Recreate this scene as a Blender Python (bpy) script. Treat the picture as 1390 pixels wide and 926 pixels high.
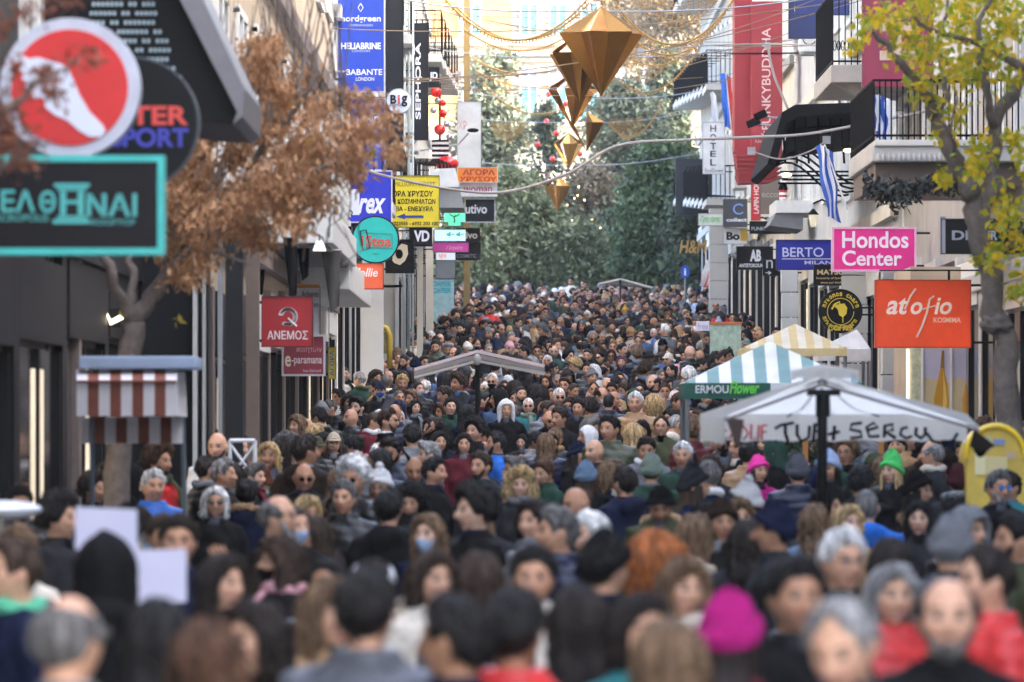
import bpy, bmesh, math, random
import numpy as np
from mathutils import Vector, Matrix

# ------------------------------------------------------------------ scene, camera, light
S = bpy.context.scene
for _o in list(bpy.data.objects):
    bpy.data.objects.remove(_o)
COL = S.collection
R = math.radians
FPX = 7722.0            # focal length in photo pixels (200 mm on 36 mm)
CAMZ = 2.15             # camera height above the street
HOR, CX = 575.0, 695.0  # horizon row and centre column of the 1390 px wide photo

cam_d = bpy.data.cameras.new('camera')
cam = bpy.data.objects.new('camera', cam_d)
COL.objects.link(cam)
cam.location = (0, 0, CAMZ)
cam.rotation_euler = (R(90), 0, 0)
cam_d.sensor_width = 36.0
cam_d.lens = 200.0
cam_d.shift_y = (HOR - 463.0) / 1390.0
cam_d.clip_start = 0.5
cam_d.clip_end = 2000
cam_d.dof.use_dof = True
cam_d.dof.focus_distance = 92.0
cam_d.dof.aperture_fstop = 4.2
S.camera = cam

SUN_EL, SUN_DIR = R(33), Vector((0.975, -0.222, 0))     # towards the sun, on the ground plan
world = bpy.data.worlds.new('World')
S.world = world
world.use_nodes = True
_nt = world.node_tree
_sky = _nt.nodes.new('ShaderNodeTexSky')
_sky.sky_type = 'NISHITA'
_sky.sun_disc = False
_sky.sun_elevation = SUN_EL
_sky.sun_rotation = math.atan2(SUN_DIR.x, SUN_DIR.y)
_sky.air_density = 0.8
_sky.dust_density = 6.0
_sky.ozone_density = 0.3
_nt.links.new(_sky.outputs[0], _nt.nodes['Background'].inputs[0])
_nt.nodes['Background'].inputs[1].default_value = 0.15
sun_d = bpy.data.lights.new('sun', 'SUN')
sun_d.energy = 2.2
sun_d.angle = R(0.6)
sun_d.color = (1.0, 0.93, 0.82)
sun = bpy.data.objects.new('sun', sun_d)
COL.objects.link(sun)
sun.location = (30, -30, 60)
_sv = Vector((SUN_DIR.x * math.cos(SUN_EL), SUN_DIR.y * math.cos(SUN_EL), math.sin(SUN_EL)))
sun.rotation_euler = _sv.to_track_quat('Z', 'Y').to_euler()
S.view_settings.view_transform = 'Standard'
S.view_settings.look = 'None'
S.view_settings.gamma = 1.0
S.view_settings.use_curve_mapping = False
S.view_settings.exposure = 3.8
S.render.resolution_x, S.render.resolution_y = 1024, 682

rng = random.Random(11)
nrg = np.random.default_rng(5)

_RD = [0, 34, 47, 74, 100, 127, 160, 200, 260, 340, 600]
_RZ = [0, 0, .22, .78, 1.68, 2.8, 4.2, 5.8, 8.0, 11.0, 20.0]
_RD, _RZ = [v * 1.15 for v in _RD], [v * 1.15 for v in _RZ]
def rise(d):
    return float(np.interp(d, _RD, _RZ))
def X(px, d): return (px - CX) / FPX * d
def Z(py, d): return CAMZ + (HOR - py) / FPX * d
def P(px, py, d): return Vector((X(px, d), d, Z(py, d)))

# ------------------------------------------------------------------ materials
def srgb(c):
    if isinstance(c, str):
        c = tuple(int(c[i:i + 2], 16) / 255 for i in (0, 2, 4))
    return tuple(((v / 12.92) if v <= .04045 else ((v + .055) / 1.055) ** 2.4) for v in c)
MATS = {}
def mat(name, col, rough=.6, metal=0, var=.12, scale=6.0, bump=.0, bscale=60.0, emit=0, trans=0, spec=.5):
    if name in MATS: return MATS[name]
    m = bpy.data.materials.new(name); m.use_nodes = True
    nt = m.node_tree; b = nt.nodes['Principled BSDF']
    b.inputs['Roughness'].default_value = rough
    b.inputs['Metallic'].default_value = metal
    b.inputs['Specular IOR Level'].default_value = spec
    tc = nt.nodes.new('ShaderNodeTexCoord')
    if var > 0:
        n = nt.nodes.new('ShaderNodeTexNoise'); n.inputs['Scale'].default_value = scale
        n.inputs['Detail'].default_value = 5; n.inputs['Roughness'].default_value = .65
        nt.links.new(tc.outputs['Object'], n.inputs['Vector'])
        mr = nt.nodes.new('ShaderNodeMapRange')
        mr.inputs[1].default_value = .3; mr.inputs[2].default_value = .7
        mr.inputs[3].default_value = 1 - var; mr.inputs[4].default_value = 1 + var * .6
        nt.links.new(n.outputs['Fac'], mr.inputs[0])
        mx = nt.nodes.new('ShaderNodeVectorMath'); mx.operation = 'SCALE'
        mx.inputs[0].default_value = col[:3]
        nt.links.new(mr.outputs[0], mx.inputs['Scale'])
        nt.links.new(mx.outputs[0], b.inputs['Base Color'])
    else:
        b.inputs['Base Color'].default_value = (*col[:3], 1)
    if bump > 0:
        n2 = nt.nodes.new('ShaderNodeTexNoise'); n2.inputs['Scale'].default_value = bscale
        n2.inputs['Detail'].default_value = 4
        nt.links.new(tc.outputs['Object'], n2.inputs['Vector'])
        bp = nt.nodes.new('ShaderNodeBump'); bp.inputs['Strength'].default_value = bump
        bp.inputs['Distance'].default_value = .02
        nt.links.new(n2.outputs['Fac'], bp.inputs['Height'])
        nt.links.new(bp.outputs[0], b.inputs['Normal'])
    if emit > 0:
        b.inputs['Emission Color'].default_value = (*col[:3], 1)
        b.inputs['Emission Strength'].default_value = emit
    if trans > 0:
        t = nt.nodes.new('ShaderNodeBsdfTranslucent'); t.inputs[0].default_value = (*col[:3], 1)
        ms = nt.nodes.new('ShaderNodeMixShader'); ms.inputs[0].default_value = trans
        nt.links.new(b.outputs[0], ms.inputs[1]); nt.links.new(t.outputs[0], ms.inputs[2])
        nt.links.new(ms.outputs[0], nt.nodes['Material Output'].inputs[0])
    MATS[name] = m
    return m
def hexmat(h, rough=.5, **k):
    if max(int(h[i:i + 2], 16) for i in (0, 2, 4)) < 0x45:      # blackish lacquer
        k.setdefault('spec', .2)
        return mat('lacquer_%s_%d' % (h, int(rough * 100)) + ''.join('%s%s' % (a, k[a]) for a in sorted(k)), tuple(v * .42 for v in srgb(h)), rough, **k)
    return mat('paint_%s_%d' % (h, int(rough * 100)) + ''.join('%s%s' % (a, k[a]) for a in sorted(k)), srgb(h), rough, **k)

def obj_colour_mat(name, rough, scale=(40, 40, 40), var=.25, bump=.3, tint=False, sheen=0, spec=.4, crowd=False, coarse=0.):
    """Base colour from the object's own colour (or the mesh colour attribute), with grain."""
    m = bpy.data.materials.new(name); m.use_nodes = True
    nt = m.node_tree; b = nt.nodes['Principled BSDF']
    b.inputs['Roughness'].default_value = rough
    b.inputs['Specular IOR Level'].default_value = spec
    if sheen: b.inputs['Sheen Weight'].default_value = sheen
    if crowd:
        a = nt.nodes.new('ShaderNodeAttribute'); a.attribute_name = 'colour'
        src = a.outputs['Color']
    else:
        oi = nt.nodes.new('ShaderNodeObjectInfo'); src = oi.outputs['Color']
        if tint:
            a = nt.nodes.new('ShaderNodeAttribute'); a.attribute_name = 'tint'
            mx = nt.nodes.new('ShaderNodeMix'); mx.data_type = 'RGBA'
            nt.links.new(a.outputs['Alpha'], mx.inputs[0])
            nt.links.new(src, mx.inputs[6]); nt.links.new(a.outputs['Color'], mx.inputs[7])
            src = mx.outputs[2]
    tc = nt.nodes.new('ShaderNodeTexCoord')
    mp = nt.nodes.new('ShaderNodeMapping'); mp.inputs['Scale'].default_value = scale
    nt.links.new(tc.outputs['Object'], mp.inputs[0])
    n = nt.nodes.new('ShaderNodeTexNoise'); n.inputs['Scale'].default_value = 1.0
    n.inputs['Detail'].default_value = 4
    nt.links.new(mp.outputs[0], n.inputs['Vector'])
    mr = nt.nodes.new('ShaderNodeMapRange')
    mr.inputs[1].default_value = .3; mr.inputs[2].default_value = .7
    mr.inputs[3].default_value = 1 - var; mr.inputs[4].default_value = 1 + var
    nt.links.new(n.outputs['Fac'], mr.inputs[0])
    sc = nt.nodes.new('ShaderNodeVectorMath'); sc.operation = 'SCALE'
    nt.links.new(src, sc.inputs[0]); nt.links.new(mr.outputs[0], sc.inputs['Scale'])
    res = sc.outputs[0]
    if coarse:
        mp2 = nt.nodes.new('ShaderNodeMapping'); mp2.inputs['Scale'].default_value = tuple(v / 5 for v in scale)
        nt.links.new(tc.outputs['Object'], mp2.inputs[0])
        n3 = nt.nodes.new('ShaderNodeTexNoise'); n3.inputs['Scale'].default_value = 1.0; n3.inputs['Detail'].default_value = 2
        nt.links.new(mp2.outputs[0], n3.inputs['Vector'])
        m3 = nt.nodes.new('ShaderNodeMapRange'); m3.inputs[1].default_value = .35; m3.inputs[2].default_value = .65
        m3.inputs[3].default_value = 1 - coarse; m3.inputs[4].default_value = 1 + coarse * 1.6
        nt.links.new(n3.outputs['Fac'], m3.inputs[0])
        s2 = nt.nodes.new('ShaderNodeVectorMath'); s2.operation = 'SCALE'
        nt.links.new(res, s2.inputs[0]); nt.links.new(m3.outputs[0], s2.inputs['Scale']); res = s2.outputs[0]
    nt.links.new(res, b.inputs['Base Color'])
    if bump:
        bp = nt.nodes.new('ShaderNodeBump'); bp.inputs['Strength'].default_value = bump
        bp.inputs['Distance'].default_value = .006
        nt.links.new(n.outputs['Fac'], bp.inputs['Height']); nt.links.new(bp.outputs[0], b.inputs['Normal'])
    MATS[name] = m
    return m
M_SKIN = obj_colour_mat('skin', .55, (38, 38, 38), .16, .2, tint=True, spec=.28)
M_HAIR = obj_colour_mat('hair', .5, (150, 150, 12), .7, 1.0, spec=.3, coarse=.5)
M_CLOTH = obj_colour_mat('woven_cloth', .85, (45, 45, 45), .22, .5, spec=.12)
M_NYLON = obj_colour_mat('nylon_shell', .45, (22, 22, 22), .18, .5, spec=.35)
M_KNIT = obj_colour_mat('knit', .9, (160, 160, 60), .3, 1.0, spec=.12)
M_CROWD = obj_colour_mat('crowd_surface', .65, (40, 40, 30), .25, .3, crowd=True, spec=.18)

# ------------------------------------------------------------------ mesh helpers
class MB:
    """Collects boxes, tubes and faces for one mesh."""
    def __init__(self): self.v, self.f = [], []
    def add(self, V, F):
        o = len(self.v)
        self.v += [tuple(map(float, p)) for p in V]
        self.f += [tuple(int(i) + o for i in q) for q in F]
        return self
    def box(self, x0, x1, y0, y1, z0, z1):
        V = [(x0, y0, z0), (x1, y0, z0), (x1, y1, z0), (x0, y1, z0), (x0, y0, z1), (x1, y0, z1), (x1, y1, z1), (x0, y1, z1)]
        return self.add(V, [(0, 3, 2, 1), (4, 5, 6, 7), (0, 1, 5, 4), (1, 2, 6, 5), (2, 3, 7, 6), (3, 0, 4, 7)])
    def tube(self, pts, r, n=8):
        return self.add(*tube(pts, r, n))
    def build(self, name, m, parent=None, smooth=False, bevel=0, color=None):
        me = bpy.data.meshes.new(name)
        me.from_pydata(self.v, [], self.f)
        if bevel:
            bm = bmesh.new(); bm.from_mesh(me)
            bmesh.ops.bevel(bm, geom=bm.edges[:], offset=bevel, segments=2, affect='EDGES', profile=.7)
            bm.to_mesh(me); bm.free()
        me.materials.append(m)
        if smooth:
            me.polygons.foreach_set('use_smooth', [True] * len(me.polygons))
        return link(name, me, parent, color)
def link(name, me, parent=None, color=None):
    o = bpy.data.objects.new(name, me)
    COL.objects.link(o)
    if parent is not None: o.parent = parent
    if color is not None: o.color = (*color[:3], 1)
    return o
def tag(o, label, cat, group=None, kind=None):
    o['label'] = label
    if cat: o['category'] = cat
    if group: o['group'] = group
    if kind: o['kind'] = kind
    return o
def empty(name, loc=(0, 0, 0)):
    o = bpy.data.objects.new(name, None)
    COL.objects.link(o); o.location = loc; o.empty_display_size = .2
    return o
def thing(name, label, cat, group=None, loc=(0, 0, 0)):
    return tag(empty(name, loc), label, cat, group)

def tube(pts, radii, n=8, squash=1.0):
    pts = [Vector(p) for p in pts]
    if not hasattr(radii, '__len__'): radii = [radii] * len(pts)
    V, F = [], []
    t0 = (pts[1] - pts[0]).normalized()
    up = Vector((0, 0, 1)) if abs(t0.z) < .9 else Vector((0, 1, 0))
    u = t0.cross(up).normalized()
    for i, p in enumerate(pts):
        t = (pts[min(i + 1, len(pts) - 1)] - pts[max(i - 1, 0)]).normalized()
        u = (u - t * u.dot(t)).normalized(); w = t.cross(u)
        for k in range(n):
            a = 2 * math.pi * k / n
            V.append(p + u * (radii[i] * math.cos(a)) + w * (radii[i] * squash * math.sin(a)))
    for i in range(len(pts) - 1):
        for k in range(n):
            a, b = i * n + k, i * n + (k + 1) % n
            F.append((a, b, b + n, a + n))
    V += [pts[0], pts[-1]]; c0, c1 = len(V) - 2, len(V) - 1
    for k in range(n):
        F.append((c0, (k + 1) % n, k))
        F.append((c1, (len(pts) - 1) * n + k, (len(pts) - 1) * n + (k + 1) % n))
    return V, F
def rings(rs, n=16):
    """rs: (cx, cy, z, rx, ry) from bottom to top, closed with fans."""
    V, F = [], []
    for cx, cy, z, rx, ry in rs:
        for k in range(n):
            a = 2 * math.pi * k / n
            c, s = math.cos(a), math.sin(a)
            V.append((cx + rx * math.copysign(abs(c) ** .85, c), cy + ry * math.copysign(abs(s) ** .85, s), z))
    for i in range(len(rs) - 1):
        for k in range(n):
            a, b = i * n + k, i * n + (k + 1) % n
            F.append((a, b, b + n, a + n))
    V += [(rs[0][0], rs[0][1], rs[0][2]), (rs[-1][0], rs[-1][1], rs[-1][2])]
    c0, c1 = len(V) - 2, len(V) - 1
    for k in range(n):
        F.append((c0, (k + 1) % n, k))
        F.append((c1, (len(rs) - 1) * n + k, (len(rs) - 1) * n + (k + 1) % n))
    return V, F
_txt = {}
def text_mesh(s, bold=0.0, shear=0.0):
    k = (s, bold, shear)
    if k in _txt: return _txt[k]
    cu = bpy.data.curves.new('txt', 'FONT'); cu.body = s; cu.size = 1; cu.offset = bold; cu.shear = shear
    cu.extrude = .01; cu.resolution_u = 4
    o = bpy.data.objects.new('txt', cu)
    me = bpy.data.meshes.new_from_object(o)
    n = len(me.vertices); co = np.empty(n * 3); me.vertices.foreach_get('co', co); co = co.reshape(-1, 3)
    F = [tuple(p.vertices) for p in me.polygons]
    bpy.data.objects.remove(o); bpy.data.curves.remove(cu); bpy.data.meshes.remove(me)
    _txt[k] = (co, F)
    return _txt[k]
def lettering(s, x0, z0, x1, z1, y, m, parent, name='lettering', bold=.0, shear=0., rot=0, ang=0.):
    """Text fitted into a box of the plane y (facing -Y)."""
    co, F = text_mesh(s, bold, shear)
    co = co.copy()
    if rot: co[:, 0], co[:, 1] = -co[:, 1].copy(), co[:, 0].copy()
    lo, hi = co.min(0), co.max(0)
    V = np.empty_like(co)
    V[:, 0] = x0 + (co[:, 0] - lo[0]) / max(hi[0] - lo[0], 1e-6) * (x1 - x0)
    V[:, 2] = z0 + (co[:, 1] - lo[1]) / max(hi[1] - lo[1], 1e-6) * (z1 - z0)
    if ang:
        mx_, mz_ = (x0 + x1) / 2, (z0 + z1) / 2; ca, sa = math.cos(ang), math.sin(ang)
        dx, dz = V[:, 0] - mx_, V[:, 2] - mz_
        V[:, 0], V[:, 2] = mx_ + dx * ca - dz * sa, mz_ + dx * sa + dz * ca
    V[:, 1] = y - .004 - (co[:, 2] - lo[2]) * .15
    return MB().add(V, F).build(name, m, parent)
# ------------------------------------------------------------------ people: geometry
HC = Vector((0, -.005, 1.605))          # centre of the head of a 1.72 m figure, facing -Y
HA, HB, HCZ = .0765, .097, .118
def sm(a, b, x):
    t = np.clip((x - a) / (b - a), 0, 1); return t * t * (3 - 2 * t)
def g(x, c, s): return np.exp(-((x - c) / s) ** 2)
def head_pt(th, ph, feat=1.0, fem=0.0):
    """Point(s) of the head surface; th = longitude (0 = face), ph = angle from the crown."""
    th, ph = np.broadcast_arrays(np.asarray(th, float), np.asarray(ph, float))
    sp = np.sin(ph)
    x = HA * sp * np.sin(th); y = -HB * sp * np.cos(th); z = HCZ * np.cos(ph)
    low = np.clip(-z / .12, 0, 1)
    x = x * (1 - (.30 + .08 * fem) * low ** 1.7)
    fr = np.clip(-y / HB, 0, 1)
    y = np.where(y < 0, -HB * fr ** .82 * (1 - .05 * low), y * (1 - .38 * low ** 1.1))
    y = y + .012 * sm(0, .1, z) * (y < 0) * fr          # forehead slopes back
    if feat:
        w = sm(.15, .6, fr)
        nose = g(x, 0, .0085 + .007 * sm(.02, -.03, z)) * sm(.026, -.026, z) * sm(-.046, -.034, z)
        d = .024 * nose * (1 - .15 * fem)
        d = d - .0095 * g(np.abs(x), .031, .017) * g(z, .011, .012)
        d = d + .0045 * g(np.abs(x), .026, .026) * g(z, .036, .010) * (1 - .6 * fem)
        d = d + .004 * g(np.abs(x), .044, .02) * g(z, -.022, .02)
        d = d + .0055 * g(x, 0, .024) * (g(z, -.060, .006) + 1.1 * g(z, -.073, .006)) - .0035 * g(x, 0, .026) * g(z, -.0665, .003)
        d = d - .003 * g(x, 0, .04) * g(z, -.085, .008)
        d = d + .013 * g(x, 0, .022) * g(z, -.103, .017) * (1 - .25 * fem)
        y = y - d * w * feat
        ear = g(y, .012, .014) * g(z, -.006, .027) * (np.abs(x) > .03)
        x = x + np.sign(x) * .017 * ear * feat
        y = y + .010 * ear * feat
    return np.stack([x, y, z], -1)
def head_grid(th, ph, fem):
    """Closed head mesh from longitudes th (ring) and rows ph (excluding the poles)."""
    T, Pp = np.meshgrid(th, ph)
    V = head_pt(T, Pp, 1.0, fem).reshape(-1, 3)
    n, m = len(th), len(ph)
    F = []
    for i in range(m - 1):
        for k in range(n):
            a, b = i * n + k, i * n + (k + 1) % n
            F.append((a, a + n, b + n, b))
    V = np.vstack([V, head_pt(0, 0.0, 1, fem)[None], head_pt(0, math.pi, 1, fem)[None]])
    c0, c1 = len(V) - 2, len(V) - 1
    for k in range(n):
        F.append((c0, k, (k + 1) % n))
        F.append((c1, (m - 1) * n + (k + 1) % n, (m - 1) * n + k))
    return V, F
def face_tint(V, stubble=0.0, coarse=False, var=0):
    """Colour marks of a face in head coordinates: eyes, brows, lips (rgb, a = strength)."""
    x, y, z = np.abs(V[:, 0]), V[:, 1], V[:, 2]
    fr = y < -.035
    out = np.zeros((len(V), 4))
    def put(mask, c, a):
        m_ = mask & fr
        out[m_, :3] = c; out[m_, 3] = a
    put((z < -.02) & (z > -.13) & (x < .06), (.42, .16, .12), .10)
    put((z < .0) & (z > -.045) & (((x - .042) / .018) ** 2 + ((z + .025) / .016) ** 2 < 1), (.55, .16, .12), .22)
    put((x < .012) & (z < -.012) & (z > -.042), (.55, .18, .13), .22)
    if stubble:
        put((z < -.045) & ((x > .03) | (z < -.078) | (z > -.058)), (.07, .05, .045), stubble)
    k = 1.5 if coarse else 1.0
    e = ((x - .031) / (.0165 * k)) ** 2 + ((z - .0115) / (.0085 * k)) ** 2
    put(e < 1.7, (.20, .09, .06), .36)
    put(e < .9, (.24, .21, .195) if not coarse else (.08, .05, .04), .9)
    put(((x - .031) / .0088) ** 2 + ((z - .0115) / .0085) ** 2 < 1, (.015, .010, .008), 1.0)
    put((x > .012) & (x < .052) & (np.abs(z - .034 - .05 * (x - .03) * (x < .04)) < .0055 * k), (.035, .022, .015), .8)
    mw = .031 if var == 1 else .024
    zz = z - (4.5 * x * x if var == 1 else -1.5 * x * x if var == 2 else 0)
    put((x < mw) & (zz < -.055) & (zz > -.079), (.42, .12, .11), .55)
    if var == 1: put((x < mw * .8) & (zz < -.0635) & (zz > -.0715), (.62, .56, .50), .9)
    put((x < mw + .002) & (np.abs(zz + .0665 - (.004 if var == 1 else 0)) < .0028), (.10, .03, .03), .8)
    put((x < .012) & (np.abs(z + .044) < .004), (.12, .05, .04), .6)
    return out
TH_HI = math.pi * np.sign(np.linspace(-1, 1, 53)[:-1]) * np.abs(np.linspace(-1, 1, 53)[:-1]) ** 1.45
PH_HI = np.linspace(0, math.pi, 43)[1:-1]
TH_LO = np.radians([-150, -118, -92, -66, -44, -30, -19, -8, 0, 8, 19, 30, 44, 66, 92, 118, 150, 180])
PH_LO = np.arccos(np.clip(np.array([.1, .072, .05, .036, .022, .011, -.004, -.024, -.04, -.055, -.067, -.082, -.104]) / HCZ, -1, 1))

def shell(th0, th1, n, pmin, pmax, thick, rows, inner=True, fem=0, lift=.003, drop=None, noise=None, taper=(0.12, .12)):
    """Layer lying on the head between polar angles pmin(th) and pmax(th); drop(th) adds a hanging length."""
    full = abs((th1 - th0) - 2 * math.pi) < 1e-6
    th = np.linspace(th0, th1, n + 1)[:-1] if full else np.linspace(th0, th1, n)
    nt_ = len(th)
    V = []
    for lay in ((1, 0) if inner else (1,)):
        for i in range(rows + 1):
            t = i / rows
            a, b = pmin(th), pmax(th)
            dl = drop(th) if drop is not None else np.zeros_like(th)
            arc = (b - a) * .11
            tot = arc + dl
            s = t * tot
            on = np.minimum(s / np.maximum(arc, 1e-6), 1)
            ph = a + (b - a) * on
            base = head_pt(th, ph, 0, fem)
            nrm = base / np.array([HA ** 2, HB ** 2, HCZ ** 2]); nrm /= np.linalg.norm(nrm, axis=1)[:, None]
            hang = np.maximum(s - arc, 0)
            tk = thick(th, t)
            if taper:
                e = np.minimum(sm(0, taper[0], t) if taper[0] else 1, sm(0, taper[1], 1 - t) if taper[1] else 1)
                tk = tk * e
            if noise is not None: tk = tk * (1 + noise(th, t))
            tk = np.broadcast_to(np.asarray(tk, float), th.shape)
            o = (lift + tk) if lay else np.full(th.shape, -.006)
            p = base + nrm * o[:, None]
            if drop is not None:
                h = hang / np.maximum(dl, 1e-6)
                out = np.stack([np.sin(th), -np.cos(th)], -1)
                fl = (.004 * np.sin(h * 3.1) - .006 * h) * (hang > 0)
                p[:, :2] += out * fl[:, None]
                p[:, 2] -= hang
                p[:, 1] += np.where(np.cos(th) < 0, .055 * sm(.07, .20, hang) * -np.cos(th), 0)
                p[:, 1] = np.where(hang > .08, np.maximum(p[:, 1], -.085), p[:, 1])
            V.append(p)
    m = rows + 1
    V = np.vstack(V)
    F = []
    rng_k = range(nt_ if full else nt_ - 1)
    for lay in range(2 if inner else 1):
        for i in range(rows):
            for k in rng_k:
                a = lay * m * nt_ + i * nt_ + k; b = lay * m * nt_ + i * nt_ + (k + 1) % nt_
                q = (a, a + nt_, b + nt_, b)
                F.append(q if lay == 0 else q[::-1])
    if inner:
        o2 = m * nt_
        for k in rng_k:
            k2 = (k + 1) % nt_
            F.append((k, k2, o2 + k2, o2 + k)); l = rows * nt_
            F.append((l + k2, l + k, o2 + l + k, o2 + l + k2))
        if not full:
            for i in range(rows):
                a, b = i * nt_, (i + 1) * nt_
                F.append((a, o2 + a, o2 + b, b)); a += nt_ - 1; b += nt_ - 1
                F.append((a, b, o2 + b, o2 + a))
    return V, F
D = math.radians
def line_f(pts):
    xs = np.radians([p[0] for p in pts]); ys = np.radians([p[1] for p in pts])
    return lambda th: np.interp(np.abs((th + math.pi) % (2 * math.pi) - math.pi), xs, ys)
HAIRLINE_M = line_f([(0, 50), (25, 50), (45, 58), (62, 70), (74, 92), (86, 84), (104, 86), (118, 112), (150, 122), (180, 124)])
HAIRLINE_F = line_f([(0, 47), (25, 50), (45, 60), (62, 76), (78, 96), (95, 100), (118, 116), (180, 126)])
ZERO = lambda th: np.full_like(th, .02)
def lumps(k1, k2, amp, ph=0.0):
    return lambda th, t: amp * (np.sin(k1 * th + 5 * t + ph) * .6 + np.sin(k2 * th - 9 * t + 2 * ph) * .4 + .5 * np.sin(2.3 * k1 * th + 17 * t))
def strands(a):
    return lambda th, t: a * (.5 * np.sin(11 * th + 5 * t) + .45 * np.sin(31 * th + 9 * t + 2 * np.sin(3 * th)) + .4 * np.sin(53 * th - 14 * t) + .35 * np.sin(19 * t + 7 * th))
def merge(*parts):
    V, F, o = [], [], 0
    for v, f in parts:
        v = np.asarray([tuple(p) for p in v], float)
        V.append(v); F += [tuple(i + o for i in q) for q in f]; o += len(v)
    return np.vstack(V), F
def blob(c, r, n=10, m=7, amp=0, seed=0):
    rs = []; rr = random.Random(seed)
    V, F = [], []
    for i in range(m + 1):
        a = math.pi * i / m
        for k in range(n):
            b = 2 * math.pi * k / n
            s = 1 + amp * (rr.random() - .5)
            V.append((c[0] + r[0] * s * math.sin(a) * math.cos(b), c[1] + r[1] * s * math.sin(a) * math.sin(b), c[2] + r[2] * s * math.cos(a)))
    for i in range(m):
        for k in range(n):
            F.append((i * n + k, (i + 1) * n + k, (i + 1) * n + (k + 1) % n, i * n + (k + 1) % n))
    return V, F
def hair_geo(style, q=1.0):
    """Hair and headwear meshes in head coordinates. q = detail (1 fine, .3 coarse)."""
    n = max(16, int(120 * q * (1 if q > .5 else .6))); r = max(4, int(22 * q)); inn = q > .5
    fine = 1.0 if q > .5 else 0.0
    tp = 2 * math.pi
    full = dict(th0=-math.pi, th1=math.pi, n=n, rows=r, inner=inn, pmin=ZERO)
    if style == 'short':
        return shell(pmax=HAIRLINE_M, thick=lambda th, t: .012 + .010 * np.cos(th / 2) ** 2 * (1 - t), noise=strands(.30), taper=(0, .25), **full)
    if style == 'crop':
        return shell(pmax=HAIRLINE_M, thick=lambda th, t: .006 + 0 * th, noise=strands(.2), taper=(0, .3), **full)
    if style == 'quiff':
        return shell(pmax=HAIRLINE_M, thick=lambda th, t: .014 + .028 * np.clip(np.cos(th), 0, 1) * g(t, .72, .35) , noise=strands(.34), taper=(0, .2), **full)
    if style == 'receding':
        f = line_f([(0, 26), (20, 30), (38, 50), (55, 58), (72, 92), (86, 84), (104, 86), (118, 112), (180, 124)])
        return shell(pmax=f, thick=lambda th, t: .010 + 0 * th, noise=strands(.3), taper=(0, .3), **full)
    if style == 'fringe':      # bald crown, hair round the back and sides
        f0 = line_f([(0, 80), (60, 78), (74, 62), (95, 50), (130, 42), (180, 38)])
        f1 = line_f([(0, 82), (66, 84), (76, 94), (88, 88), (104, 88), (118, 112), (180, 124)])
        kw = dict(full); kw.update(pmin=f0, th0=D(68), th1=D(292))
        return shell(pmax=f1, thick=lambda th, t: .011 + 0 * th, noise=strands(.35), taper=(.5, .25), **kw)
    if style == 'curly':
        return shell(pmax=HAIRLINE_F, thick=lambda th, t: .038 + .012 * np.cos(th) ** 2, noise=lambda th, t: .28 * np.sin(17 * th + 40 * t) * np.sin(31 * t + 3 * th) + .15 * np.sin(29 * th), taper=(0, .2), **full)
    if style == 'bigcurly':
        return shell(pmax=line_f([(0, 50), (50, 66), (75, 100), (110, 122), (180, 130)]), thick=lambda th, t: .055 + .02 * sm(.2, .8, t), noise=lambda th, t: .25 * np.sin(15 * th + 36 * t) * np.sin(27 * t + 3 * th) + .12 * np.sin(27 * th),
                     drop=lambda th: .10 * sm(D(62), D(88), np.abs(th)), taper=(0, .15), **full)
    if style in ('bob', 'long', 'wavy'):
        L = {'bob': .12, 'long': .25, 'wavy': .23}[style]
        wv = {'bob': .14, 'long': .12, 'wavy': .3}[style]
        return shell(pmax=line_f([(0, 46), (22, 52), (45, 66), (65, 84), (80, 92), (180, 95)]), thick=lambda th, t: .013 + .008 * sm(.1, .5, t),
                     noise=lambda th, t: wv * (np.sin(13 * th + (5 * t if style != 'wavy' else 20 * t)) + .5 * np.sin(23 * th - 5 * t)) + fine * (.28 * np.sin(41 * th + 6 * t) + .2 * np.sin(57 * th - 9 * t)),
                     drop=lambda th: L * sm(D(58), D(84), np.abs(th)) * (1 - .10 * np.cos(3 * th) + .10 * np.sin(9 * th) + fine * (.06 * np.sin(37 * th) + .05 * np.sin(53 * th))), taper=(0, .05), **full)
    if style in ('ponytail', 'bun'):
        a = shell(pmax=HAIRLINE_F, thick=lambda th, t: .009 + 0 * th, noise=lambda th, t: .25 * np.sin(26 * th), taper=(0, .3), **full)
        if style == 'bun':
            return merge(a, blob((0, .10, .055), (.042, .038, .04), max(7, int(16 * q)), max(5, int(10 * q)), .12, 3))
        return merge(a, tube([(0, .085, .05), (0, .125, .045), (0, .14, -.02), (0, .13, -.12), (0, .125, -.23), (.01, .12, -.30)], [.018, .028, .034, .034, .026, .008], max(6, int(14 * q))))
    if style in ('beanie', 'pombeanie', 'tallbeanie'):
        up = .0 if style != 'tallbeanie' else .035
        f = line_f([(0, 60), (60, 74), (90, 88), (120, 104), (180, 112)])
        a = shell(pmax=f, thick=lambda th, t: .016 + (up + .022) * np.clip(1 - t * 1.6, 0, 1) ** 1.2 + .010 * (t > .74), noise=lambda th, t: .20 * np.sin(34 * th) + .10 * np.sin(5 * th + 8 * t) + .12 * np.sin(3 * th + 15 * t), taper=(0, .04), **full)
        if style == 'pombeanie':
            a = merge(a, blob((0, .02, .165), (.035, .035, .033), max(7, int(14 * q)), max(5, int(9 * q)), .35, 5))
        return a
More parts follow.
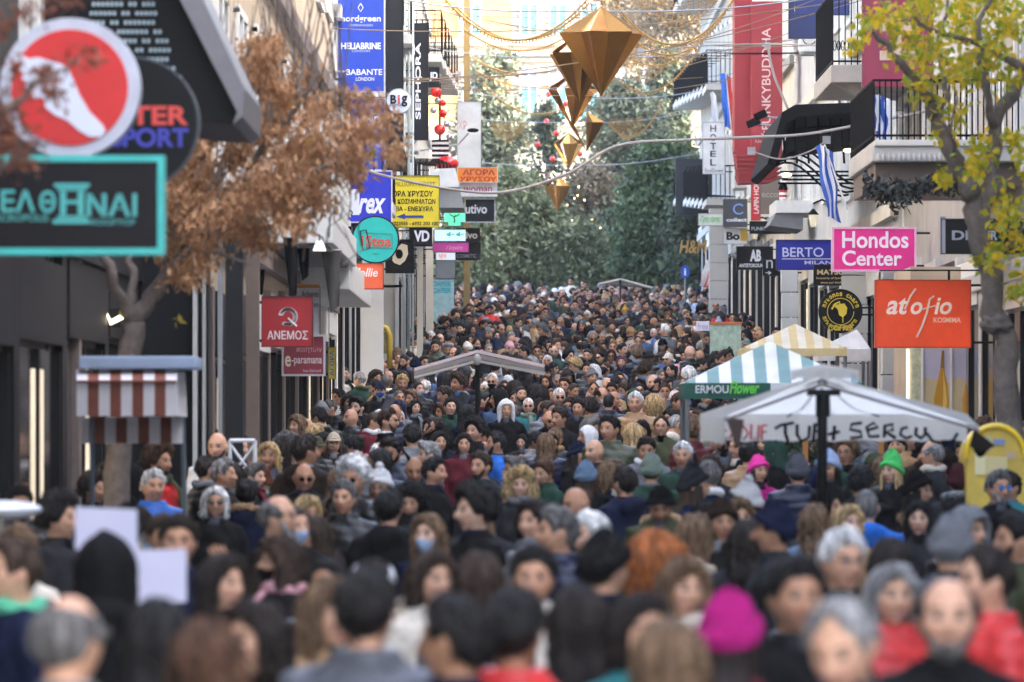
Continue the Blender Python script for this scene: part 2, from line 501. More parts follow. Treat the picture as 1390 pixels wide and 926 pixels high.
    if style == 'cap':
        f = line_f([(0, 62), (70, 78), (110, 92), (180, 98)])
        a = shell(pmax=f, thick=lambda th, t: .014 + .008 * np.clip(1 - t * 1.5, 0, 1), taper=(0, .04), **full)
        V, F = [], []
        k = 9
        for j in range(2):
            for i in range(k):
                th = D(-58 + 116 * i / (k - 1))
                b0 = head_pt(th, D(63), 0) * 1.10; b1 = b0 + np.array([b0[0] * .15, -.065 * math.cos(th), -.018])
                for b in (b0, b1): V.append((b[0], b[1], b[2] - .004 * j))
        for j in range(2):
            for i in range(k - 1):
                o = j * 2 * k + i * 2; q4 = (o, o + 1, o + 3, o + 2); F.append(q4 if j else q4[::-1])
        for i in range(k - 1):
            o, p = i * 2, 2 * k + i * 2
            F.append((o + 1, o + 3, p + 3, p + 1))
        return merge(a, (V, F))
    if style == 'hood':
        return shell(pmax=line_f([(0, 54), (30, 58), (55, 78), (75, 96), (180, 96)]), thick=lambda th, t: .030 + .012 * sm(0, .4, t) + .018 * g(np.abs(th), math.pi, 1.0) * (1 - t), noise=lumps(5, 8, .10),
                     drop=lambda th: .17 * sm(D(38), D(70), np.abs(th)), taper=(0, .0), **full)
    if style == 'headscarf':
        return shell(pmax=line_f([(0, 50), (40, 62), (70, 95), (180, 100)]), thick=lambda th, t: .016 + 0 * th, noise=lumps(9, 13, .25),
                     drop=lambda th: .16 * sm(D(50), D(75), np.abs(th)), taper=(0, 0), **full)
    raise KeyError(style)
def beard_geo(long=False):
    f0 = line_f([(0, 124), (14, 121), (22, 128), (34, 122), (50, 108), (72, 96)])
    f1 = line_f([(0, 172), (30, 165), (50, 148), (72, 112)])
    return shell(D(-72), D(72), 40, f0, f1, lambda th, t: (.028 if long else .010) * (g(th, 0, .9) + .4) * (.5 + t), 12, noise=lumps(16, 23, .3), taper=(.2, .2))
def mask_geo():
    f0 = line_f([(0, 96), (12, 99), (30, 104), (62, 104)]); f1 = line_f([(0, 158), (30, 146), (62, 116)])
    V, F = shell(D(-62), D(62), 30, f0, f1, lambda th, t: .006 + .020 * g(th, 0, .25) * g(t, .2, .4), 10, taper=None)
    return V, F
def headphones_geo():
    return merge(tube([(.082 * math.sin(D(a)), .015, .125 * math.cos(D(a))) for a in range(-88, 89, 16)], .007, 6))
def band_geo():
    return shell(-math.pi, math.pi, 40, line_f([(0, 40), (90, 48), (180, 70)]), line_f([(0, 52), (90, 74), (180, 92)]), lambda th, t: .030 + 0 * th, 4, taper=None)
def glasses_geo():
    fr, le = MB(), MB()
    for s in (-1, 1):
        c = Vector((s * .032, -.105, .010))
        ring = [c + Vector((.022 * math.cos(a), .004 * abs(math.cos(a)), .017 * math.sin(a))) for a in np.linspace(0, 2 * math.pi, 15)]
        fr.tube(ring, .0022, 5)
        fr.tube([(s * .054, -.100, .014), (s * .078, -.05, .014), (s * .083, .012, .006)], .002, 5)
        le.add([c] + [c + Vector((.021 * math.cos(a), .002, .016 * math.sin(a))) for a in np.linspace(0, 2 * math.pi, 13)[:-1]], [(0, 1 + (k + 1) % 12, 1 + k) for k in range(12)])
    fr.tube([(-.011, -.108, .014), (.011, -.108, .014)], .0022, 5)
    return fr, le

ARM = {0: [(.185, .01, 1.395), (.255, .03, 1.13), (.245, -.05, .88)],
       1: [(.185, .01, 1.395), (.265, .05, 1.14), (.115, -.23, 1.13)],
       2: [(.185, .0, 1.395), (.275, -.15, 1.22), (.20, -.36, 1.47)]}
def arms_of(pose, fem):
    k = .90 if fem else 1.0
    out = []
    for s in (-1, 1):
        a = ARM[pose if not (pose == 2 and s < 0) else 0]
        out.append([Vector((s * p[0] * k, p[1], p[2])) for p in a])
    return out
def body_geo(pose, fem):
    """Bare body parts below the head, later united into one surface."""
    k = .90 if fem else 1.0
    parts = [rings([(0, 0, .80, .10, .09), (0, 0, .88, .165, .11), (0, 0, .98, .155 * k, .105), (0, -.005, 1.10, .14 * k, .10), (0, -.005, 1.25, .165 * k, .115),
                    (0, .0, 1.36, .175 * k, .105), (0, .008, 1.42, .13 * k, .08), (0, .012, 1.455, .068 * k, .062), (0, .010, 1.50, .054 * k, .056), (0, .008, 1.57, .05 * k, .052)], 20)]
    for a in arms_of(pose, fem):
        s = 1 if a[0].x > 0 else -1
        m1 = a[0].lerp(a[1], .5); m2 = a[1].lerp(a[2], .45)
        parts.append(tube([a[0] - Vector((s * .04, 0, 0)), a[0], m1, a[1], m2, a[2]], [.045, .052, .044 * k, .038 * k, .037 * k, .026 * k], 10))
        fw = (a[2] - a[1]).normalized()
        side = fw.cross(Vector((0, 1, 0)) if abs(fw.y) < .7 else Vector((0, 0, 1))).normalized()
        pn = side.cross(fw)
        palm_e = a[2] + fw * .085
        parts.append(tube([a[2] - fw * .01, a[2] + fw * .03, palm_e], [.027, .040, .038], 8, .45))
        for i, ln in enumerate((.068, .078, .073, .058)):
            b = palm_e - fw * .012 + side * (.030 - .020 * i)
            parts.append(tube([b, b + fw * ln * .5 + pn * .004, b + fw * ln * .8 + pn * .022, b + fw * ln + pn * .040], [.0092, .0088, .008, .006], 6))
        b = a[2] + fw * .025 + side * .030
        parts.append(tube([b, b + fw * .03 + side * .022, b + fw * .058 + side * .028 + pn * .012], [.011, .0095, .007], 6))
    for s in (-1, 1):
        parts.append(tube([(s * .085, 0, .92), (s * .095, -.005, .70), (s * .095, -.01, .48), (s * .098, .012, .30), (s * .10, .02, .09)], [.085, .078, .055, .055, .036], 12))
        parts.append(tube([(s * .10, .05, .04), (s * .102, 0, .045), (s * .108, -.09, .035), (s * .112, -.15, .025)], [.03, .042, .042, .022], 8, .8))
    return parts
def obj_from(V, F, name='tmp'):
    me = bpy.data.meshes.new(name); me.from_pydata([tuple(map(float, p)) for p in V], [], F)
    o = bpy.data.objects.new(name, me); COL.objects.link(o)
    return o
def evaluated(o):
    dg = bpy.context.evaluated_depsgraph_get()
    me = bpy.data.meshes.new_from_object(o.evaluated_get(dg))
    n = len(me.vertices); co = np.empty(n * 3, dtype=np.float64); me.vertices.foreach_get('co', co)
    F = [tuple(p.vertices) for p in me.polygons]
    bpy.data.meshes.remove(me)
    return co.reshape(-1, 3), F
def drop_obj(o):
    me = o.data; bpy.data.objects.remove(o); bpy.data.meshes.remove(me)
_body = {}
def body_base(pose, fem):
    """One continuous skin: body and head united by an exact boolean."""
    if (pose, fem) in _body: return _body[(pose, fem)]
    Vh, Fh = head_grid(TH_HI, PH_HI, fem)
    a = obj_from(Vh + np.array(HC), Fh)
    b = obj_from(*merge(*body_geo(pose, fem)))
    for o in (a, b):
        bm = bmesh.new(); bm.from_mesh(o.data); bmesh.ops.recalc_face_normals(bm, faces=bm.faces); bm.to_mesh(o.data); bm.free()
    md = a.modifiers.new('u', 'BOOLEAN'); md.operation = 'UNION'; md.object = b; md.solver = 'EXACT'; md.use_self = True
    r = evaluated(a)
    drop_obj(a); drop_obj(b)
    _body[(pose, fem)] = r
    return r
PIV = np.array([0, .012, 1.50])
def head_matrix(yaw, pitch, roll=0):
    p = Vector(PIV)
    return Matrix.Translation(p) @ Matrix.Rotation(yaw, 4, 'Z') @ Matrix.Rotation(pitch, 4, 'X') @ Matrix.Rotation(roll, 4, 'Y') @ Matrix.Translation(-p)
_bodym = {}
def body_mesh(pose, fem, stub, yaw, pitch, var=0):
    k = (pose, fem, stub, yaw, pitch, var)
    if k in _bodym: return _bodym[k]
    V, F = body_base(pose, fem)
    tint = np.zeros((len(V), 4)); hd = V[:, 2] > 1.475
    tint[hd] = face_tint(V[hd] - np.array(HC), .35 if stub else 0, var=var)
    V = V.copy(); q = V - np.array(HC); w0 = sm(1.48, 1.53, V[:, 2])
    jaw = np.clip(-q[:, 2] / .1, 0, 1)
    if var == 1:
        V[:, 0] += q[:, 0] * w0 * (.03 + .07 * jaw)
        V[:, 1] -= .004 * w0 * g(np.abs(q[:, 0]), .045, .02) * g(q[:, 2], -.03, .02) * (q[:, 1] < 0)
    elif var == 2:
        V[:, 0] -= q[:, 0] * w0 * (.02 + .05 * jaw)
        V[:, 1] -= .008 * w0 * g(q[:, 0], 0, .013) * g(q[:, 2], -.015, .022) * (q[:, 1] < 0)
        V[:, 2] -= .006 * w0 * jaw
    w = sm(1.44, 1.53, V[:, 2])[:, None]
    # turned by interpolated angles so that the neck twists smoothly
    out = V.copy()
    sel = w[:, 0] > 0
    q = V[sel] - PIV; ww = w[sel, 0]
    a, b = yaw * ww, pitch * ww
    y1 = q[:, 1] * np.cos(b) - q[:, 2] * np.sin(b); z1 = q[:, 1] * np.sin(b) + q[:, 2] * np.cos(b)
    x2 = q[:, 0] * np.cos(a) - y1 * np.sin(a); y2 = q[:, 0] * np.sin(a) + y1 * np.cos(a)
    out[sel] = np.stack([x2, y2, z1], -1) + PIV
    me = bpy.data.meshes.new('body'); me.from_pydata(out.tolist(), [], F)
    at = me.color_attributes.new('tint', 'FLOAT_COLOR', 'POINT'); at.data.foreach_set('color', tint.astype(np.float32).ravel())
    me.polygons.foreach_set('use_smooth', [True] * len(me.polygons))
    me.materials.append(M_SKIN)
    _bodym[k] = me
    return me
def coat_rings(fem, long, puff):
    k = .89 if fem else 1.0
    e = .018 if puff else 0
    hem = .52 if long else .76
    r = [(0, .0, hem, .205 + e, .155 + e), (0, 0, (hem + .95) / 2, .205 + e, .155 + e), (0, 0, .95, .198 * (1 if not fem else .97) + e, .150 + e),
         (0, 0, 1.07, (.192 if not fem else .172) + e, .142 + e), (0, -.005, 1.22, .208 * k + e, .150 + e + .01 * fem), (0, 0, 1.33, .212 * k + e, .140 + e),
         (0, .005, 1.40, .180 * k + e, .115 + e), (0, .010, 1.45, .115 * k + e * .6, .088 + e * .5), (0, .008, 1.49, .082 + e * .4, .080 + e * .4)]
    return r
def coat_geo(style, pose, fem):
    puff = style == 'puffer'; long = style == 'coat'
    parts = [rings(coat_rings(fem, long, puff), 24)]
    for a in arms_of(pose, fem):
        s = 1 if a[0].x > 0 else -1
        e = .016 if puff else .004
        parts.append(tube([a[0] - Vector((s * .07, 0, .01)), a[0] + Vector((s * .005, 0, -.01)), a[0].lerp(a[1], .5), a[1], a[1].lerp(a[2], .5), a[2]],
                          [.07, .074 + e, .066 + e, .058 + e, .053 + e, .043 + e], 12))
    if style == 'hooded':
        parts.append(blob((0, .125, 1.435), (.125, .065, .085), 16, 10))
        parts.append(tube([(.10 * math.sin(a), .02 - .085 * math.cos(a), 1.465 + .015 * math.cos(a)) for a in np.linspace(.5, 5.78, 13)], .030, 8))
    elif style == 'puffer':
        parts.append(tube([(.086 * math.sin(a), .010 - .080 * math.cos(a), 1.487) for a in np.linspace(.25, 6.03, 15)], .028, 8))
    else:
        parts.append(tube([(.088 * math.sin(a), .015 - .085 * math.cos(a), 1.475 + .02 * -math.cos(a) * -.6) for a in np.linspace(.5, 5.78, 13)], .020, 8))
    return merge(*parts)
_coat = {}
def coat_mesh(style, pose, fem):
    k = (style, pose, fem)
    if k in _coat: return _coat[k]
    o = obj_from(*coat_geo(*k))
    bm = bmesh.new(); bm.from_mesh(o.data); bmesh.ops.recalc_face_normals(bm, faces=bm.faces); bm.to_mesh(o.data); bm.free()
    r = o.modifiers.new('r', 'REMESH'); r.mode = 'VOXEL'; r.voxel_size = .019
    s = o.modifiers.new('s', 'SMOOTH'); s.factor = .5; s.iterations = 5
    V, F = evaluated(o); drop_obj(o)
    me = bpy.data.meshes.new('coat'); me.from_pydata(V.tolist(), [], F)
    n = np.empty(len(V) * 3); me.vertices.foreach_get('normal', n); n = n.reshape(-1, 3)
    x, y, z = V.T
    fold = .006 * np.sin(21 * z + 9 * x + 3 * np.sin(7 * x + 5 * y)) + .005 * np.sin(33 * z - 17 * x + 11 * y) + .004 * np.sin(50 * (x * .6 + y) + 20 * z)
    if style == 'puffer':
        q = np.abs(np.sin(math.pi * (z + .04 * np.sin(3 * x)) / .075))
        fold = fold * .7 + .014 * (q ** .6 - .6)
    fold *= sm(1.50, 1.44, z)
    fold -= .012 * g(x, 0, .006) * (y < 0) * (z < 1.47)      # front closure
    V = V + n * fold[:, None]
    me.vertices.foreach_set('co', V.ravel())
    me.polygons.foreach_set('use_smooth', [True] * len(me.polygons))
    me.materials.append(M_NYLON if style == 'puffer' else M_CLOTH)
    _coat[k] = me
    return me
_misc = {}
def misc_mesh(key, make, m):
    if key in _misc: return _misc[key]
    r = make()
    V, F = (r.v, r.f) if isinstance(r, MB) else r
    me = bpy.data.meshes.new(key if isinstance(key, str) else key[0])
    me.from_pydata([tuple(map(float, p)) for p in V], [], F)
    me.polygons.foreach_set('use_smooth', [True] * len(me.polygons))
    me.materials.append(m)
    _misc[key] = me
    return me
def trousers_geo(n=12):
    ps = [rings([(0, 0, .76, .13, .11), (0, 0, .86, .178, .125), (0, 0, .96, .170, .118), (0, 0, 1.02, .15, .108)], n)]
    for s in (-1, 1):
        ps.append(tube([(s * .09, 0, .88), (s * .098, 0, .68), (s * .098, -.005, .48), (s * .10, .015, .28), (s * .102, .02, .07)], [.098, .092, .076, .070, .062], n))
    return merge(*ps)
def shoe_geo(s):
    return tube([(s * .10, .075, .045), (s * .102, .02, .06), (s * .107, -.06, .05), (s * .112, -.145, .035), (s * .114, -.175, .03)], [.034, .052, .050, .042, .02], 10, .85)
def scarf_geo():
    return merge(tube([(.088 * math.sin(a), .01 - .088 * math.cos(a), 1.478 + .012 * math.sin(3 * a)) for a in np.linspace(0, 6.283, 21)], .034, 10),
                 tube([(.03, -.10, 1.47), (.045, -.165, 1.40), (.05, -.19, 1.25), (.05, -.185, 1.08)], [.03, .038, .042, .045], 8, .4))
def fur_geo():
    pts = [(.125 * math.sin(a), .085 - .075 * math.cos(a), 1.470 - .035 * math.cos(a)) for a in np.linspace(.55, 5.73, 60)]
    rr = random.Random(2)
    V, F = tube(pts, [.026 + .003 * math.sin(i * .9) for i in range(60)], 16)
    out = []
    for i, p in enumerate(V):
        c = Vector(pts[min(i // 16, 59)]); e = (Vector(p) - c); out.append(c + e * rr.uniform(.75, 1.6))
    return out, F
def pack_geo():
    return merge(blob((0, .235, 1.20), (.145, .085, .21), 14, 10), blob((0, .30, 1.13), (.10, .045, .10), 12, 8))
def straps_geo():
    return merge(*[tube([(s * .10, .17, 1.38), (s * .105, .04, 1.475), (s * .11, -.12, 1.40), (s * .12, -.165, 1.22), (s * .15, -.10, 1.08)], .020, 6, .5) for s in (-1, 1)])
def shirt_geo():
    return rings([(0, .002, 1.43, .090, .092), (0, .004, 1.475, .074, .078), (0, .006, 1.507, .066, .068), (0, .008, 1.50, .058, .06)], 20)
def phone_geo():
    return MB().box(.075, .15, -.335, -.325, 1.10, 1.25)
# ------------------------------------------------------------------ people: wardrobe and assembly
CLOTH = {'black': (.0065, .0065, .0075), 'charcoal': (.021, .022, .025), 'navy': (.007, .011, .033), 'dark brown': (.022, .014, .010), 'olive green': (.055, .062, .032),
         'grey': (.16, .165, .175), 'beige': (.42, .34, .25), 'cream': (.62, .56, .47), 'camel': (.32, .19, .09), 'burgundy': (.10, .012, .02), 'red': (.55, .03, .03),
         'bright blue': (.02, .13, .50), 'teal': (.03, .16, .17), 'white': (.68, .68, .68), 'pink': (.60, .30, .33), 'dark green': (.018, .05, .035), 'denim blue': (.06, .10, .19),
         'slate grey': (.075, .08, .095), 'steel blue': (.12, .18, .26), 'magenta': (.40, .012, .16), 'hot pink': (.85, .06, .35), 'bright green': (.10, .62, .16),
         'mustard': (.45, .26, .03), 'maroon': (.05, .012, .016), 'pale blue': (.35, .45, .62), 'sage green': (.16, .20, .16), 'mint green': (.10, .45, .27), 'purple': (.12, .04, .22)}
COAT_W = [('black', 42), ('charcoal', 10), ('navy', 18), ('dark brown', 6), ('olive green', 5), ('grey', 6), ('beige', 4), ('cream', 3), ('camel', 3), ('burgundy', 2), ('red', 2),
          ('bright blue', 2), ('teal', 1), ('white', 2), ('pink', 1), ('dark green', 3), ('denim blue', 3), ('slate grey', 7), ('steel blue', 2)]
HAIRC = {'black': (.006, .005, .005), 'dark brown': (.013, .008, .006), 'brown': (.034, .019, .011), 'chestnut': (.060, .027, .013), 'light brown': (.13, .078, .042),
         'blond': (.38, .26, .12), 'auburn': (.14, .035, .014), 'ginger': (.28, .085, .02), 'grey': (.22, .215, .21), 'white': (.58, .57, .55), 'greying': (.10, .095, .09)}
HAIR_W = [('black', 26), ('dark brown', 28), ('brown', 14), ('chestnut', 6), ('light brown', 7), ('blond', 4), ('auburn', 1), ('ginger', .4), ('grey', 6), ('white', 3), ('greying', 5)]
SKIN = [(.53, .285, .175), (.59, .335, .215), (.45, .235, .14), (.35, .18, .105), (.63, .385, .265), (.24, .12, .065)]
def wpick(r, w):
    t = r.uniform(0, sum(b for a, b in w))
    for a, b in w:
        t -= b
        if t <= 0: return a
    return w[-1][0]
HAIR_WORD = {'short': 'short %s hair', 'crop': 'cropped %s hair', 'quiff': 'swept-up %s hair', 'receding': 'receding %s hair', 'fringe': 'bald crown and %s side hair', 'curly': 'curly %s hair',
             'bigcurly': 'thick curly %s hair', 'bob': '%s bobbed hair', 'long': 'long straight %s hair', 'wavy': 'long wavy %s hair', 'ponytail': '%s ponytail', 'bun': '%s hair in a bun',
             None: 'shaved bald head', 'underlong': 'long %s hair'}
HAT_WORD = {'beanie': '%s beanie', 'pombeanie': '%s bobble hat', 'tallbeanie': 'tall %s beanie', 'cap': '%s cap', 'hood': 'raised %s hood', 'headscarf': '%s headscarf'}
COAT_WORD = {'puffer': 'puffer jacket', 'coat': 'long coat', 'hooded': 'hooded jacket', 'jacket': 'jacket'}
def under(style, q=1.0):
    n, r = max(14, int(60 * q)), max(4, int(14 * q))
    return shell(D(62), D(298), n, line_f([(0, 80), (180, 86)]), line_f([(0, 92), (180, 100)]), lambda th, t: .012 + .012 * t, r, inner=q > .5,
                 noise=lambda th, t: .2 * np.sin(19 * th + 8 * t), drop=lambda th: .27 + 0 * th, taper=(.1, .08))
LOCKS = {'short': (150, .3), 'quiff': (150, .35), 'receding': (110, .3), 'fringe': (90, .4), 'curly': (170, .25), 'bigcurly': (190, .35), 'bob': (120, .6), 'long': (130, .7), 'wavy': (140, .65), 'ponytail': (90, .6), 'bun': (90, .6)}
def hgeo(style, q):
    """Hair with separate locks lying over it, so that the outline is uneven."""
    if style == 'underlong': return under(style, q)
    V, F = hair_geo(style, q)
    if q < .5 or style not in LOCKS: return V, F
    cnt, frac = LOCKS[style]; m_, n_ = 23, 120
    G = np.asarray(V)[:m_ * n_].reshape(m_, n_, 3)
    r = random.Random(len(style) * 7 + cnt); parts = [(V, F)]
    curl = {'curly': .012, 'bigcurly': .014, 'wavy': .009}.get(style, .0025)
    for j in range(cnt):
        k = r.randrange(n_); i0 = r.randrange(0, int(m_ * .75)); ln = max(4, int(m_ * frac * r.uniform(.5, 1.1))); dr = r.uniform(-1.2, 1.2)
        pts = []; ph = r.uniform(0, 6); off = r.uniform(.0, .005)
        for i in range(i0, min(i0 + ln, m_)):
            p = G[i, int(k + dr * (i - i0)) % n_]; nn = p * np.array([1, 1, .25]); nn = nn / (np.linalg.norm(nn) + 1e-6)
            sd = np.array([-nn[1], nn[0], 0])
            u = (i - i0) / ln
            pts.append(Vector(p + nn * (off + .006 * u * r.random()) + sd * curl * math.sin(ph + i * 1.1) + nn * curl * .7 * math.cos(ph + i * 1.1)))
        if len(pts) < 4: continue
        if style in ('bob', 'long', 'wavy', 'short', 'quiff') and pts[-1].z < pts[0].z: pts.append(pts[-1] + (pts[-1] - pts[-2]) * 1.2 + Vector((r.gauss(0, .004), r.gauss(0, .004), -.004)))
        w = r.uniform(.0045, .0085)
        parts.append(tube(pts, [w * math.sin(math.pi * (.2 + .8 * (1 - i / (len(pts) - 1)) * .85)) + .0006 for i in range(len(pts))], 4))
    return merge(*parts)

def random_spec(r, d):
    fem = r.random() < .48
    sp = dict(fem=fem, pose=r.choice([0, 0, 0, 1, 1]) if r.random() > .03 else 2, hair=None, hat=None, haircol=wpick(r, HAIR_W), coatcol=wpick(r, COAT_W), coat=r.choice(['puffer', 'coat', 'hooded', 'jacket', 'jacket', 'puffer']), ex={})
    if fem:
        sp['hair'] = r.choice(['long', 'long', 'wavy', 'wavy', 'bob', 'ponytail', 'bun', 'bigcurly', 'long'])
    else:
        sp['hair'] = wpick(r, [('short', 30), ('crop', 16), ('quiff', 14), ('receding', 12), ('fringe', 9), ('curly', 7), (None, 7)])
        if sp['hair'] in ('fringe', 'receding') and r.random() < .6: sp['haircol'] = r.choice(['grey', 'white', 'greying', 'dark brown'])
    u = r.random()
    if u < .17:
        sp['hat'] = (wpick(r, [('beanie', 8), ('pombeanie', 2), ('cap', 4), ('hood', 3), ('headscarf', 1)]), wpick(r, COAT_W + [('white', 3), ('grey', 5), ('burgundy', 3), ('mustard', 1), ('sage green', 1), ('pale blue', 1), ('red', 1)]))
        sp['hair'] = 'underlong' if (fem and sp['hat'][0] in ('beanie', 'pombeanie', 'cap')) else ('crop' if sp['hat'][0] not in ('hood', 'headscarf') else None)
    ex = sp['ex']
    if r.random() < .10: ex['glasses'] = 1
    elif r.random() < .06: ex['sunglasses'] = 1
    if r.random() < .05: ex['mask'] = r.choice(['pale blue', 'white', 'black'])
    elif not fem and r.random() < .34: ex['beard'] = sp['haircol']
    if not fem and 'beard' not in ex and r.random() < .5: ex['stub'] = 1
    if r.random() < .16: ex['scarf'] = r.choice(['grey', 'cream', 'black', 'burgundy', 'camel', 'steel blue', 'olive green', 'pink', 'white'])
    if sp['coat'] == 'hooded' and r.random() < .3: ex['fur'] = r.choice(['camel', 'beige', 'dark brown', 'grey'])
    u = r.random()
    sp['face'] = r.gauss(0, 38) if u < .70 else (180 + r.gauss(0, 32) if u < .88 else r.choice([-1, 1]) * r.uniform(55, 115))
    if abs((sp['face'] + 180) % 360 - 180) > 120 and r.random() < .12: ex['pack'] = r.choice(['black', 'grey', 'navy', 'denim blue'])
    sp['scale'] = (.955 if fem else 1.02) + r.gauss(0, .045) if r.random() > .03 else r.uniform(.72, .86)
    sp['var'] = r.randrange(3)
    sp['skin'] = r.choice([0, 0, 1, 1, 1, 2, 2, 4, 3])
    sp['hy'] = r.choice([-35, -18, 0, 0, 18, 35]); sp['hp'] = r.choice([0, 0, 8, 16])
    return sp
def label_of(sp):
    ex = sp['ex']
    if sp['hat']:
        a = HAT_WORD[sp['hat'][0]] % sp['hat'][1]
        if sp['hair'] == 'underlong': a += ' over long %s hair' % sp['haircol']
    else:
        a = HAIR_WORD[sp['hair']]
        if '%s' in a: a = a % sp['haircol']
    s = 'person with ' + a + ' in ' + sp['coatcol'] + ' ' + COAT_WORD[sp['coat']]
    f = abs((sp['face'] + sp['hy'] + 180) % 360 - 180)
    e = []
    if 'pack' in ex: e.append('%s backpack' % ex['pack'])
    if f < 110:
        if 'mask' in ex: e.append('%s face mask' % ex['mask'])
        if 'glasses' in ex: e.append('glasses')
        if 'sunglasses' in ex: e.append('sunglasses')
        if 'longbeard' in ex: e.append('bushy beard')
        elif 'beard' in ex: e.append('beard')
    if 'scarf' in ex: e.append('%s scarf' % ex['scarf'])
    if 'fur' in ex: e.append('fur trim')
    if e: s += ' with ' + e[0]
    if len(s.split()) > 14: s = s.replace('person with a ', 'person with ').replace('long straight ', 'long ').replace(' and ', ' ').replace(' over long ', ' over ')
    if len(s.split()) > 13: s = s.replace(' with fur trim', '').replace('long ', '')
    if len(s.split()) > 14: s = s.replace(' with glasses', '').replace(' with sunglasses', '').replace(' with beard', '')
    s += ', ' + ('walking downhill' if f < 50 else 'walking uphill' if f > 128 else 'turned sideways')
    w = s.split()
    if len(w) > 16:
        for a, b in ((' walking downhill', ' downhill'), (' walking uphill', ' uphill'), (' turned sideways', ' sideways')): s = s.replace(a, b)
        if len(s.split()) > 16: s = s.replace(' hair in ', ' in ', 1)
        if len(s.split()) > 16: s = s.replace(' jacket', '', 1)
        if len(s.split()) > 16: s = s.replace(' side in', ' in', 1).replace(' crown', '', 1)
    return s
def place_person(sp, x, d, group):
    """An Empty on the pavement with body, hair, clothes and whatever is worn."""
    t = thing('person', label_of(sp), 'person', group, (x, d, rise(d)))
    face = R(sp['face']); hy = R(sp['hy']); hp = R(sp['hp'])
    t.rotation_euler = (0, 0, face); s = sp['scale']; t.scale = (s, s, s)
    fem, ex = 1 if sp['fem'] else 0, sp['ex']
    link('body', body_mesh(sp['pose'], fem, 'stub' in ex, hy, hp, sp.get('var', int(sp['px']) % 3)), t, SKIN[sp['skin']])
    link('coat', coat_mesh(sp['coat'], sp['pose'], fem), t, CLOTH[sp['coatcol']])
    link('trousers', misc_mesh('trousers', trousers_geo, M_CLOTH), t, CLOTH[rng.choice(['black', 'charcoal', 'denim blue', 'navy', 'dark brown'])])
    for k in (-1, 1): link('shoe', misc_mesh(('shoe', k), lambda: shoe_geo(k), M_CLOTH), t, CLOTH[rng.choice(['black', 'dark brown', 'white', 'grey'])])
    if 'scarf' not in ex and sp['coat'] in ('jacket', 'coat', 'hooded'):
        link('shirt', misc_mesh('shirt', shirt_geo, M_CLOTH), t, CLOTH[rng.choice(['grey', 'black', 'charcoal', 'slate grey', 'navy', 'black'] if sp['cast'] else ['white', 'grey', 'black', 'cream', 'steel blue', 'charcoal', 'burgundy', 'denim blue', 'black', 'black'])])
    hm = head_matrix(hy, hp) @ Matrix.Translation(HC)
    def on_head(name, me, c):
        o = link(name, me, t, c); o.matrix_local = hm; return o
    if sp['hair']:
        on_head('hair', misc_mesh(('hair', sp['hair']), lambda: hgeo(sp['hair'], 1.0), M_HAIR), HAIRC[sp['haircol']])
    if sp['hat']:
        st, c = sp['hat']
        on_head('hood' if st == 'hood' else 'scarf' if st == 'headscarf' else 'cap' if st == 'cap' else 'beanie', misc_mesh(('hat', st), lambda: hgeo(st, 1.0), M_CLOTH if st in ('hood', 'cap', 'headscarf') else M_KNIT), CLOTH[c])
    if 'beard' in ex: on_head('beard', misc_mesh('beard', beard_geo, M_HAIR), HAIRC[ex['beard']])
    if 'longbeard' in ex: on_head('beard', misc_mesh('longbeard', lambda: beard_geo(True), M_HAIR), HAIRC[ex['longbeard']])
    if 'mask' in ex: on_head('face_mask', misc_mesh('mask', mask_geo, M_CLOTH), CLOTH[ex['mask']])
    if 'band' in ex: on_head('headband', misc_mesh('band', band_geo, M_KNIT), CLOTH[ex['band']])
    if 'glasses' in ex or 'sunglasses' in ex:
        gl = on_head('glasses', misc_mesh('frame', lambda: glasses_geo()[0], mat('spectacle_frame', (.01, .01, .01), .3, var=0)), (.01, .01, .01))
        if 'sunglasses' in ex:
            c = ex['sunglasses']
            link('lens', misc_mesh(('lens', c), lambda: glasses_geo()[1], mat('lens_blue', (.02, .25, .8), .1, var=0) if c == 'blue' else mat('lens_dark', (.008, .008, .01), .08, var=0)), gl)
    if 'scarf' in ex: link('scarf', misc_mesh('scarf', scarf_geo, M_KNIT), t, CLOTH[ex['scarf']])
    if 'fur' in ex: link('fur_trim', misc_mesh('fur', fur_geo, M_HAIR), t, CLOTH[ex['fur']])
    if 'pack' in ex:
        pk = link('backpack', misc_mesh('pack', pack_geo, M_CLOTH), t, CLOTH[ex['pack']])
        link('strap', misc_mesh('straps', straps_geo, M_CLOTH), pk, CLOTH[ex['pack']])
    return t

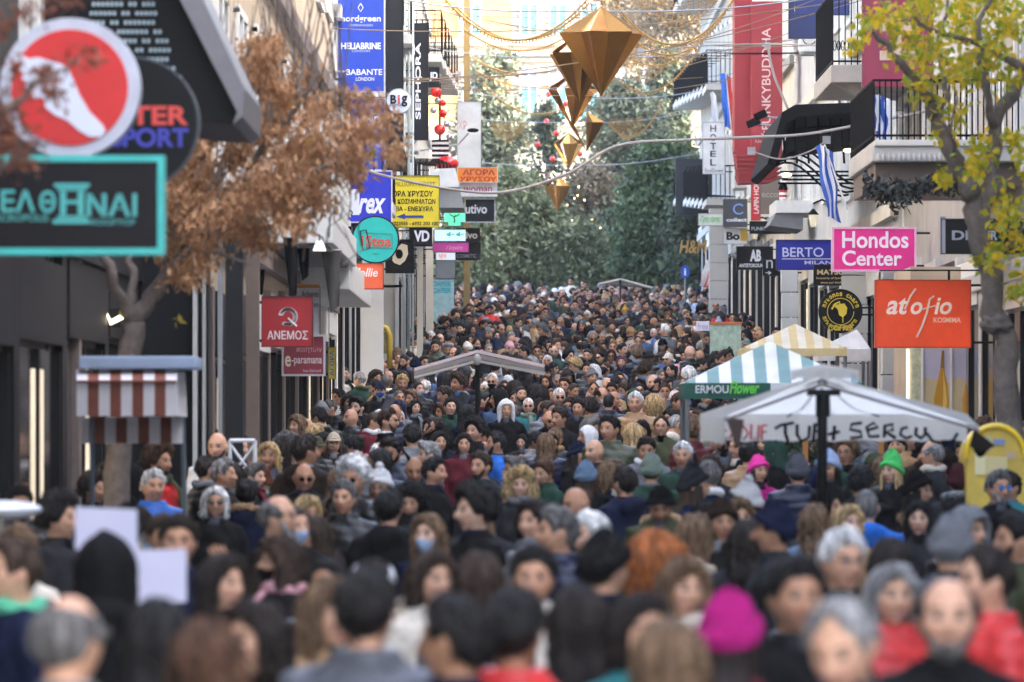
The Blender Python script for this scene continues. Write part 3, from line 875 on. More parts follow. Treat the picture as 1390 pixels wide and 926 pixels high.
# ---- the people of the photograph that can be picked out: column, row and height of the head in the photo,
#      way faced (0 = downhill), female, hair, hair colour, coat, coat colour, hat, worn things
A_ = lambda px, py, hp, face, fem, hair, hc, coat, cc, hat=None, hy=0, tilt=0, pose=0, skin=1, **ex: dict(px=px, py=py, hpx=hp, face=face, fem=fem, hair=hair, haircol=hc, coat=coat, coatcol=cc, hat=hat, hy=hy, hp=tilt, pose=pose, skin=skin, ex=ex)
CAST = [
 A_(20, 780, 104, -70, 0, 'receding', 'brown', 'hooded', 'navy', scarf='mint green'),
 A_(92, 872, 112, 150, 0, 'fringe', 'greying', 'jacket', 'olive green'),
 A_(143, 778, 96, 180, 0, None, 'black', 'hooded', 'black', ('hood', 'black')),
 A_(241, 738, 62, 5, 0, 'short', 'dark brown', 'jacket', 'navy', skin=2, pose=2),
 A_(292, 684, 46, 5, 1, 'bob', 'white', 'coat', 'black', sunglasses=1, skin=0),
 A_(208, 662, 46, 20, 0, 'short', 'white', 'puffer', 'bright blue'),
 A_(127, 666, 48, 60, 1, 'curly', 'brown', 'coat', 'black'),
 A_(175, 654, 48, 160, 0, None, 'black', 'hooded', 'black', ('hood', 'black')),
 A_(80, 706, 56, 70, 0, 'curly', 'black', 'jacket', 'charcoal'),
 A_(335, 672, 44, 170, 1, 'bun', 'black', 'hooded', 'navy', fur='camel'),
 A_(303, 645, 40, 75, 0, 'short', 'grey', 'jacket', 'dark brown'),
 A_(300, 795, 82, 50, 1, 'long', 'dark brown', 'coat', 'black'),
 A_(350, 872, 104, -50, 1, 'long', 'dark brown', 'coat', 'dark brown'),
 A_(214, 872, 108, 180, 1, 'long', 'black', 'puffer', 'black'),
 A_(281, 908, 112, 175, 1, 'wavy', 'chestnut', 'coat', 'charcoal'),
 A_(377, 703, 70, 72, 0, 'fringe', 'greying', 'coat', 'dark brown', longbeard='grey', glasses=1),
 A_(467, 678, 54, -14, 0, 'short', 'greying', 'puffer', 'black', stub=1, skin=0),
 A_(528, 693, 52, 170, 0, 'short', 'black', 'hooded', 'black'),
 A_(583, 727, 54, -30, 1, 'long', 'light brown', 'coat', 'navy', mask='pale blue', skin=4),
 A_(644, 695, 66, -65, 0, 'curly', 'black', 'jacket', 'black', skin=4),
 A_(383, 765, 68, -75, 1, 'wavy', 'brown', 'coat', 'black', mask='black', scarf='pink'),
 A_(503, 790, 72, 10, 1, 'ponytail', 'dark brown', 'coat', 'black', tilt=30, band='white'),
 A_(497, 835, 96, 170, 0, 'short', 'black', 'puffer', 'slate grey'),
 A_(446, 838, 84, 40, 1, 'wavy', 'light brown', 'coat', 'camel'),
 A_(585, 790, 76, 35, 1, 'bob', 'brown', 'hooded', 'cream', fur='beige'),
 A_(650, 792, 76, 175, 1, 'long', 'brown', 'jacket', 'grey'),
 A_(617, 872, 100, -120, 0, 'short', 'black', 'jacket', 'black', skin=3),
 A_(698, 862, 100, 165, 0, 'short', 'black', 'puffer', 'red', skin=3),
 A_(723, 788, 72, 0, 0, 'short', 'black', 'jacket', 'black', stub=1, skin=0),
 A_(757, 724, 66, -80, 0, 'short', 'greying', 'puffer', 'navy', skin=0),
 A_(803, 730, 54, -60, 0, 'short', 'white', 'jacket', 'olive green', skin=4),
 A_(786, 850, 116, 180, 1, 'long', 'dark brown', 'coat', 'dark brown'),
 A_(820, 772, 80, 140, 0, 'short', 'black', 'jacket', 'black', ('beanie', 'black')),
 A_(898, 683, 54, -5, 0, 'crop', 'black', 'hooded', 'olive green', ('beanie', 'black'), tilt=28, fur='camel', skin=3),
 A_(890, 772, 84, 175, 1, 'bigcurly', 'ginger', 'coat', 'dark brown'),
 A_(941, 728, 62, 120, 1, 'long', 'light brown', 'coat', 'beige'),
 A_(926, 803, 88, 25, 1, 'wavy', 'light brown', 'coat', 'camel', scarf='cream'),
 A_(990, 868, 116, 165, 1, 'underlong', 'dark brown', 'coat', 'burgundy', ('beanie', 'magenta')),
 A_(868, 862, 92, 30, 1, 'bob', 'dark brown', 'coat', 'teal'),
 A_(908, 905, 120, 178, 1, 'bob', 'light brown', 'coat', 'charcoal'),
 A_(706, 660, 42, 0, 1, 'bigcurly', 'blond', 'coat', 'charcoal', scarf='grey', skin=4),
 A_(787, 684, 50, -60, 0, None, 'grey', 'jacket', 'black', tilt=12, skin=2),
 A_(849, 657, 44, -150, 0, 'short', 'dark brown', 'hooded', 'navy'),
 A_(1012, 738, 72, 170, 1, 'long', 'dark brown', 'coat', 'charcoal'),
 A_(795, 648, 40, 170, 1, 'underlong', 'brown', 'jacket', 'black', ('beanie', 'steel blue')),
 A_(884, 640, 38, 175, 0, 'crop', 'brown', 'jacket', 'dark green', ('beanie', 'sage green')),
 A_(1052, 722, 66, -100, 0, 'crop', 'black', 'jacket', 'charcoal', ('beanie', 'navy'), skin=2),
 A_(1176, 690, 54, 178, 0, 'crop', 'greying', 'hooded', 'bright blue', skin=4),
 A_(1143, 765, 72, 25, 0, 'short', 'white', 'jacket', 'black', glasses=1, skin=1),
 A_(1208, 768, 76, 170, 1, 'long', 'dark brown', 'puffer', 'maroon'),
 A_(1080, 815, 92, 15, 0, 'short', 'black', 'jacket', 'black', skin=2, stub=1),
 A_(1152, 872, 128, -25, 0, 'receding', 'grey', 'jacket', 'denim blue', tilt=22, skin=1),
 A_(1285, 842, 128, 0, 0, 'fringe', 'dark brown', 'jacket', 'black', beard='greying', skin=1),
 A_(1210, 812, 92, 15, 1, 'bob', 'grey', 'puffer', 'red'),
 A_(1340, 792, 96, -75, 0, 'receding', 'dark brown', 'puffer', 'red', stub=1),
 A_(1291, 745, 80, 175, 0, 'crop', 'grey', 'jacket', 'slate grey', ('beanie', 'grey')),
 A_(1380, 735, 68, -75, 0, 'short', 'black', 'hooded', 'olive green', beard='black', skin=2),
 A_(1355, 664, 52, 25, 0, 'short', 'greying', 'jacket', 'black', beard='grey', sunglasses='blue', skin=0),
 A_(1211, 640, 44, -40, 1, 'underlong', 'blond', 'coat', 'black', ('tallbeanie', 'bright green'), skin=4),
 A_(1245, 668, 54, 65, 1, 'underlong', 'black', 'coat', 'black', ('beanie', 'black'), skin=4),
 A_(1029, 640, 38, 30, 1, 'underlong', 'dark brown', 'jacket', 'magenta', ('beanie', 'hot pink')),
 A_(1083, 642, 42, 178, 0, 'crop', 'black', 'puffer', 'navy', ('beanie', 'slate grey')),
 A_(1302, 655, 48, 172, 1, 'crop', 'black', 'hooded', 'charcoal', ('beanie', 'maroon'), fur='grey'),
 A_(1248, 706, 54, -10, 1, 'wavy', 'black', 'coat', 'charcoal', skin=4),
 A_(1168, 657, 44, 170, 0, 'quiff', 'black', 'jacket', 'black', skin=3),
 A_(1106, 712, 56, 175, 1, 'wavy', 'light brown', 'jacket', 'steel blue'),
 A_(1150, 712, 54, 30, 1, 'bob', 'blond', 'coat', 'camel', skin=4),
 A_(563, 638, 34, 0, 0, None, 'black', 'jacket', 'black', tilt=16, skin=3),
 A_(477, 568, 29, -60, 0, None, 'black', 'puffer', 'charcoal', skin=0),
 A_(516, 531, 23, 0, 0, 'crop', 'black', 'coat', 'black', ('cap', 'navy'), mask='bright blue'),
 A_(453, 603, 30, 5, 1, 'underlong', 'brown', 'coat', 'dark brown', ('cap', 'beige')),
 A_(412, 648, 38, 10, 0, None, 'black', 'jacket', 'black', sunglasses=1, tilt=12, skin=2),
 A_(589, 642, 40, 68, 0, 'short', 'black', 'coat', 'black', stub=1, skin=0),
 A_(653, 634, 38, -35, 0, 'short', 'brown', 'hooded', 'charcoal', beard='brown', skin=0),
 A_(674, 603, 36, -80, 0, 'receding', 'black', 'jacket', 'bright blue', beard='black', skin=2),
 A_(611, 553, 26, 15, 0, 'short', 'dark brown', 'hooded', 'dark green', skin=4),
 A_(563, 554, 25, 25, 1, 'long', 'black', 'coat', 'black', scarf='grey', skin=4),
 A_(687, 557, 27, 5, 0, None, 'black', 'hooded', 'black', ('hood', 'white')),
 A_(717, 552, 27, 0, 1, 'crop', 'white', 'jacket', 'teal', sunglasses=1, scarf='sage green', skin=4),
 A_(785, 555, 28, -15, 0, 'short', 'dark brown', 'jacket', 'black', stub=1, skin=0),
 A_(808, 614, 40, -50, 0, None, 'grey', 'jacket', 'charcoal', stub=1, skin=1),
 A_(898, 580, 28, -8, 0, 'receding', 'brown', 'jacket', 'olive green', glasses=1),
 A_(877, 610, 31, 0, 0, 'short', 'dark brown', 'jacket', 'grey', scarf='white', tilt=14, skin=2),
 A_(927, 620, 36, -10, 0, 'short', 'white', 'jacket', 'dark green', skin=0),
 A_(741, 604, 33, 178, 1, 'long', 'light brown', 'puffer', 'navy'),
 A_(888, 552, 31, 172, 1, 'bigcurly', 'blond', 'coat', 'beige'),
 A_(826, 547, 27, 176, 0, 'crop', 'black', 'puffer', 'navy', pack='slate grey'),
 A_(844, 492, 19, -10, 1, 'bob', 'auburn', 'coat', 'black', band='purple', skin=4),
 A_(630, 604, 30, 0, 1, 'bob', 'dark brown', 'coat', 'burgundy'),
]
EXCLUDE = []       # (x0, x1, d0, d1) ground taken by stalls, trees, lamp posts
def head_z(d, s): return rise(d) + 1.605 * s
people = []
for c in CAST:
    d = FPX * .285 / c['hpx']
    best = None
    for dd in np.linspace(d * .72, d * 1.3, 80):
        s = (Z(c['py'], dd) - rise(dd)) / 1.605
        cost = abs(math.log(dd / d)) * .6 + max(0, abs(s - (.965 if c['fem'] else 1.02)) - .03) * 9
        if best is None or cost < best[0]: best = (cost, dd, s)
    c['d'] = best[1]; c['scale'] = min(max(best[2], .86), 1.13)
    c['x'] = X(c['px'], c['d']); c['cast'] = True
    people.append(c)
# two figures too close to each other: the farther one steps back a little
for it in range(30):
    for a in people:
        for b in people:
            if a is not b and a['d'] <= b['d'] and math.hypot(a['x'] - b['x'], a['d'] - b['d']) < .44:
                b['d'] += .12; b['x'] = X(b['px'], b['d'])
for c in people:
    c['scale'] = min(max((Z(c['py'], c['d']) - rise(c['d'])) / 1.605, .86), 1.13)
def fill_crowd():
    r = random.Random(77)
    cast = list(people)
    d = 12.6
    while d < 190:
        half = 695 / FPX * d
        step = .90 if d < 50 else .92
        x0, x1 = max(-half - .5, -2.2 if d > 120 else -2.55 if d > 52 else -3.1), min(half + .5, 6.05 if d > 106 else 4.95 if d > 62 else 6.0)
        x = x0 + r.uniform(0, step)
        while x < x1:
            xx, dd = x + r.gauss(0, .2), d + r.gauss(0, .3)
            x += step * r.uniform(.55, 1.5)
            if any(a <= xx <= b and e <= dd <= f for a, b, e, f in EXCLUDE): continue
            sp = random_spec(r, dd)
            if dd > 165: sp['scale'] *= 1.0
            hp = FPX * .243 * sp['scale'] / dd
            px = CX + xx / dd * FPX; py = HOR - (head_z(dd, sp['scale']) - CAMZ) / dd * FPX
            bad = False
            for c in cast:
                if abs(c['d'] - dd) < .5 and abs(c['x'] - xx) < .42: bad = True; break
                if dd < c['d']:
                    if abs(c['px'] - px) < hp * .62 + c['hpx'] * .25 and c['py'] > py - hp * .62 - c['hpx'] * .3: bad = True; break
                    if abs(c['px'] - px) < hp * 1.15 and c['py'] > py + hp * .35: bad = True; break
            if bad: continue
            if any(abs(q['d'] - dd) < .36 and abs(q['x'] - xx) < .36 for q in people[-30:]): continue
            sp.update(px=px, py=py, hpx=hp, d=dd, x=xx, cast=False)
            people.append(sp)
        d += step * .92
def sort_out():
    """Front to back on a coarse raster: how much of each head shows."""
    W, H = 348, 232
    yy, xx = np.mgrid[0:H, 0:W]
    used = np.zeros((H, W), bool)
    people.sort(key=lambda c: c['d'])
    for c in people:
        cx, cy, h = c['px'] / 4, c['py'] / 4, c['hpx'] / 4
        x0, x1 = max(int(cx - h * 1.1), 0), min(int(cx + h * 1.1) + 1, W)
        y0 = max(int(cy - h * .6), 0); y1 = min(int(cy + h * 1.9) + 1, H)
        if x0 >= x1 or y0 >= y1: c['vis'] = 0; continue
        sx, sy = xx[y0:y1, x0:x1], yy[y0:y1, x0:x1]
        m = ((sx - cx) / (h * .40 + .3)) ** 2 + ((sy - cy) / (h * .53 + .3)) ** 2 < 1
        m |= (np.abs(sx - cx) < h * .82) & (sy > cy + h * .78)
        c['vis'] = int((m & ~used[y0:y1, x0:x1]).sum())
        used[y0:y1, x0:x1] |= m

# shapes shared by everyone are made while the scene is still empty
for _f in (0, 1):
    for _p in (0, 1, 2):
        body_base(_p, _f)
        for _s in ('puffer', 'coat', 'hooded', 'jacket'): coat_mesh(_s, _p, _f)
# ------------------------------------------------------------------ the setting: street and buildings
XL, XR = -2.9, 6.4
_ds = [-60, 10, 20, 30, 34, 38, 42, 47, 54, 62, 70, 80, 90, 100, 113, 127, 143, 160, 180, 200, 230, 260, 300, 340, 420, 600]
def sheet(name, x0, x1, lift, m, d0=-60, d1=600):
    ds = [d for d in _ds if d0 < d < d1]; ds = [d0] + ds + [d1]
    b = MB()
    b.add([(x, d, rise(max(d, 0)) + lift) for d in ds for x in (x0, x1)], [(2 * i, 2 * i + 1, 2 * i + 3, 2 * i + 2) for i in range(len(ds) - 1)])
    o = b.build(name, m); o['kind'] = 'structure'
    return o
sheet('ground', -400, 400, -.02, mat('ground_earth', (.16, .15, .13), .9, var=.3, scale=.3))
_pv = mat('granite_paving', (.21, .205, .20), .7, var=.3, scale=1.5, bump=.3)
_br = None
_st = sheet('street', XL - 1, XR + 1, .0, _pv, -20, 262)

def fbox(parent, name, m, s, xf, d0, d1, z0, z1, proud, inset=0.0, **k):
    """Box on a street face at x = xf; s = +1 on the left side of the street, -1 on the right."""
    a, b = xf - s * inset, xf + s * proud
    return MB().box(min(a, b), max(a, b), d0, d1, z0, z1).build(name, m, parent, **k)
M_GLASS = mat('shop_glass', (.02, .024, .03), .08, var=.3, scale=1.0, spec=.8)
M_PANE = mat('window_pane', (.05, .065, .08), .1, var=.3, scale=.8, spec=.8)
M_FRAME_W = mat('white_joinery', srgb('dcdcd6'), .45, var=.1)
M_FRAME_D = mat('dark_metal', (.006, .0065, .007), .5, var=.25, spec=.2)
M_IRON = mat('black_iron', (.007, .007, .008), .85, var=.2, spec=.1)
M_STEEL = mat('grey_steel', (.30, .31, .32), .4, metal=.6, var=.15)
def building(name, label, s, xf, d0, d1, h, wm, tm, depth=9, bay=3.2, gf=3.9, st=3.3, zmax=15, balcony=0, shop=True, pil=None, shutters=None, fas=None):
    t = thing(name, label, 'building', loc=(xf, d0, rise(d0)))
    t.matrix_world = Matrix.Translation((0, 0, 0)); t.location = (0, 0, 0)
    zb = rise(max(d0, 0)) - 1.0
    fbox(t, 'wall', wm, s, xf, d0, d1, zb, rise(max(d0, 0)) + h, 0, depth)
    n = max(1, int(round((d1 - d0) / bay))); w = (d1 - d0) / n
    r = random.Random(int(d0 * 7 + s))
    for i in range(n):
        a, b = d0 + i * w, d0 + (i + 1) * w
        z0 = rise(max((a + b) / 2, 0))
        fbox(t, 'pilaster', pil or tm, s, xf, a - .22, a + .22, z0 - .4, z0 + gf - .25, .07 + .01 * (i % 3))
        if shop:
            g_ = fbox(t, 'shop_window', M_GLASS, s, xf, a + .35, b - .35, z0 - .2, z0 + gf - .95, .02)
            for dd in (a + .30, (a + b) / 2 - .03, b - .36):
                fbox(g_, 'mullion', M_FRAME_D, s, xf, dd, dd + .06, z0 - .2, z0 + gf - .95, .06)
            if r.random() < .45:
                e = a + w * r.uniform(.2, .6)
                fbox(g_, 'added_glow_panel', mat('added_window_glow', (1, .82, .58), .5, var=.4, scale=2, emit=.05), s, xf, e, e + w * .22, z0 + .9, z0 + gf - 1.1, .03)  # glowing panel added at random windows to imitate lit interiors
            fbox(t, 'fascia', fas or r.choice([tm, M_FRAME_D, M_FRAME_W]), s, xf, a + .24, b - .24, z0 + gf - .9, z0 + gf - .28, .09)
        k = 0
        z = z0 + gf + .9
        while z + 1.9 < zmax + rise(max(d0, 0)):
            wi = fbox(t, 'window', M_PANE, s, xf, a + w * .28, b - w * .28, z, z + 1.75, .015)
            for (e0, e1, y0, y1) in ((a + w * .25, a + w * .29, z - .05, z + 1.8), (b - w * .29, b - w * .25, z - .05, z + 1.8), (a + w * .48, a + w * .52, z, z + 1.75), (a + w * .25, b - w * .25, z + 1.75, z + 1.84), (a + w * .22, b - w * .22, z - .12, z - .03)):
                fbox(wi, 'window_frame', M_FRAME_W, s, xf, e0, e1, y0, y1, .06)
            if shutters:
                for e0, e1 in ((a + w * .10, a + w * .24), (b - w * .24, b - w * .10)):
                    fbox(t, 'shutter', shutters, s, xf, e0, e1, z, z + 1.75, .05)
            if balcony and (i + k) % balcony == 0:
                sl = fbox(t, 'balcony', tm, s, xf, a + .1, b - .1, z - .40, z - .22, .95)
                rail_box(t, s, xf, a + .12, b - .12, z - .22, .93)
            z += st; k += 1
    zc = rise(max(d0, 0)) + gf + .05
    for j in range(5):
        zz = rise(max((d0 + d1) / 2, 0)) + gf + j * st
        if zz > zmax + rise(max(d0, 0)): break
        fbox(t, 'cornice', tm, s, xf, d0 + .05, d1 - .05, zz - .12, zz + .10, .13)
    return t
def rail_box(parent, s, xf, d0, d1, z, out, h=.95, m=None, gap=.13):
    """Iron railing round a balcony: handrails, end panel towards the camera and front run."""
    b = MB(); x1 = xf + s * out; q = .014
    for zz in (z + .06, z + h):
        b.box(min(xf, x1), max(xf, x1), d0 - q, d0 + q, zz - q, zz + q)
        b.box(x1 - q, x1 + q, d0, d1, zz - q, zz + q)
    n = max(3, int(abs(out) / gap))
    for i in range(n + 1):
        x = xf + s * out * i / n
        b.box(x - .009, x + .009, d0 - .009, d0 + .009, z, z + h)
    n = max(3, int((d1 - d0) / gap))
    for i in range(1, n + 1):
        y = d0 + (d1 - d0) * i / n
        b.box(x1 - .009, x1 + .009, y - .009, y + .009, z, z + h)
    return b.build('railing', m or M_IRON, parent)
W_CREAM = mat('cream_stucco', srgb('cfc6b4'), .8, var=.18, scale=.8, bump=.15)
W_WHITE = mat('white_stucco', srgb('d6d5cf'), .75, var=.14, scale=.8, bump=.12)
W_GREY = mat('grey_stone', srgb('a39f97'), .75, var=.2, scale=1.2, bump=.2)
W_BEIGE = mat('beige_marble', srgb('b9a88f'), .55, var=.18, scale=1.2, bump=.1)
W_DARK = mat('dark_cladding', (.0055, .006, .007), .5, var=.3, spec=.2)
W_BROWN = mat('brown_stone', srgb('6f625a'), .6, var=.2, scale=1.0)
W_LGREY = mat('pale_grey_render', srgb('bcbcb8'), .7, var=.15, scale=.8)

# left side of the street
B1 = building('shop_building', 'dark clad shop building behind the foot sign and dark canopy', 1, -3.6, 4, 54, 14.5, W_DARK, M_FRAME_D, bay=4.4, shop=True, gf=3.6, fas=M_FRAME_D)
B2 = building('shop_building', 'beige stone building carrying the white balcony slab and red hanging sign', 1, XL, 54, 91.5, 14.5, W_BEIGE, W_BROWN, bay=4.1, gf=3.4, balcony=0)
B3 = building('shop_building', 'white rendered building behind the tall blue brand banner', 1, XL, 92, 121.5, 14.5, W_WHITE, W_LGREY, bay=3.6, balcony=3)
B4 = building('shop_building', 'pale building with iron balconies beside the red ornament column', 1, -2.5, 122, 168, 14.5, W_CREAM, W_LGREY, bay=3.6, balcony=2)
# right side
B5 = building('shop_building', 'grey stone building behind the yellow leaved tree', -1, XR, 5, 93, 17, W_GREY, W_LGREY, bay=4.0, balcony=0)
B6 = building('shop_building', 'pale stone building with iron canopy over its pavement', -1, XR - .05, 93.5, 128, 17, W_LGREY, W_CREAM, bay=3.8, balcony=0)
B7 = building('shop_building', 'cream building under the tall red banner', -1, XR, 128.5, 162, 17, W_CREAM, W_GREY, bay=3.7, balcony=0)
B8 = building('hotel_building', 'grey stone hotel with dark iron balconies at the far street corner', -1, XR + .1, 162.5, 196, 17, W_GREY, W_LGREY, bay=3.7, balcony=1)
B9 = building('shading_block', 'unseen pale block added to shade the trees of the square', -1, 12.5, 197, 240, 17, W_CREAM, W_GREY, bay=4, shop=False)  # out of view, added to keep the sun off the square trees
# end wall of the far left corner, with its pale columns facing the street
for i, (p0, p1, d) in enumerate(((566, 574, 124), (578, 588, 128))):
    x0, x1 = X(p0, d), X(p1, d)
    MB().box(x0, x1, d, d + .3, rise(d) - .2, rise(d) + 4.2).build('column', W_CREAM, B4)
MB().box(X(490, 98), X(520, 98), 98, 98.4, rise(98) - .2, Z(392, 98)).build('column', W_WHITE, B3)
# stone piers of the right-hand building, laid of separate blocks
for (p0, p1, d, y0) in ((1142, 1176, 101, 372), (1196, 1226, 93.2, 360), (1060, 1082, 118, 370), (962, 988, 163, 300)):
    x0, x1 = X(p0, d), X(p1, d)
    me = None
    z = rise(d) - .3; hh = .52; k = 0
    while z < Z(y0, d):
        if me is None:
            o = MB().box(x0, x1, d - .30, d + .2, 0, hh - .018).build('stone_block', W_LGREY, B8 if d > 150 else B6, bevel=.012); me = o.data
        else: o = link('stone_block', me, B8 if d > 150 else B6)
        o.location = (.006 * (k % 3), .004 * (k % 2), z); z += hh; k += 1
# white balcony slab with slatted front, on the beige building
sl = MB()
x0, x1 = XL, X(452, 66)
_a = B2
MB().box(x0, x1, 66, 76, Z(330, 66), Z(286, 66)).build('balcony', M_FRAME_W, _a, bevel=.02)
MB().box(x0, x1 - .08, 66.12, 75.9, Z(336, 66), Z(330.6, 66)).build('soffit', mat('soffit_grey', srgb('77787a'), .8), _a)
MB().box(x0, X(470, 73), 74.5, 86, Z(392, 74), Z(350, 74)).build('balcony', M_FRAME_W, _a, bevel=.02)
for i in range(7):
    zz = Z(283 - i * 14, 66)
    MB().box(x0, x1 - .12, 66.05, 66.12, zz, zz + .065).build('slat', M_FRAME_W, _a)
    MB().box(x1 - .13, x1 - .06, 66.13, 75.5, zz, zz + .065).build('slat', M_FRAME_W, _a)
MB().box(x1 - .14, x1 - .02, 66.0, 66.12, Z(286, 66), Z(180, 66)).build('post', M_FRAME_W, _a)
# dark shop fronts on the near left: mullions, a glass strip with the sky reflection put in its colour, lit neon
for (p0, p1, d, m_) in ((14, 32, 42.6, mat('bronze_mullion', srgb('5e564e'), .4, metal=.4)), (44, 66, 44, mat('blue_glass', srgb('10263f'), .1, spec=.9)), (74, 84, 45, mat('bronze_mullion', srgb('5e564e'), .4)),
                        (98, 108, 46.3, mat('taupe_post', srgb('75675f'), .5)), (34, 44, 43.6, mat('sky_reflection_glass', srgb('5c6b78'), .05, spec=1.0))):
    MB().box(X(p0, d), X(p1, d), d - .05, d + .25, -.3, Z(338, d)).build('mullion', m_, B1)
MB().box(-3.6, -2.86, 54.0 - .5, 54.0, 0, 9).build('return_wall', W_DARK, B2)
for p0, p1, d, c in ((262, 268, 53.2, 'b9b9b4'), (275, 279, 53.2, 'a5a5a0'), (296, 302, 53.3, '8a8c8c'), (306, 330, 53.4, '38393b'), (334, 352, 56, '6b5b4e')):
    MB().box(X(p0, d), X(p1, d), d - .05, d + .1, 0, Z(300, d)).build('trim', hexmat(c, .5), B2)
_n = thing('neon_sign', 'lit white zigzag neon strip inside the dark shop front', 'neon sign')
_n_m = mat('neon_white', (1, .86, .6), .4, var=0, emit=.35)
MB().tube([P(106, 436, 49.5), P(124, 424, 49.5), P(130, 440, 49.5), P(146, 428, 49.5), P(150, 438, 49.5), P(166, 430, 49.5)], .022, 8).build('neon_tube', _n_m, _n)
MB().box(X(108, 49.6), X(164, 49.6), 49.6, 49.66, Z(445, 49.6), Z(418, 49.6)).build('backing', W_DARK, _n)

# canopy of dark perforated metal over the near left pavement
cp = thing('metal_canopy', 'dark perforated metal canopy with grey edge beam above round signs', 'canopy')
def prism(pts, d0, d1):
    n = len(pts)
    V = [P(a, b, d0) for a, b in pts] + [Vector((X(a, d0), d1, Z(b, d0))) for a, b in pts]
    return V, [tuple(range(n))[::-1], tuple(range(n, 2 * n))] + [(i, (i + 1) % n, n + (i + 1) % n, n + i) for i in range(n)]
MB().add(*prism([(60, -60), (214, -60), (322, 152), (316, 168), (262, 166), (60, 120)], 36.5, 39)).build('panel', W_DARK, cp)
MB().add(*prism([(214, -60), (248, -60), (331, 118), (328, 158), (316, 168), (322, 152)], 36.3, 39)).build('edge_beam', mat('beam_grey', srgb('7c7a7c'), .45, metal=.2), cp)
hm_ = mat('perforation_light', srgb('b9ccd0'), .4, var=0)
b = MB()
for j in range(13):
    for i in range(26):
        px, py = 118 + i * 6.2 + (j % 2) * 3, 2 + j * 12.5
        if px < 205 + (py - 0) * .40 and py < 150 and (i * 7 + j * 3) % 11 > 1:
            b.box(X(px, 36.4), X(px + 3.6, 36.4), 36.47, 36.496, Z(py + 5, 36.4), Z(py, 36.4))
o = b.build('perforation', hm_, cp); o['kind'] = 'stuff'

# ------------------------------------------------------------------ signs
def sign(label, px0, py0, px1, py1, d, bg, texts=(), frame=None, fw=3, side=None, name='hanging_sign', emit=0, thick=.09, bracket=True, cat='sign', round_=False, rough=.4, xf=None):
    """A board facing down the street; texts: (string, px0, py0, px1, py1, colour[, bold, shear, rot])."""
    x0, x1, z0, z1 = X(px0, d), X(px1, d), Z(py1, d), Z(py0, d)
    if frame is None and not round_:
        frame = ''.join('%02x' % int(int(bg[i:i + 2], 16) * .45 + 10) for i in (0, 2, 4)); fw = 70 / d
    side = side if side is not None else (1 if (px0 + px1) / 2 < CX else -1)
    t = thing(name, label, cat)
    k = hexmat(bg, rough, var=.08, emit=emit) if emit else hexmat(bg, rough, var=.17, scale=2.2)
    cxx, czz, rr = (x0 + x1) / 2, (z0 + z1) / 2, (x1 - x0) / 2
    if round_:
        n = 48
        def disc(r, y0, y1):
            V = [(cxx + r * math.cos(2 * math.pi * i / n), y, czz + r * math.sin(2 * math.pi * i / n)) for y in (y0, y1) for i in range(n)]
            return V, [tuple(range(n)), tuple(range(n, 2 * n))[::-1]] + [(i, n + i, n + (i + 1) % n, (i + 1) % n) for i in range(n)]
        if frame:
            MB().add(*disc(rr, d, d + thick)).build('rim', hexmat(frame, .4), t)
            MB().add(*disc(rr - fw / FPX * d, d - .012, d + .02)).build('panel', k, t)
        else: MB().add(*disc(rr, d - .012, d + thick)).build('panel', k, t)
    else:
        MB().box(x0, x1, d - .012, d + thick, z0, z1).build('panel', k, t, bevel=.006)
        if frame:
            f = fw / FPX * d; fm = hexmat(frame, .4)
            for a in ((x0 - f, x1 + f, z1, z1 + f), (x0 - f, x1 + f, z0 - f, z0), (x0 - f, x0, z0, z1), (x1, x1 + f, z0, z1)):
                MB().box(a[0], a[1], d - .03, d + thick + .01, a[2], a[3]).build('frame', fm, t)
    if bracket:
        wx = xf if xf is not None else ((-3.62 if d < 54 else XL if d < 122 else -2.5) if side > 0 else XR)
        e = x0 if side > 0 else x1
        if (e - wx) * side > .02:
            b_ = MB()
            for zz in (z1 - .06, z0 + .06) if not round_ else (czz + .06, czz - .06):
                b_.tube([(wx - .02 * side, d + thick / 2, zz), ((cxx if round_ else e + .02 * side), d + thick / 2, zz)], .018, 6)
            b_.build('bracket', M_FRAME_D, t)
    for tx in texts:
        s_, a0, b0, a1, b1, c = tx[:6]
        bold = tx[6] if len(tx) > 6 else .0; sh = tx[7] if len(tx) > 7 else 0.; ro = tx[8] if len(tx) > 8 else 0
        lettering(s_, X(a0, d), Z(b1, d), X(a1, d), Z(b0, d), d - .014, hexmat(c, .4, var=0, emit=emit) if emit else hexmat(c, .4, var=0), t, bold=bold, shear=sh, rot=ro)
    return t
def patch(t, pts, d, c, name='emblem', off=.02, rough=.4, **k):
    """A flat printed or cut shape lying on a sign, outlined in photo pixels of its board."""
    n = len(pts)
    V = [(X(a, d), d - off, Z(b, d)) for a, b in pts] + [(X(a, d), d - off + .006, Z(b, d)) for a, b in pts]
    return MB().add(V, [tuple(range(n))[::-1]] + [(i, (i + 1) % n, n + (i + 1) % n, n + i) for i in range(n)]).build(name, hexmat(c, rough, var=0, **k), t)
def ell(cx, cy, rx, ry, n=20, a0=0, a1=360): return [(cx + rx * math.cos(D(a)), cy + ry * math.sin(D(a))) for a in np.linspace(a0, a1, n, endpoint=(a1 - a0) < 360)]
def stroke(t, pts, w, d, c, name='emblem', off=.014):
    return MB().tube([(X(a, d), d - off - .004, Z(b, d)) for a, b in pts], w / FPX * d / 2, 6).build(name, hexmat(c, .4, var=0), t)

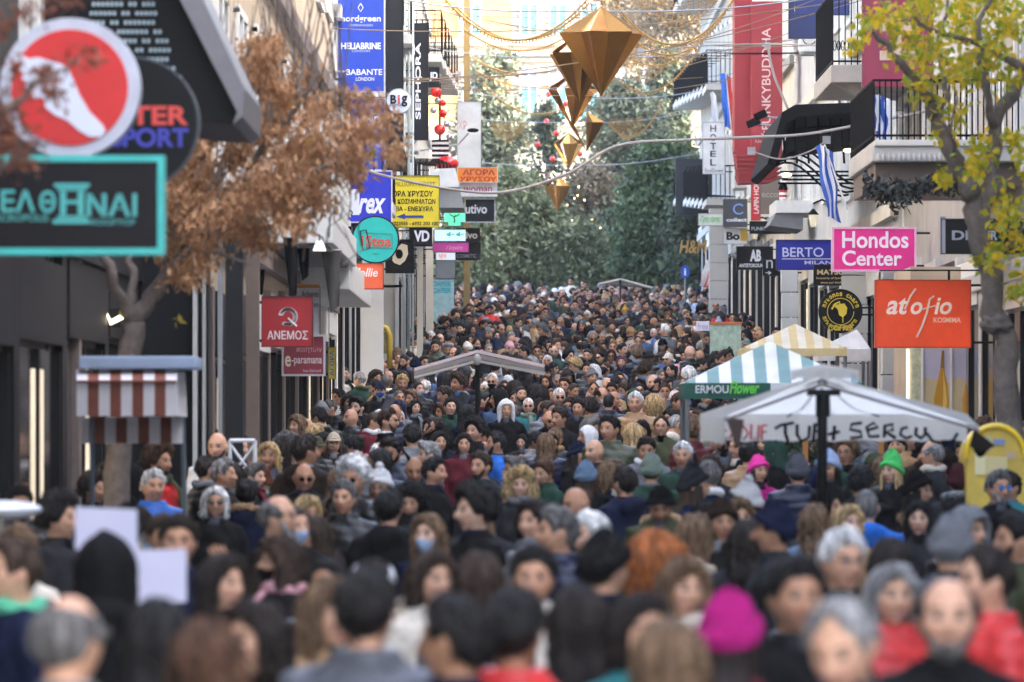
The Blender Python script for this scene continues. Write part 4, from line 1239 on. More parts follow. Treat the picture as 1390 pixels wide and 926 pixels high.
t = sign('round red sign with a white foot and white rim', 0, 24, 190, 214, 31, 'd8201f', frame='c9ccd8', fw=16, round_=True, thick=.16)
patch(t, [(28, 74), (40, 80), (52, 78), (66, 82), (80, 86), (93, 92), (100, 108), (108, 128), (122, 152), (140, 170), (144, 178), (138, 186), (122, 186), (108, 178), (92, 164), (74, 156), (62, 146), (60, 134), (44, 126), (36, 112), (34, 94)], 31, 'dfe2ee', 'foot_emblem')
for i, (a, b) in enumerate(((30, 82), (36, 94), (38, 106), (42, 118), (50, 128))):
    patch(t, ell(a, b, 9 - i * .6, 6, 14), 31, 'dfe2ee', 'toe', .022)
t = sign('round black sign with red and blue outlined sports lettering', 90, 84, 271, 250, 33.5, '12161b', [('INTER', 134, 144, 256, 170, 'e0463c', .03), ('SPORT', 150, 174, 256, 200, '3a3fae', .03)], frame='4a5055', fw=3, round_=True)
t = sign('wide dark sign in turquoise frame with Greek lettering and column', -24, 220, 214, 337, 29.5, '231f26',
         [('ΕΛ', 2, 258, 48, 288, '49b3ac', .02), ('Θ', 54, 259, 76, 289, '49b3ac', .02), ('ΝΑΙ', 118, 263, 186, 294, '49b3ac', .02), ('ACROPOLIS', -8, 291, 66, 301, '3f9a95', .02), ('ROOFTOP', 124, 298, 184, 306, '3f9a95', .02)], frame='3fc4ba', fw=9, thick=.14)
for a in ((74, 249, 122, 254), (78, 255, 118, 259), (82, 260, 90, 292), (106, 260, 114, 292), (90, 272, 106, 277), (78, 293, 118, 297), (72, 298, 122, 304)):
    patch(t, [(a[0], a[1]), (a[2], a[1]), (a[2], a[3]), (a[0], a[3])], 29.5, '49b3ac', 'column_emblem')
t = sign('red square hanging sign with white wreath and ANEMOS in Greek', 356, 403, 424, 470, 62, 'a51218', [('ΑΝΕΜΟΣ', 363, 449, 418, 461, 'e8dcd8', .01)])
for i in range(22):
    a = D(200 + i * 13.2); cx, cy = 391 + 10 * math.cos(a), 430 + 10.5 * math.sin(a)
    patch(t, ell(cx, cy, 3.6, 2.2, 8), 62, 'e8dcd8', 'leaf_emblem')
stroke(t, [(391, 432), (397, 438), (403, 443)], 3, 62, 'e8dcd8')
t = sign('maroon framed sign reading e-paramana', 385, 457, 439, 508, 69, '8d2436', [('e', 387, 483, 395, 498, 'e9d3c0', .02), ('-paramana', 396, 486, 437, 497, 'e2cfcf', .01), ('ποιητών', 402, 470, 437, 480, 'cf9aa0'), ('bus άρωμα', 412, 501, 436, 506, 'e2cfcf')], frame='c9c3c6', fw=2.5)
t = sign('white notice board with orange top edge behind the red square sign', 386, 390, 434, 456, 73, 'd9dade', [('Athens', 409, 395, 432, 403, '3a3a40'), ('station', 408, 410, 432, 417, '3a3a40'), ('on', 412, 428, 424, 434, '3a3a40')])
patch(t, [(386, 386), (434, 386), (434, 391), (386, 391)], 73, 'e8902a', 'edge')
stroke(t, ell(396, 404, 5, 6, 16) + [(401, 404)], 1.5, 73, '3a3a40')
sign('narrow yellow strip sign beside the maroon framed sign', 446, 472, 455, 514, 78, 'd8c23a', [('ΑΓΟΡΑ', 447.5, 476, 453.5, 510, '2b4f9c', .01, 0, 1)])
t = sign('round turquoise sign reading iStoa with a phone', 477, 293, 542, 358, 86, '0fb5ab', [('i', 490, 320, 494, 334, 'c8452f', .02), ('Stoa', 496, 320, 531, 335, 'c8452f', .03), ('mobile', 505, 343, 514, 346, '0a6862')], frame='2d3236', fw=2, round_=True)
stroke(t, [(489, 314), (497, 312), (502, 337), (493, 340), (489, 314)], 1.6, 86, '123f44')
stroke(t, [(494, 316), (532, 318), (533, 338), (497, 336)], .8, 86, '566a60')
t = sign('blue sign with white square and script rex lettering', 459, 233, 531, 301, 90, '1f2fc4', [('rex', 486, 269, 524, 290, 'e6e8f4', .03, .35), ], frame='cfd2dc', fw=1.5)
patch(t, [(458, 257), (488, 257), (488, 292), (458, 292)], 90, 'dfe3ea', 'white_square')
lettering('nto', X(459, 90), Z(293, 90), X(479, 90), Z(284, 90), 90 - .03, hexmat('2a2a30', .4, var=0), t)
t = sign('tall blue banner listing three watch and fashion brands in white', 459, -40, 521, 124, 93, '1742b8', [('nordgreen', 463, 21, 517, 32, 'dde3f2', .015), ('COPENHAGEN', 473, 33, 506, 36, 'b4c3e6'), ('HELIABRINE', 463, 58, 517, 67, 'dde3f2', .03), ('LONDON', 478, 68, 502, 71, 'b4c3e6'), ('BABANTE', 470, 94, 519, 102, 'dde3f2', .015), ('LONDON', 483, 105, 508, 110, 'dde3f2', .01)], frame='b9c2d4', fw=1.6, name='brand_banner', cat='banner')
stroke(t, [(489.5, 5), (493, 10.5), (489.5, 16), (486, 10.5), (489.5, 5)], 1.2, 93, 'dde3f2')
t = sign('lower blue banner reading MARIE in white beneath the tall one', 470, 134, 522, 230, 93.5, '1742b8', [('MARIE', 490, 149, 515, 156, 'dde3f2', .02), ('MIND', 484, 158, 517, 168, 'dde3f2', .03)], frame='b9c2d4', fw=1.4, name='brand_banner', cat='banner')
patch(t, ell(492, 185, 6, 5, 14), 93.5, 'dde3f2')
sign('dark charcoal wall panel behind the blue banners', 524, -40, 547, 232, 97, '33373d', name='wall_panel', cat='panel')
for a0, a1, c in ((546, 551, 'aeb6b4'), (553, 557, '8f9a9a'), (559, 562, 'b9c2c0')):
    pp = thing('drain_pipe', {'aeb6b4': 'pale grey thick drain pipe next to the charcoal panel', '8f9a9a': 'dull grey drain pipe between two paler pipes', 'b9c2c0': 'thin pale pipe next to the black vertical sign'}[c], 'pipe')
    dd = 112
    MB().tube([(X((a0 + a1) / 2, dd), dd, rise(dd)), (X((a0 + a1) / 2, dd), dd, Z(-40, dd))], (a1 - a0) / 2 / FPX * dd, 10).build('pipe', hexmat(c, .5), pp, smooth=True)
    for zz in (3, 6, 9): MB().box(XL, X(a1, dd), dd - .02, dd + .02, rise(dd) + zz, rise(dd) + zz + .05).build('clamp', M_STEEL, pp)
sign('round white sign reading Big', 524, 119, 559, 156, 95, 'd3d8de', [('B', 530, 129, 538, 141, '3c3c42', .03), ('i', 540, 129, 543, 141, 'c2452f', .03), ('g', 545, 130, 553, 145, '3c3c42', .03), ('STORES', 529, 141, 545, 144, '5a5a60')], frame='8f9499', fw=1.2, round_=True)
sign('tall black sign with SEPHORA running upwards', 562, 32, 581, 190, 121.3, '2a2d33', [('SEPHORA', 564, 58, 571, 162, 'e4e6ea', .02, 0, 1)])
sign('small black sign with white letters JD above the red ornaments', 581, 92, 596, 118, 121.6, '24272c', [('JD', 583, 98, 594, 110, 'e4e6ea', .04)])
t = sign('yellow gold exchange sign with black Greek lettering and blue arrow', 531, 239, 596, 308, 96, 'e5cf1e', [('MILLION MARKET', 535, 247, 591, 253, '6b6320'), ('ΑΓΟΡΑ ΧΡΥΣΟΥ', 522, 259, 588, 267, '2c2b18', .02), ('ΠΩΛΗΣΗ ΚΟΣΜΗΜΑΤΩΝ', 508, 270, 591, 277, '2c2b18', .02), ('ΑΣΦΑΛΕΙΑ - ΕΝΕΧΥΡΑ', 508, 280, 588, 287, '2c2b18', .02), ('210 3223555 - 6932 200 100', 520, 301, 595, 306, '3f3d20', .02)])
patch(t, [(538, 294), (550, 290), (550, 292.5), (575, 292.5), (575, 296), (550, 296), (550, 298)], 96, '2a3a8e', 'arrow')
sign('black sign with white letters VD below the yellow sign', 556, 309, 586, 334, 110, '17181b', [('VD', 562, 313, 583, 328, 'dcdce0', .04)])
t = sign('black square sign with gold shield emblem', 524, 326, 561, 370, 99, '1b1b1e', frame='0f0f10', fw=1)
patch(t, [(545, 331), (553, 333), (554, 345), (550, 354), (543, 360), (535, 357), (530, 350), (536, 340)], 99, 'cdbf9f', 'shield')
patch(t, ell(542, 345, 5, 6.5, 16), 99, '1b1b1e', 'shield_centre', .026)
sign('orange sign with white script Folli Follie', 462, 358, 520, 392, 82, 'ec6435', [('Folli Follie', 452, 364, 513, 376, 'f3e5dd', .02, .25)])
sign('black sign with white letters behind the turquoise round sign', 462, 302, 532, 352, 94, '1e2024', [('DUR', 466, 308, 496, 322, 'c9ccd2', .02)])
t = thing('pharmacy_cross', 'lit green pharmacy cross with bowl and snake', 'sign')
dd = 128
_gm = mat('pharmacy_green', (.10, .85, .38), .4, var=0, emit=.06)
MB().box(X(609, dd), X(625, dd), dd, dd + .12, Z(306, dd), Z(283, dd)).box(X(603, dd), X(631, dd), dd + .003, dd + .117, Z(301, dd), Z(288, dd)).build('cross', _gm, t)
stroke(t, [(610, 290), (613, 293), (617, 294), (621, 293), (624, 290)], 1.6, dd, '0c3a1e'); stroke(t, [(617, 294), (617, 303)], 1.2, dd, '0c3a1e'); stroke(t, [(614, 302), (620, 299), (615, 297), (619, 291)], .9, dd, '0c3a1e')
MB().tube([(-2.5, dd + .06, Z(295, dd)), (X(604, dd), dd + .06, Z(295, dd))], .02, 6).build('bracket', M_FRAME_D, t)
t = sign('lit display board with arrows under the pharmacy cross', 590, 312, 632, 327, 129, 'bfe6ee', [('←', 606, 315, 617, 321, '1f7f88', .03), ('←', 619, 315, 630, 321, '1f7f88', .03)], emit=.05, xf=-2.5)
sign('magenta sign with white round logo and script', 588, 329, 636, 342, 127, 'c23f93', [('Γληνέα', 606, 334, 628, 340, 'e9b9d6', .0, .3)], xf=-2.5)
sign('small lit picture screen over a grey box below the magenta sign', 592, 343, 618, 353, 128.5, 'd7e2ea', [('NEW', 596, 345, 606, 351, 'd86a4a', .02)], emit=.03, xf=-2.5)
sign('grey metal meter box below the lit screen', 592, 354, 618, 378, 128.4, '6f767b', name='meter_box', cat='box', thick=.3, xf=-2.5)
t = sign('orange sign with red Greek lettering for gold buying', 621, 228, 675, 247, 150, 'f08a1c', [('ΑΓΟΡΑ', 628, 230, 672, 238, 'a81c1c', .03), ('ΧΡΥΣΟΥ', 624, 240, 674, 247, 'a81c1c', .03)], frame='d8c9bb', fw=1, xf=-2.5)
sign('white sign reading woman in purple red', 623, 248, 675, 267, 150.2, 'dfe0e6', [('woman', 629, 254, 668, 262, 'a8355c', .015)], xf=-2.5)
sign('dark framed sign reading tivo in white', 632, 271, 671, 301, 150.4, '2b3138', [('utivo', 632, 278, 661, 290, 'd8dade', .02)], frame='aab0b2', fw=1.5, xf=-2.5)
sign('black sign reading tivo above cosmetic lettering', 620, 310, 651, 329, 152, '1b1e23', [('utivo', 622, 315, 648, 324, 'd8d0c0', .02)], xf=-2.5)
sign('black sign with small COSMETIC lettering', 618, 330, 652, 353, 152.3, '1a1d22', [('COSMETIC', 620, 345, 647, 350, '9aa0a8', .01)], xf=-2.5)
sign('white hanging cloth panel with faded lettering', 621, 138, 653, 227, 156, 'c9cbca', [('ΧΡ', 622, 164, 634, 176, 'c98f8a')], xf=-2.5, name='cloth_panel', cat='banner')
# right-hand side
t = sign('white vertical HOTEL sign with small script', 954, 166, 984, 236, 161, 'd9dcde', [('H', 964, 170, 972, 179, '33363c', .01), ('O', 964, 182, 972, 191, '33363c', .01), ('T', 964, 194, 972, 203, '33363c', .01), ('E', 964, 205, 972, 213, '33363c', .01), ('L', 964, 216, 972, 225, '33363c', .01), ('EcoDown', 957, 229, 981, 234, '33363c')])
sign('white sign with green handwritten Greek lettering', 948, 290, 981, 306, 161.4, 'cfd6cf', [('Γρηγόρης', 951, 293, 978, 303, '52b552', .02, .3)])
t = sign('dark grey sign with blue ring logo reading collect', 982, 271, 1014, 308, 151, '3a3e45', [('collect', 986, 296, 1014, 301, 'dfe3ea', .03)])
stroke(t, ell(1003, 284, 7, 6.5, 18, 40, 320), 2.2, 151, '7fa6ec')
t = sign('white sign with bold black Bo letters and yellow corner', 982, 310, 1014, 331, 151.3, 'dfe2e2', [('Bo', 986, 315, 1004, 326, '15161a', .04)])
patch(t, [(1005, 312), (1014, 312), (1014, 327), (1005, 327)], 151.3, 'd9b02a', 'corner')
sign('red vertical sign reading LAPIN HOUSE upwards', 1020, 249, 1032, 299, 139, 'c9232b', [('LAPIN HOUSE', 1023, 238, 1030, 290, 'eadada', .02, 0, 1)])
sign('taupe sign reading ecco in pale letters', 1032, 239, 1058, 290, 131, '857a70', [('ecco', 1034, 262, 1056, 268, 'b9b2aa', .01)])
sign('small black sign reading FUNKYBUDDHA', 1018, 301, 1073, 317, 127, '23262b', [('FUNKYBUDDHA', 1020, 308, 1070, 313, 'aab0b6', .02)])
t = sign('black sign with AB monogram and ANTETOKOUNBROS', 1000, 335, 1049, 366, 136, '1a1b1f', [('AB', 1018, 339, 1033, 355, 'd8dade', .05), ('ANTETOKOUNBROS', 1003, 358, 1048, 363, 'd8dade', .03)])
t = sign('black sign with large n and edge lettering with arrow', 1036, 352, 1081, 374, 123, '1d1f24', [('n', 1040, 353, 1049, 364, 'c3c7cc', .0), ('edge', 1056, 364, 1070, 370, '9aa0a8', .01), ('→', 1039, 368, 1047, 373, 'd8dade', .02)])
t = sign('dark blue sign reading BERTO MILANO with white rule', 1055, 327, 1129, 365, 108, '1c259c', [('BERTO', 1062, 336, 1118, 349, 'ccd2f0', .01), ('MILANO', 1092, 354, 1140, 359, 'ccd2f0', .015)], frame='141a5e', fw=1.5)
patch(t, [(1061, 351), (1128, 351), (1128, 352.2), (1061, 352.2)], 108, 'ccd2f0', 'rule')
sign('black sign with gold lettering below the pink sign', 1105, 360, 1166, 387, 101, '1f1c19', [('MATSUDA', 1109, 366, 1163, 373, 'cbb68e', .03), ('brasserie of family tradition', 1108, 376, 1163, 380, 'cbb68e', .01), ('since our kitchen 1950', 1114, 382, 1158, 385, 'cbb68e', .01)])
t = sign('round black sign with yellow pelican reading mykonos charm COFFEE', 1111, 392, 1171, 453, 98, '17171a', [('COFFEE', 1124, 441.5, 1158, 449, 'd9bd35', .03)], round_=True)
stroke(t, ell(1141, 423, 18, 18, 28), 1.0, 98, 'd9bd35')
for txt, a0, r_, sg in (('mykonos charm', 200, 23.5, 1), ('mykonos charm', 158, 23.5, -1)):
    for i, ch in enumerate(txt):
        if ch == ' ': continue
        a = D(a0 + sg * i * (11.8 if sg > 0 else 10.4)); lx, ly = 1141 + r_ * math.cos(a), 423 + r_ * math.sin(a)
        lettering(ch, X(lx - 1.9, 98), Z(ly + 2.6, 98), X(lx + 1.9, 98), Z(ly - 2.6, 98), 98 - .014, hexmat('d9bd35', .4, var=0), t, bold=.03, ang=-(a + math.pi / 2) if sg > 0 else -(a - math.pi / 2))
patch(t, [(1130, 414), (1140, 413), (1146, 412), (1150, 418), (1149, 426), (1144, 431), (1139, 428), (1137, 420)], 98, 'd9bd35', 'pelican')
stroke(t, [(1141, 416), (1139, 410), (1133, 413), (1129, 420)], 2.4, 98, 'd9bd35'); stroke(t, [(1144, 430), (1144, 438)], 1.4, 98, 'd9bd35')
t = sign('bright pink sign with white Hondos Center lettering', 1132, 311, 1241, 366, 87, 'e5238c', [('Hondos', 1143, 314, 1233, 337, 'f2e4ec', .02), ('Center', 1143, 340, 1224, 361, 'f2e4ec', .02)], frame='dfaec8', fw=3, thick=.2)
t = sign('large orange sign with white brush script atofio KOSMIMA', 1189, 381, 1317, 471, 75, 'f2501b', [('at', 1203, 404, 1233, 427, 'f3e7e0', .02, .25), ('o', 1236, 410, 1252, 427, 'f3e7e0', .02, .25), ('io', 1268, 404, 1292, 427, 'f3e7e0', .02, .25), ('KOSMIMA', 1267, 431, 1304, 438, 'f0c9b8', .02)], frame='b8421c', fw=1.2, emit=.012, thick=.2)
stroke(t, [(1243, 392), (1236, 402), (1228, 420)], 3, 75, 'f3e7e0'); stroke(t, [(1268, 402), (1262, 406), (1258, 425), (1252, 442), (1244, 458)], 3.2, 75, 'f3e7e0'); stroke(t, [(1252, 420), (1262, 417), (1270, 415)], 2, 75, 'f3e7e0')
MB().box(X(1194, 75), XR, 75.03, 75.08, Z(368, 75), Z(366, 75)).box(X(1287, 75), X(1290, 75), 75.03, 75.08, Z(381, 75), Z(366, 75)).build('bracket', M_FRAME_D, t)
t = sign('black sign reading DLER behind the tree trunk', 1278, 298, 1420, 344, 67, '17181b', [('DL', 1292, 313, 1322, 326, '8f9498', .03), ('LER', 1330, 313, 1354, 326, '8f9498', .03)])
patch(t, [(1276, 294), (1283, 294), (1283, 344), (1276, 344)], 67, '8f9498', 'edge')
sign('red shop sign with white stripes behind the tree', 1370, 372, 1400, 462, 76, 'a81d2b', [('SALE', 1374, 420, 1392, 455, 'd8c0c2', .03, 0, 1)])
t = sign('maroon banner with large pale letter H', 1171, -40, 1266, 117, 76, '8e2b47', [('H', 1194, 30, 1244, 82, 'd0b3a0', .03, 0, 1)], frame='7a2a40', fw=1, name='shop_banner', cat='banner')
sign('navy sign panel above the iron balcony', 1071, -40, 1130, 52, 112, '1b2b5c', [('C', 1078, 6, 1084, 18, 'c9d0e0', .02)], name='shop_banner', cat='banner')
sign('navy upper sign panel with red top edge', 1080, -40, 1152, 20, 106, '1f3270', name='shop_banner', cat='banner')
# tall red awning banner with louvred foot
t = thing('awning_banner', 'tall red awning banner with FUNKYBUDDHA running upwards', 'banner'); dd = 125
_rm = mat('red_canvas', srgb('9a3236'), .7, var=.12, scale=2)
MB().box(X(998, dd), X(1022, dd), dd + .4, dd + 1.6, Z(205, dd), Z(-40, dd)).build('side_panel', _rm, t)
MB().box(X(1020, dd), X(1062, dd), dd, dd + 1.5, Z(205, dd), Z(2, dd)).build('front_panel', _rm, t)
for i in range(7):
    MB().add(*prism([(998 + i * .6, 207 + i * 6), (1062, 205 + i * 6 - 2), (1062 - i * 3, 211 + i * 6), (1000 + i * .6, 213 + i * 6)], dd + .1 + .05 * i, dd + 1.5)).build('slat', _rm, t)
lettering('FUNKYBUDDHA', X(1034, dd), Z(176, dd), X(1046, dd), Z(38, dd), dd - .002, hexmat('dcb9b0', .5, var=0), t, bold=.01, rot=1)
for i in range(7):
    a = D(180 + i * 30); stroke(t, [(1041, 186), (1041 + 9 * math.cos(a), 186 + 9 * math.sin(a))], 1.6, dd, 'dcb9b0')
lettering('FUNKYBUDDHA', X(1025, dd), Z(194, dd), X(1058, dd), Z(190, dd), dd - .002, hexmat('dcb9b0', .5, var=0), t)
MB().tube([P(990, 73, dd), P(1110, 72, dd)], .02, 6).build('bracket', M_FRAME_D, t)
# gold letters on the corner building
for k_, (a, b, c_, e, n) in enumerate(((927, 246, 962, 262, 'upper'), (922, 326, 960, 344, 'lower'))):
    t = thing('wall_lettering', 'gold H&M letters on the dark corner front, %s of two' % n, 'sign')
    MB().box(X(a - 10, 185), XR + .1, 184.9, 185.1, Z(e + 30, 185), Z(b - 30, 185)).build('backing', mat('dark_trellis', (.012, .016, .02), .5, var=.3), t) if k_ == 0 else None
    lettering('H&M', X(a, 184.8), Z(e, 184.8), X(c_, 184.8), Z(b, 184.8), 184.8, mat('gold_letter', srgb('b08a4e'), .35, metal=.6, var=.1), t, bold=.02, shear=.2)
# ------------------------------------------------------------------ upper right: iron canopy, balconies, flags, lamps
t = thing('iron_canopy', 'black iron and glass canopy with curved struts over the right pavement', 'canopy')
dd = 98
b = MB().add(*prism([(1042, 222), (1062, 152), (1080, 142), (1200, 138), (1200, 150), (1084, 158), (1068, 168), (1052, 228)], dd, dd + 7)); b.build('roof', M_IRON, t)
for i in range(9):
    px = 1062 + i * 16
    MB().tube([P(px, 160, dd + .5), P(px + 4, 222, dd + .5)], .02, 6).build('strut', M_IRON, t)
for k in range(4):
    MB().tube([Vector((X(1048 + 40 * u, dd), dd + .3 + k * 1.6, Z(226 - 24 * math.sin(u * 1.6), dd))) for u in np.linspace(0, 3.2, 12)], .022, 6).build('curved_strut', M_IRON, t)
    MB().tube([Vector((X(1075, dd), dd + .3 + k * 1.6, Z(232, dd))), Vector((X(1180, dd), dd + .3 + k * 1.6, Z(232, dd)))], .02, 6).build('tie_bar', M_IRON, t)
MB().add(*prism([(1072, 168), (1196, 160), (1196, 200), (1060, 214)], dd + 4, dd + 4.05)).build('glass_panel', mat('dark_canopy_glass', (.015, .015, .016), .15), t)
_lampm = mat('lamp_warm', (1, .84, .6), .4, var=0, emit=.6)
for i, (px, py) in enumerate(((1068, 237), (1152, 204))):
    t = thing('canopy_lamp', ('lit strip lamp under the iron canopy edge', 'small lit round lamp under the iron canopy')[i], 'lamp')
    MB().box(X(px - 9, 97), X(px + 8, 97), 97, 97.2, Z(py - 3, 97), Z(py - 5, 97)).build('housing', M_IRON, t)
    MB().add(*blob((X(px, 97), 97.1, Z(py, 97)), (.09, .06, .035), 12, 8)).build('bulb', _lampm, t, smooth=True)
for i, (px, py, d_) in enumerate(((1032, 157, 112), (1022, 167, 113))):
    t = thing('floodlight', ('upper black floodlight on an arm before the red banner', 'lower black floodlight on an arm before the red banner')[i], 'lamp')
    MB().add(*prism([(px - 9, py - 2), (px + 6, py - 9), (px + 11, py), (px - 6, py + 7)], d_, d_ + .25)).build('head', M_IRON, t, bevel=.01)
    MB().tube([P(px + 6, py + 2, d_ + .1), P(px + 40, py + 4, d_ + .1), Vector((XR, d_ + .1, Z(py + 4, d_)))], .022, 6).build('arm', M_STEEL, t)
# dark balcony at the top with curved bracket, and white stone balcony behind the tree
t = thing('iron_balcony', 'stone balcony with tall dark iron railing beside the maroon banner', 'balcony')
dd = 88
MB().box(X(1128, dd), XR, dd, dd + 5, Z(112, dd), Z(88, dd)).build('slab', W_GREY, t, bevel=.02)
MB().add(*prism([(1136, 114), (1180, 114), (1180, 146), (1160, 128)], dd + .4, dd + .8)).build('console', W_GREY, t)
rail_box(t, -1, XR, dd + .1, dd + 4.9, Z(88, dd), XR - X(1131, dd), h=1.15, gap=.09)
b = MB()
for i in range(14):
    px = 1133 + i * 5.5
    b.tube([P(px + 2.2 * math.cos(a), 62 + 7 * math.sin(a), dd + .1) for a in np.linspace(0, 6.28, 9)], .008, 4)
b.build('scrollwork', M_IRON, t)
t = thing('stone_balcony', 'white stone balcony with dentil edge and iron railing behind the tree', 'balcony')
dd = 71
MB().box(X(1184, dd), XR + .02, dd, dd + 5, Z(219, dd), Z(194, dd)).build('slab', W_LGREY, t, bevel=.02)
MB().box(X(1188, dd), XR, dd - .05, dd + 4.9, Z(198, dd), Z(190, dd)).build('coping', W_WHITE, t, bevel=.01)
for i in range(15):
    px = 1192 + i * 7
    MB().add(*blob((X(px, dd), dd - .04, Z(214, dd)), (.024, .03, .055), 8, 6)).build('dentil', W_LGREY, t)
rail_box(t, -1, XR, dd + .1, dd + 4.9, Z(190, dd), XR - X(1187, dd), h=.75, gap=.07)
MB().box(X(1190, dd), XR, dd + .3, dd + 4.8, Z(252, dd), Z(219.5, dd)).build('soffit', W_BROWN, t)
b = MB()
rr = random.Random(8)
for i in range(900):
    u = rr.random(); px = 1172 + u * 130; py = 238 + rr.gauss(0, 7) + 30 * math.exp(-((px - 1215) / 30) ** 2) * rr.random() + 12
    c = P(px, py, 70 + rr.uniform(-.3, .6)); e = Vector((rr.uniform(-1, 1), rr.uniform(-1, 1), rr.uniform(-1, 1))) * .05
    f = Vector((rr.uniform(-1, 1), rr.uniform(-1, 1), rr.uniform(-1, 1))) * .03
    b.add([c - e, c + f, c + e, c - f], [(0, 1, 2, 3)])
o = b.build('garland', mat('dark_garland', (.012, .016, .013), .7), t); o['kind'] = 'stuff'
# right-hand awning box above the blue sign, with barber pole
t = thing('awning_box', 'white awning box with grey soffit beside the barber pole', 'awning'); dd = 119
MB().box(X(1053, dd), XR, dd, dd + 3, Z(289, dd), Z(272, dd)).build('fascia', M_FRAME_W, t, bevel=.01)
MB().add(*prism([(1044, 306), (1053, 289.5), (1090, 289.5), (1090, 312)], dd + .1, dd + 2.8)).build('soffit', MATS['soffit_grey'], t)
t = thing('barber_pole', 'small red and white barber pole with black cap', 'pole'); dd = 118.5
for i in range(4):
    V, F = tube([P(1063, 271 - i * 3.2, dd), P(1063, 268 - i * 3.2, dd)], .085, 12)
    MB().add(V, F).build('band', hexmat('c83228' if i % 2 else 'e6e6e6', .3), t)
MB().tube([P(1063, 258, dd), P(1063, 250, dd)], [.10, .07], 12).build('cap', M_IRON, t)

def flag(label, p0, p1, d, w, h, cols, stripes, canton=None, lean=0.0, name='flag', stand=None):
    """A hanging flag of separate cloth stripes on a slanted pole."""
    t = thing(name, label, 'flag')
    a, e = P(*p0, d), P(*p1, d)
    MB().tube([a, e], .014, 6).build('pole', hexmat('d8d8d4', .4), t)
    n = 8
    for i in range(stripes):
        u0, u1 = i / stripes, (i + 1) / stripes
        V = []
        for j in range(n + 1):
            v = j / n
            for u in (u0, u1):
                x = e.x + (u - .5) * w * (1 - .25 * v) + lean * v * h + .02 * math.sin(9 * v + 4 * u)
                V.append((x, e.y + .05 * math.sin(11 * u + 5 * v) + .06 * v, e.z - v * h - (.14 * h) * abs(u - .2)))
        F = [(2 * j, 2 * j + 1, 2 * j + 3, 2 * j + 2) for j in range(n)]
        MB().add(V, F).build('stripe', hexmat(cols[i % len(cols)], .8), t, smooth=True)
    return t
flag('Greek flag hanging furled from a white pole above the pink sign', (1150, 285), (1119, 196), 84, .26, 1.05, ['3b62b8', 'dfe4ee', '2f57b0', 'dfe4ee', '2f57b0'], 5, lean=.14)
flag('Greek flag hanging below the maroon banner', (1190, 178), (1194, 128), 73, .28, .55, ['2f57b0', 'dfe4ee', '2f57b0', 'dfe4ee'], 4, lean=.1)
flag('blue flag with red border hanging beside the hotel sign', (993, 178), (985, 98), 160, .34, 1.5, ['2b62c0', '3a70cc', 'c23a34'], 3, lean=.06)
flag('pale furled flag next to the blue and red flag', (978, 178), (968, 124), 161, .2, 1.1, ['c3c9d4', 'dfe3ea'], 2, lean=.1)
flag('red and white flag held up over the far crowd', (958, 392), (972, 352), 165, .6, .75, ['d8d8dc', 'c8323a', 'b93038'], 3, lean=-.35)

# ------------------------------------------------------------------ left upper: ornaments, lamp, black banners
t = thing('ornament_column', 'column of red balls over black and white striped blocks', 'ornament'); dd = 147
_rb = mat('red_bauble', (.55, .015, .012), .15, var=0)
for px, py, r_ in ((591, 113, 5), (592, 125, 7.5), (601, 140, 4.5), (601, 154, 5.5), (597, 176, 7.5)):
    MB().add(*blob(P(px, py, dd), [r_ / FPX * dd] * 3, 18, 12)).build('ball', _rb, t, smooth=True)
MB().add(*blob(P(607, 222, dd), (.30, .30, .19), 20, 12)).build('dome', _rb, t, smooth=True)
for i in range(9):
    MB().box(X(586 + (i % 2), dd), X(609, dd), dd + .2, dd + .6, Z(192 + i * 3.4, dd), Z(189 + i * 3.4, dd)).build('block', hexmat('dcdcdc' if i % 2 else '1c1c1e', .5), t)
for i, (px, py) in enumerate(((588, 150), (594, 137), (606, 168), (610, 186), (614, 205))):
    MB().add(*blob(P(px, py, dd + .2), [.085] * 3, 14, 9)).build('ball', hexmat('b9bcc0', .2, metal=.7), t, smooth=True)
MB().tube([P(597, 235, dd + .3), P(597, 95, dd + .3)], .03, 6).build('pole', M_IRON, t)
t = thing('street_lamp', 'black lamp head on a thin arm before the white cloth panel', 'lamp'); dd = 152
MB().tube([Vector((-2.5, dd, Z(205, dd))), P(622, 196, dd), P(636, 181, dd)], .025, 6).build('arm', M_STEEL, t)
MB().add(*blob(P(642, 177, dd), (.16, .1, .06), 12, 8)).build('lamp_head', M_IRON, t, smooth=True)
t = thing('wooden_post', 'tall ochre post beside the iron balconies', 'post'); dd = 158
MB().box(X(629, dd), X(638, dd), dd, dd + .25, rise(dd), Z(-40, dd)).build('shaft', mat('ochre_wood', srgb('8a7346'), .7, bump=.2), t, bevel=.01)
MB().box(X(627, dd), X(640, dd), dd - .03, dd + .28, rise(dd), rise(dd) + .4).build('base', M_FRAME_D, t, bevel=.01)
t = thing('grey_awning', 'grey awning with white valance over the yellow sign', 'awning'); dd = 118
MB().add(*prism([(583, 232), (618, 230), (630, 282), (596, 282)], dd, dd + 3)).build('canopy', hexmat('8d8f8e', .8), t)
MB().add(*prism([(583, 230), (618, 228), (624, 254), (583, 254)], dd - .1, dd - .02)).build('valance', hexmat('cfd0ce', .8), t)
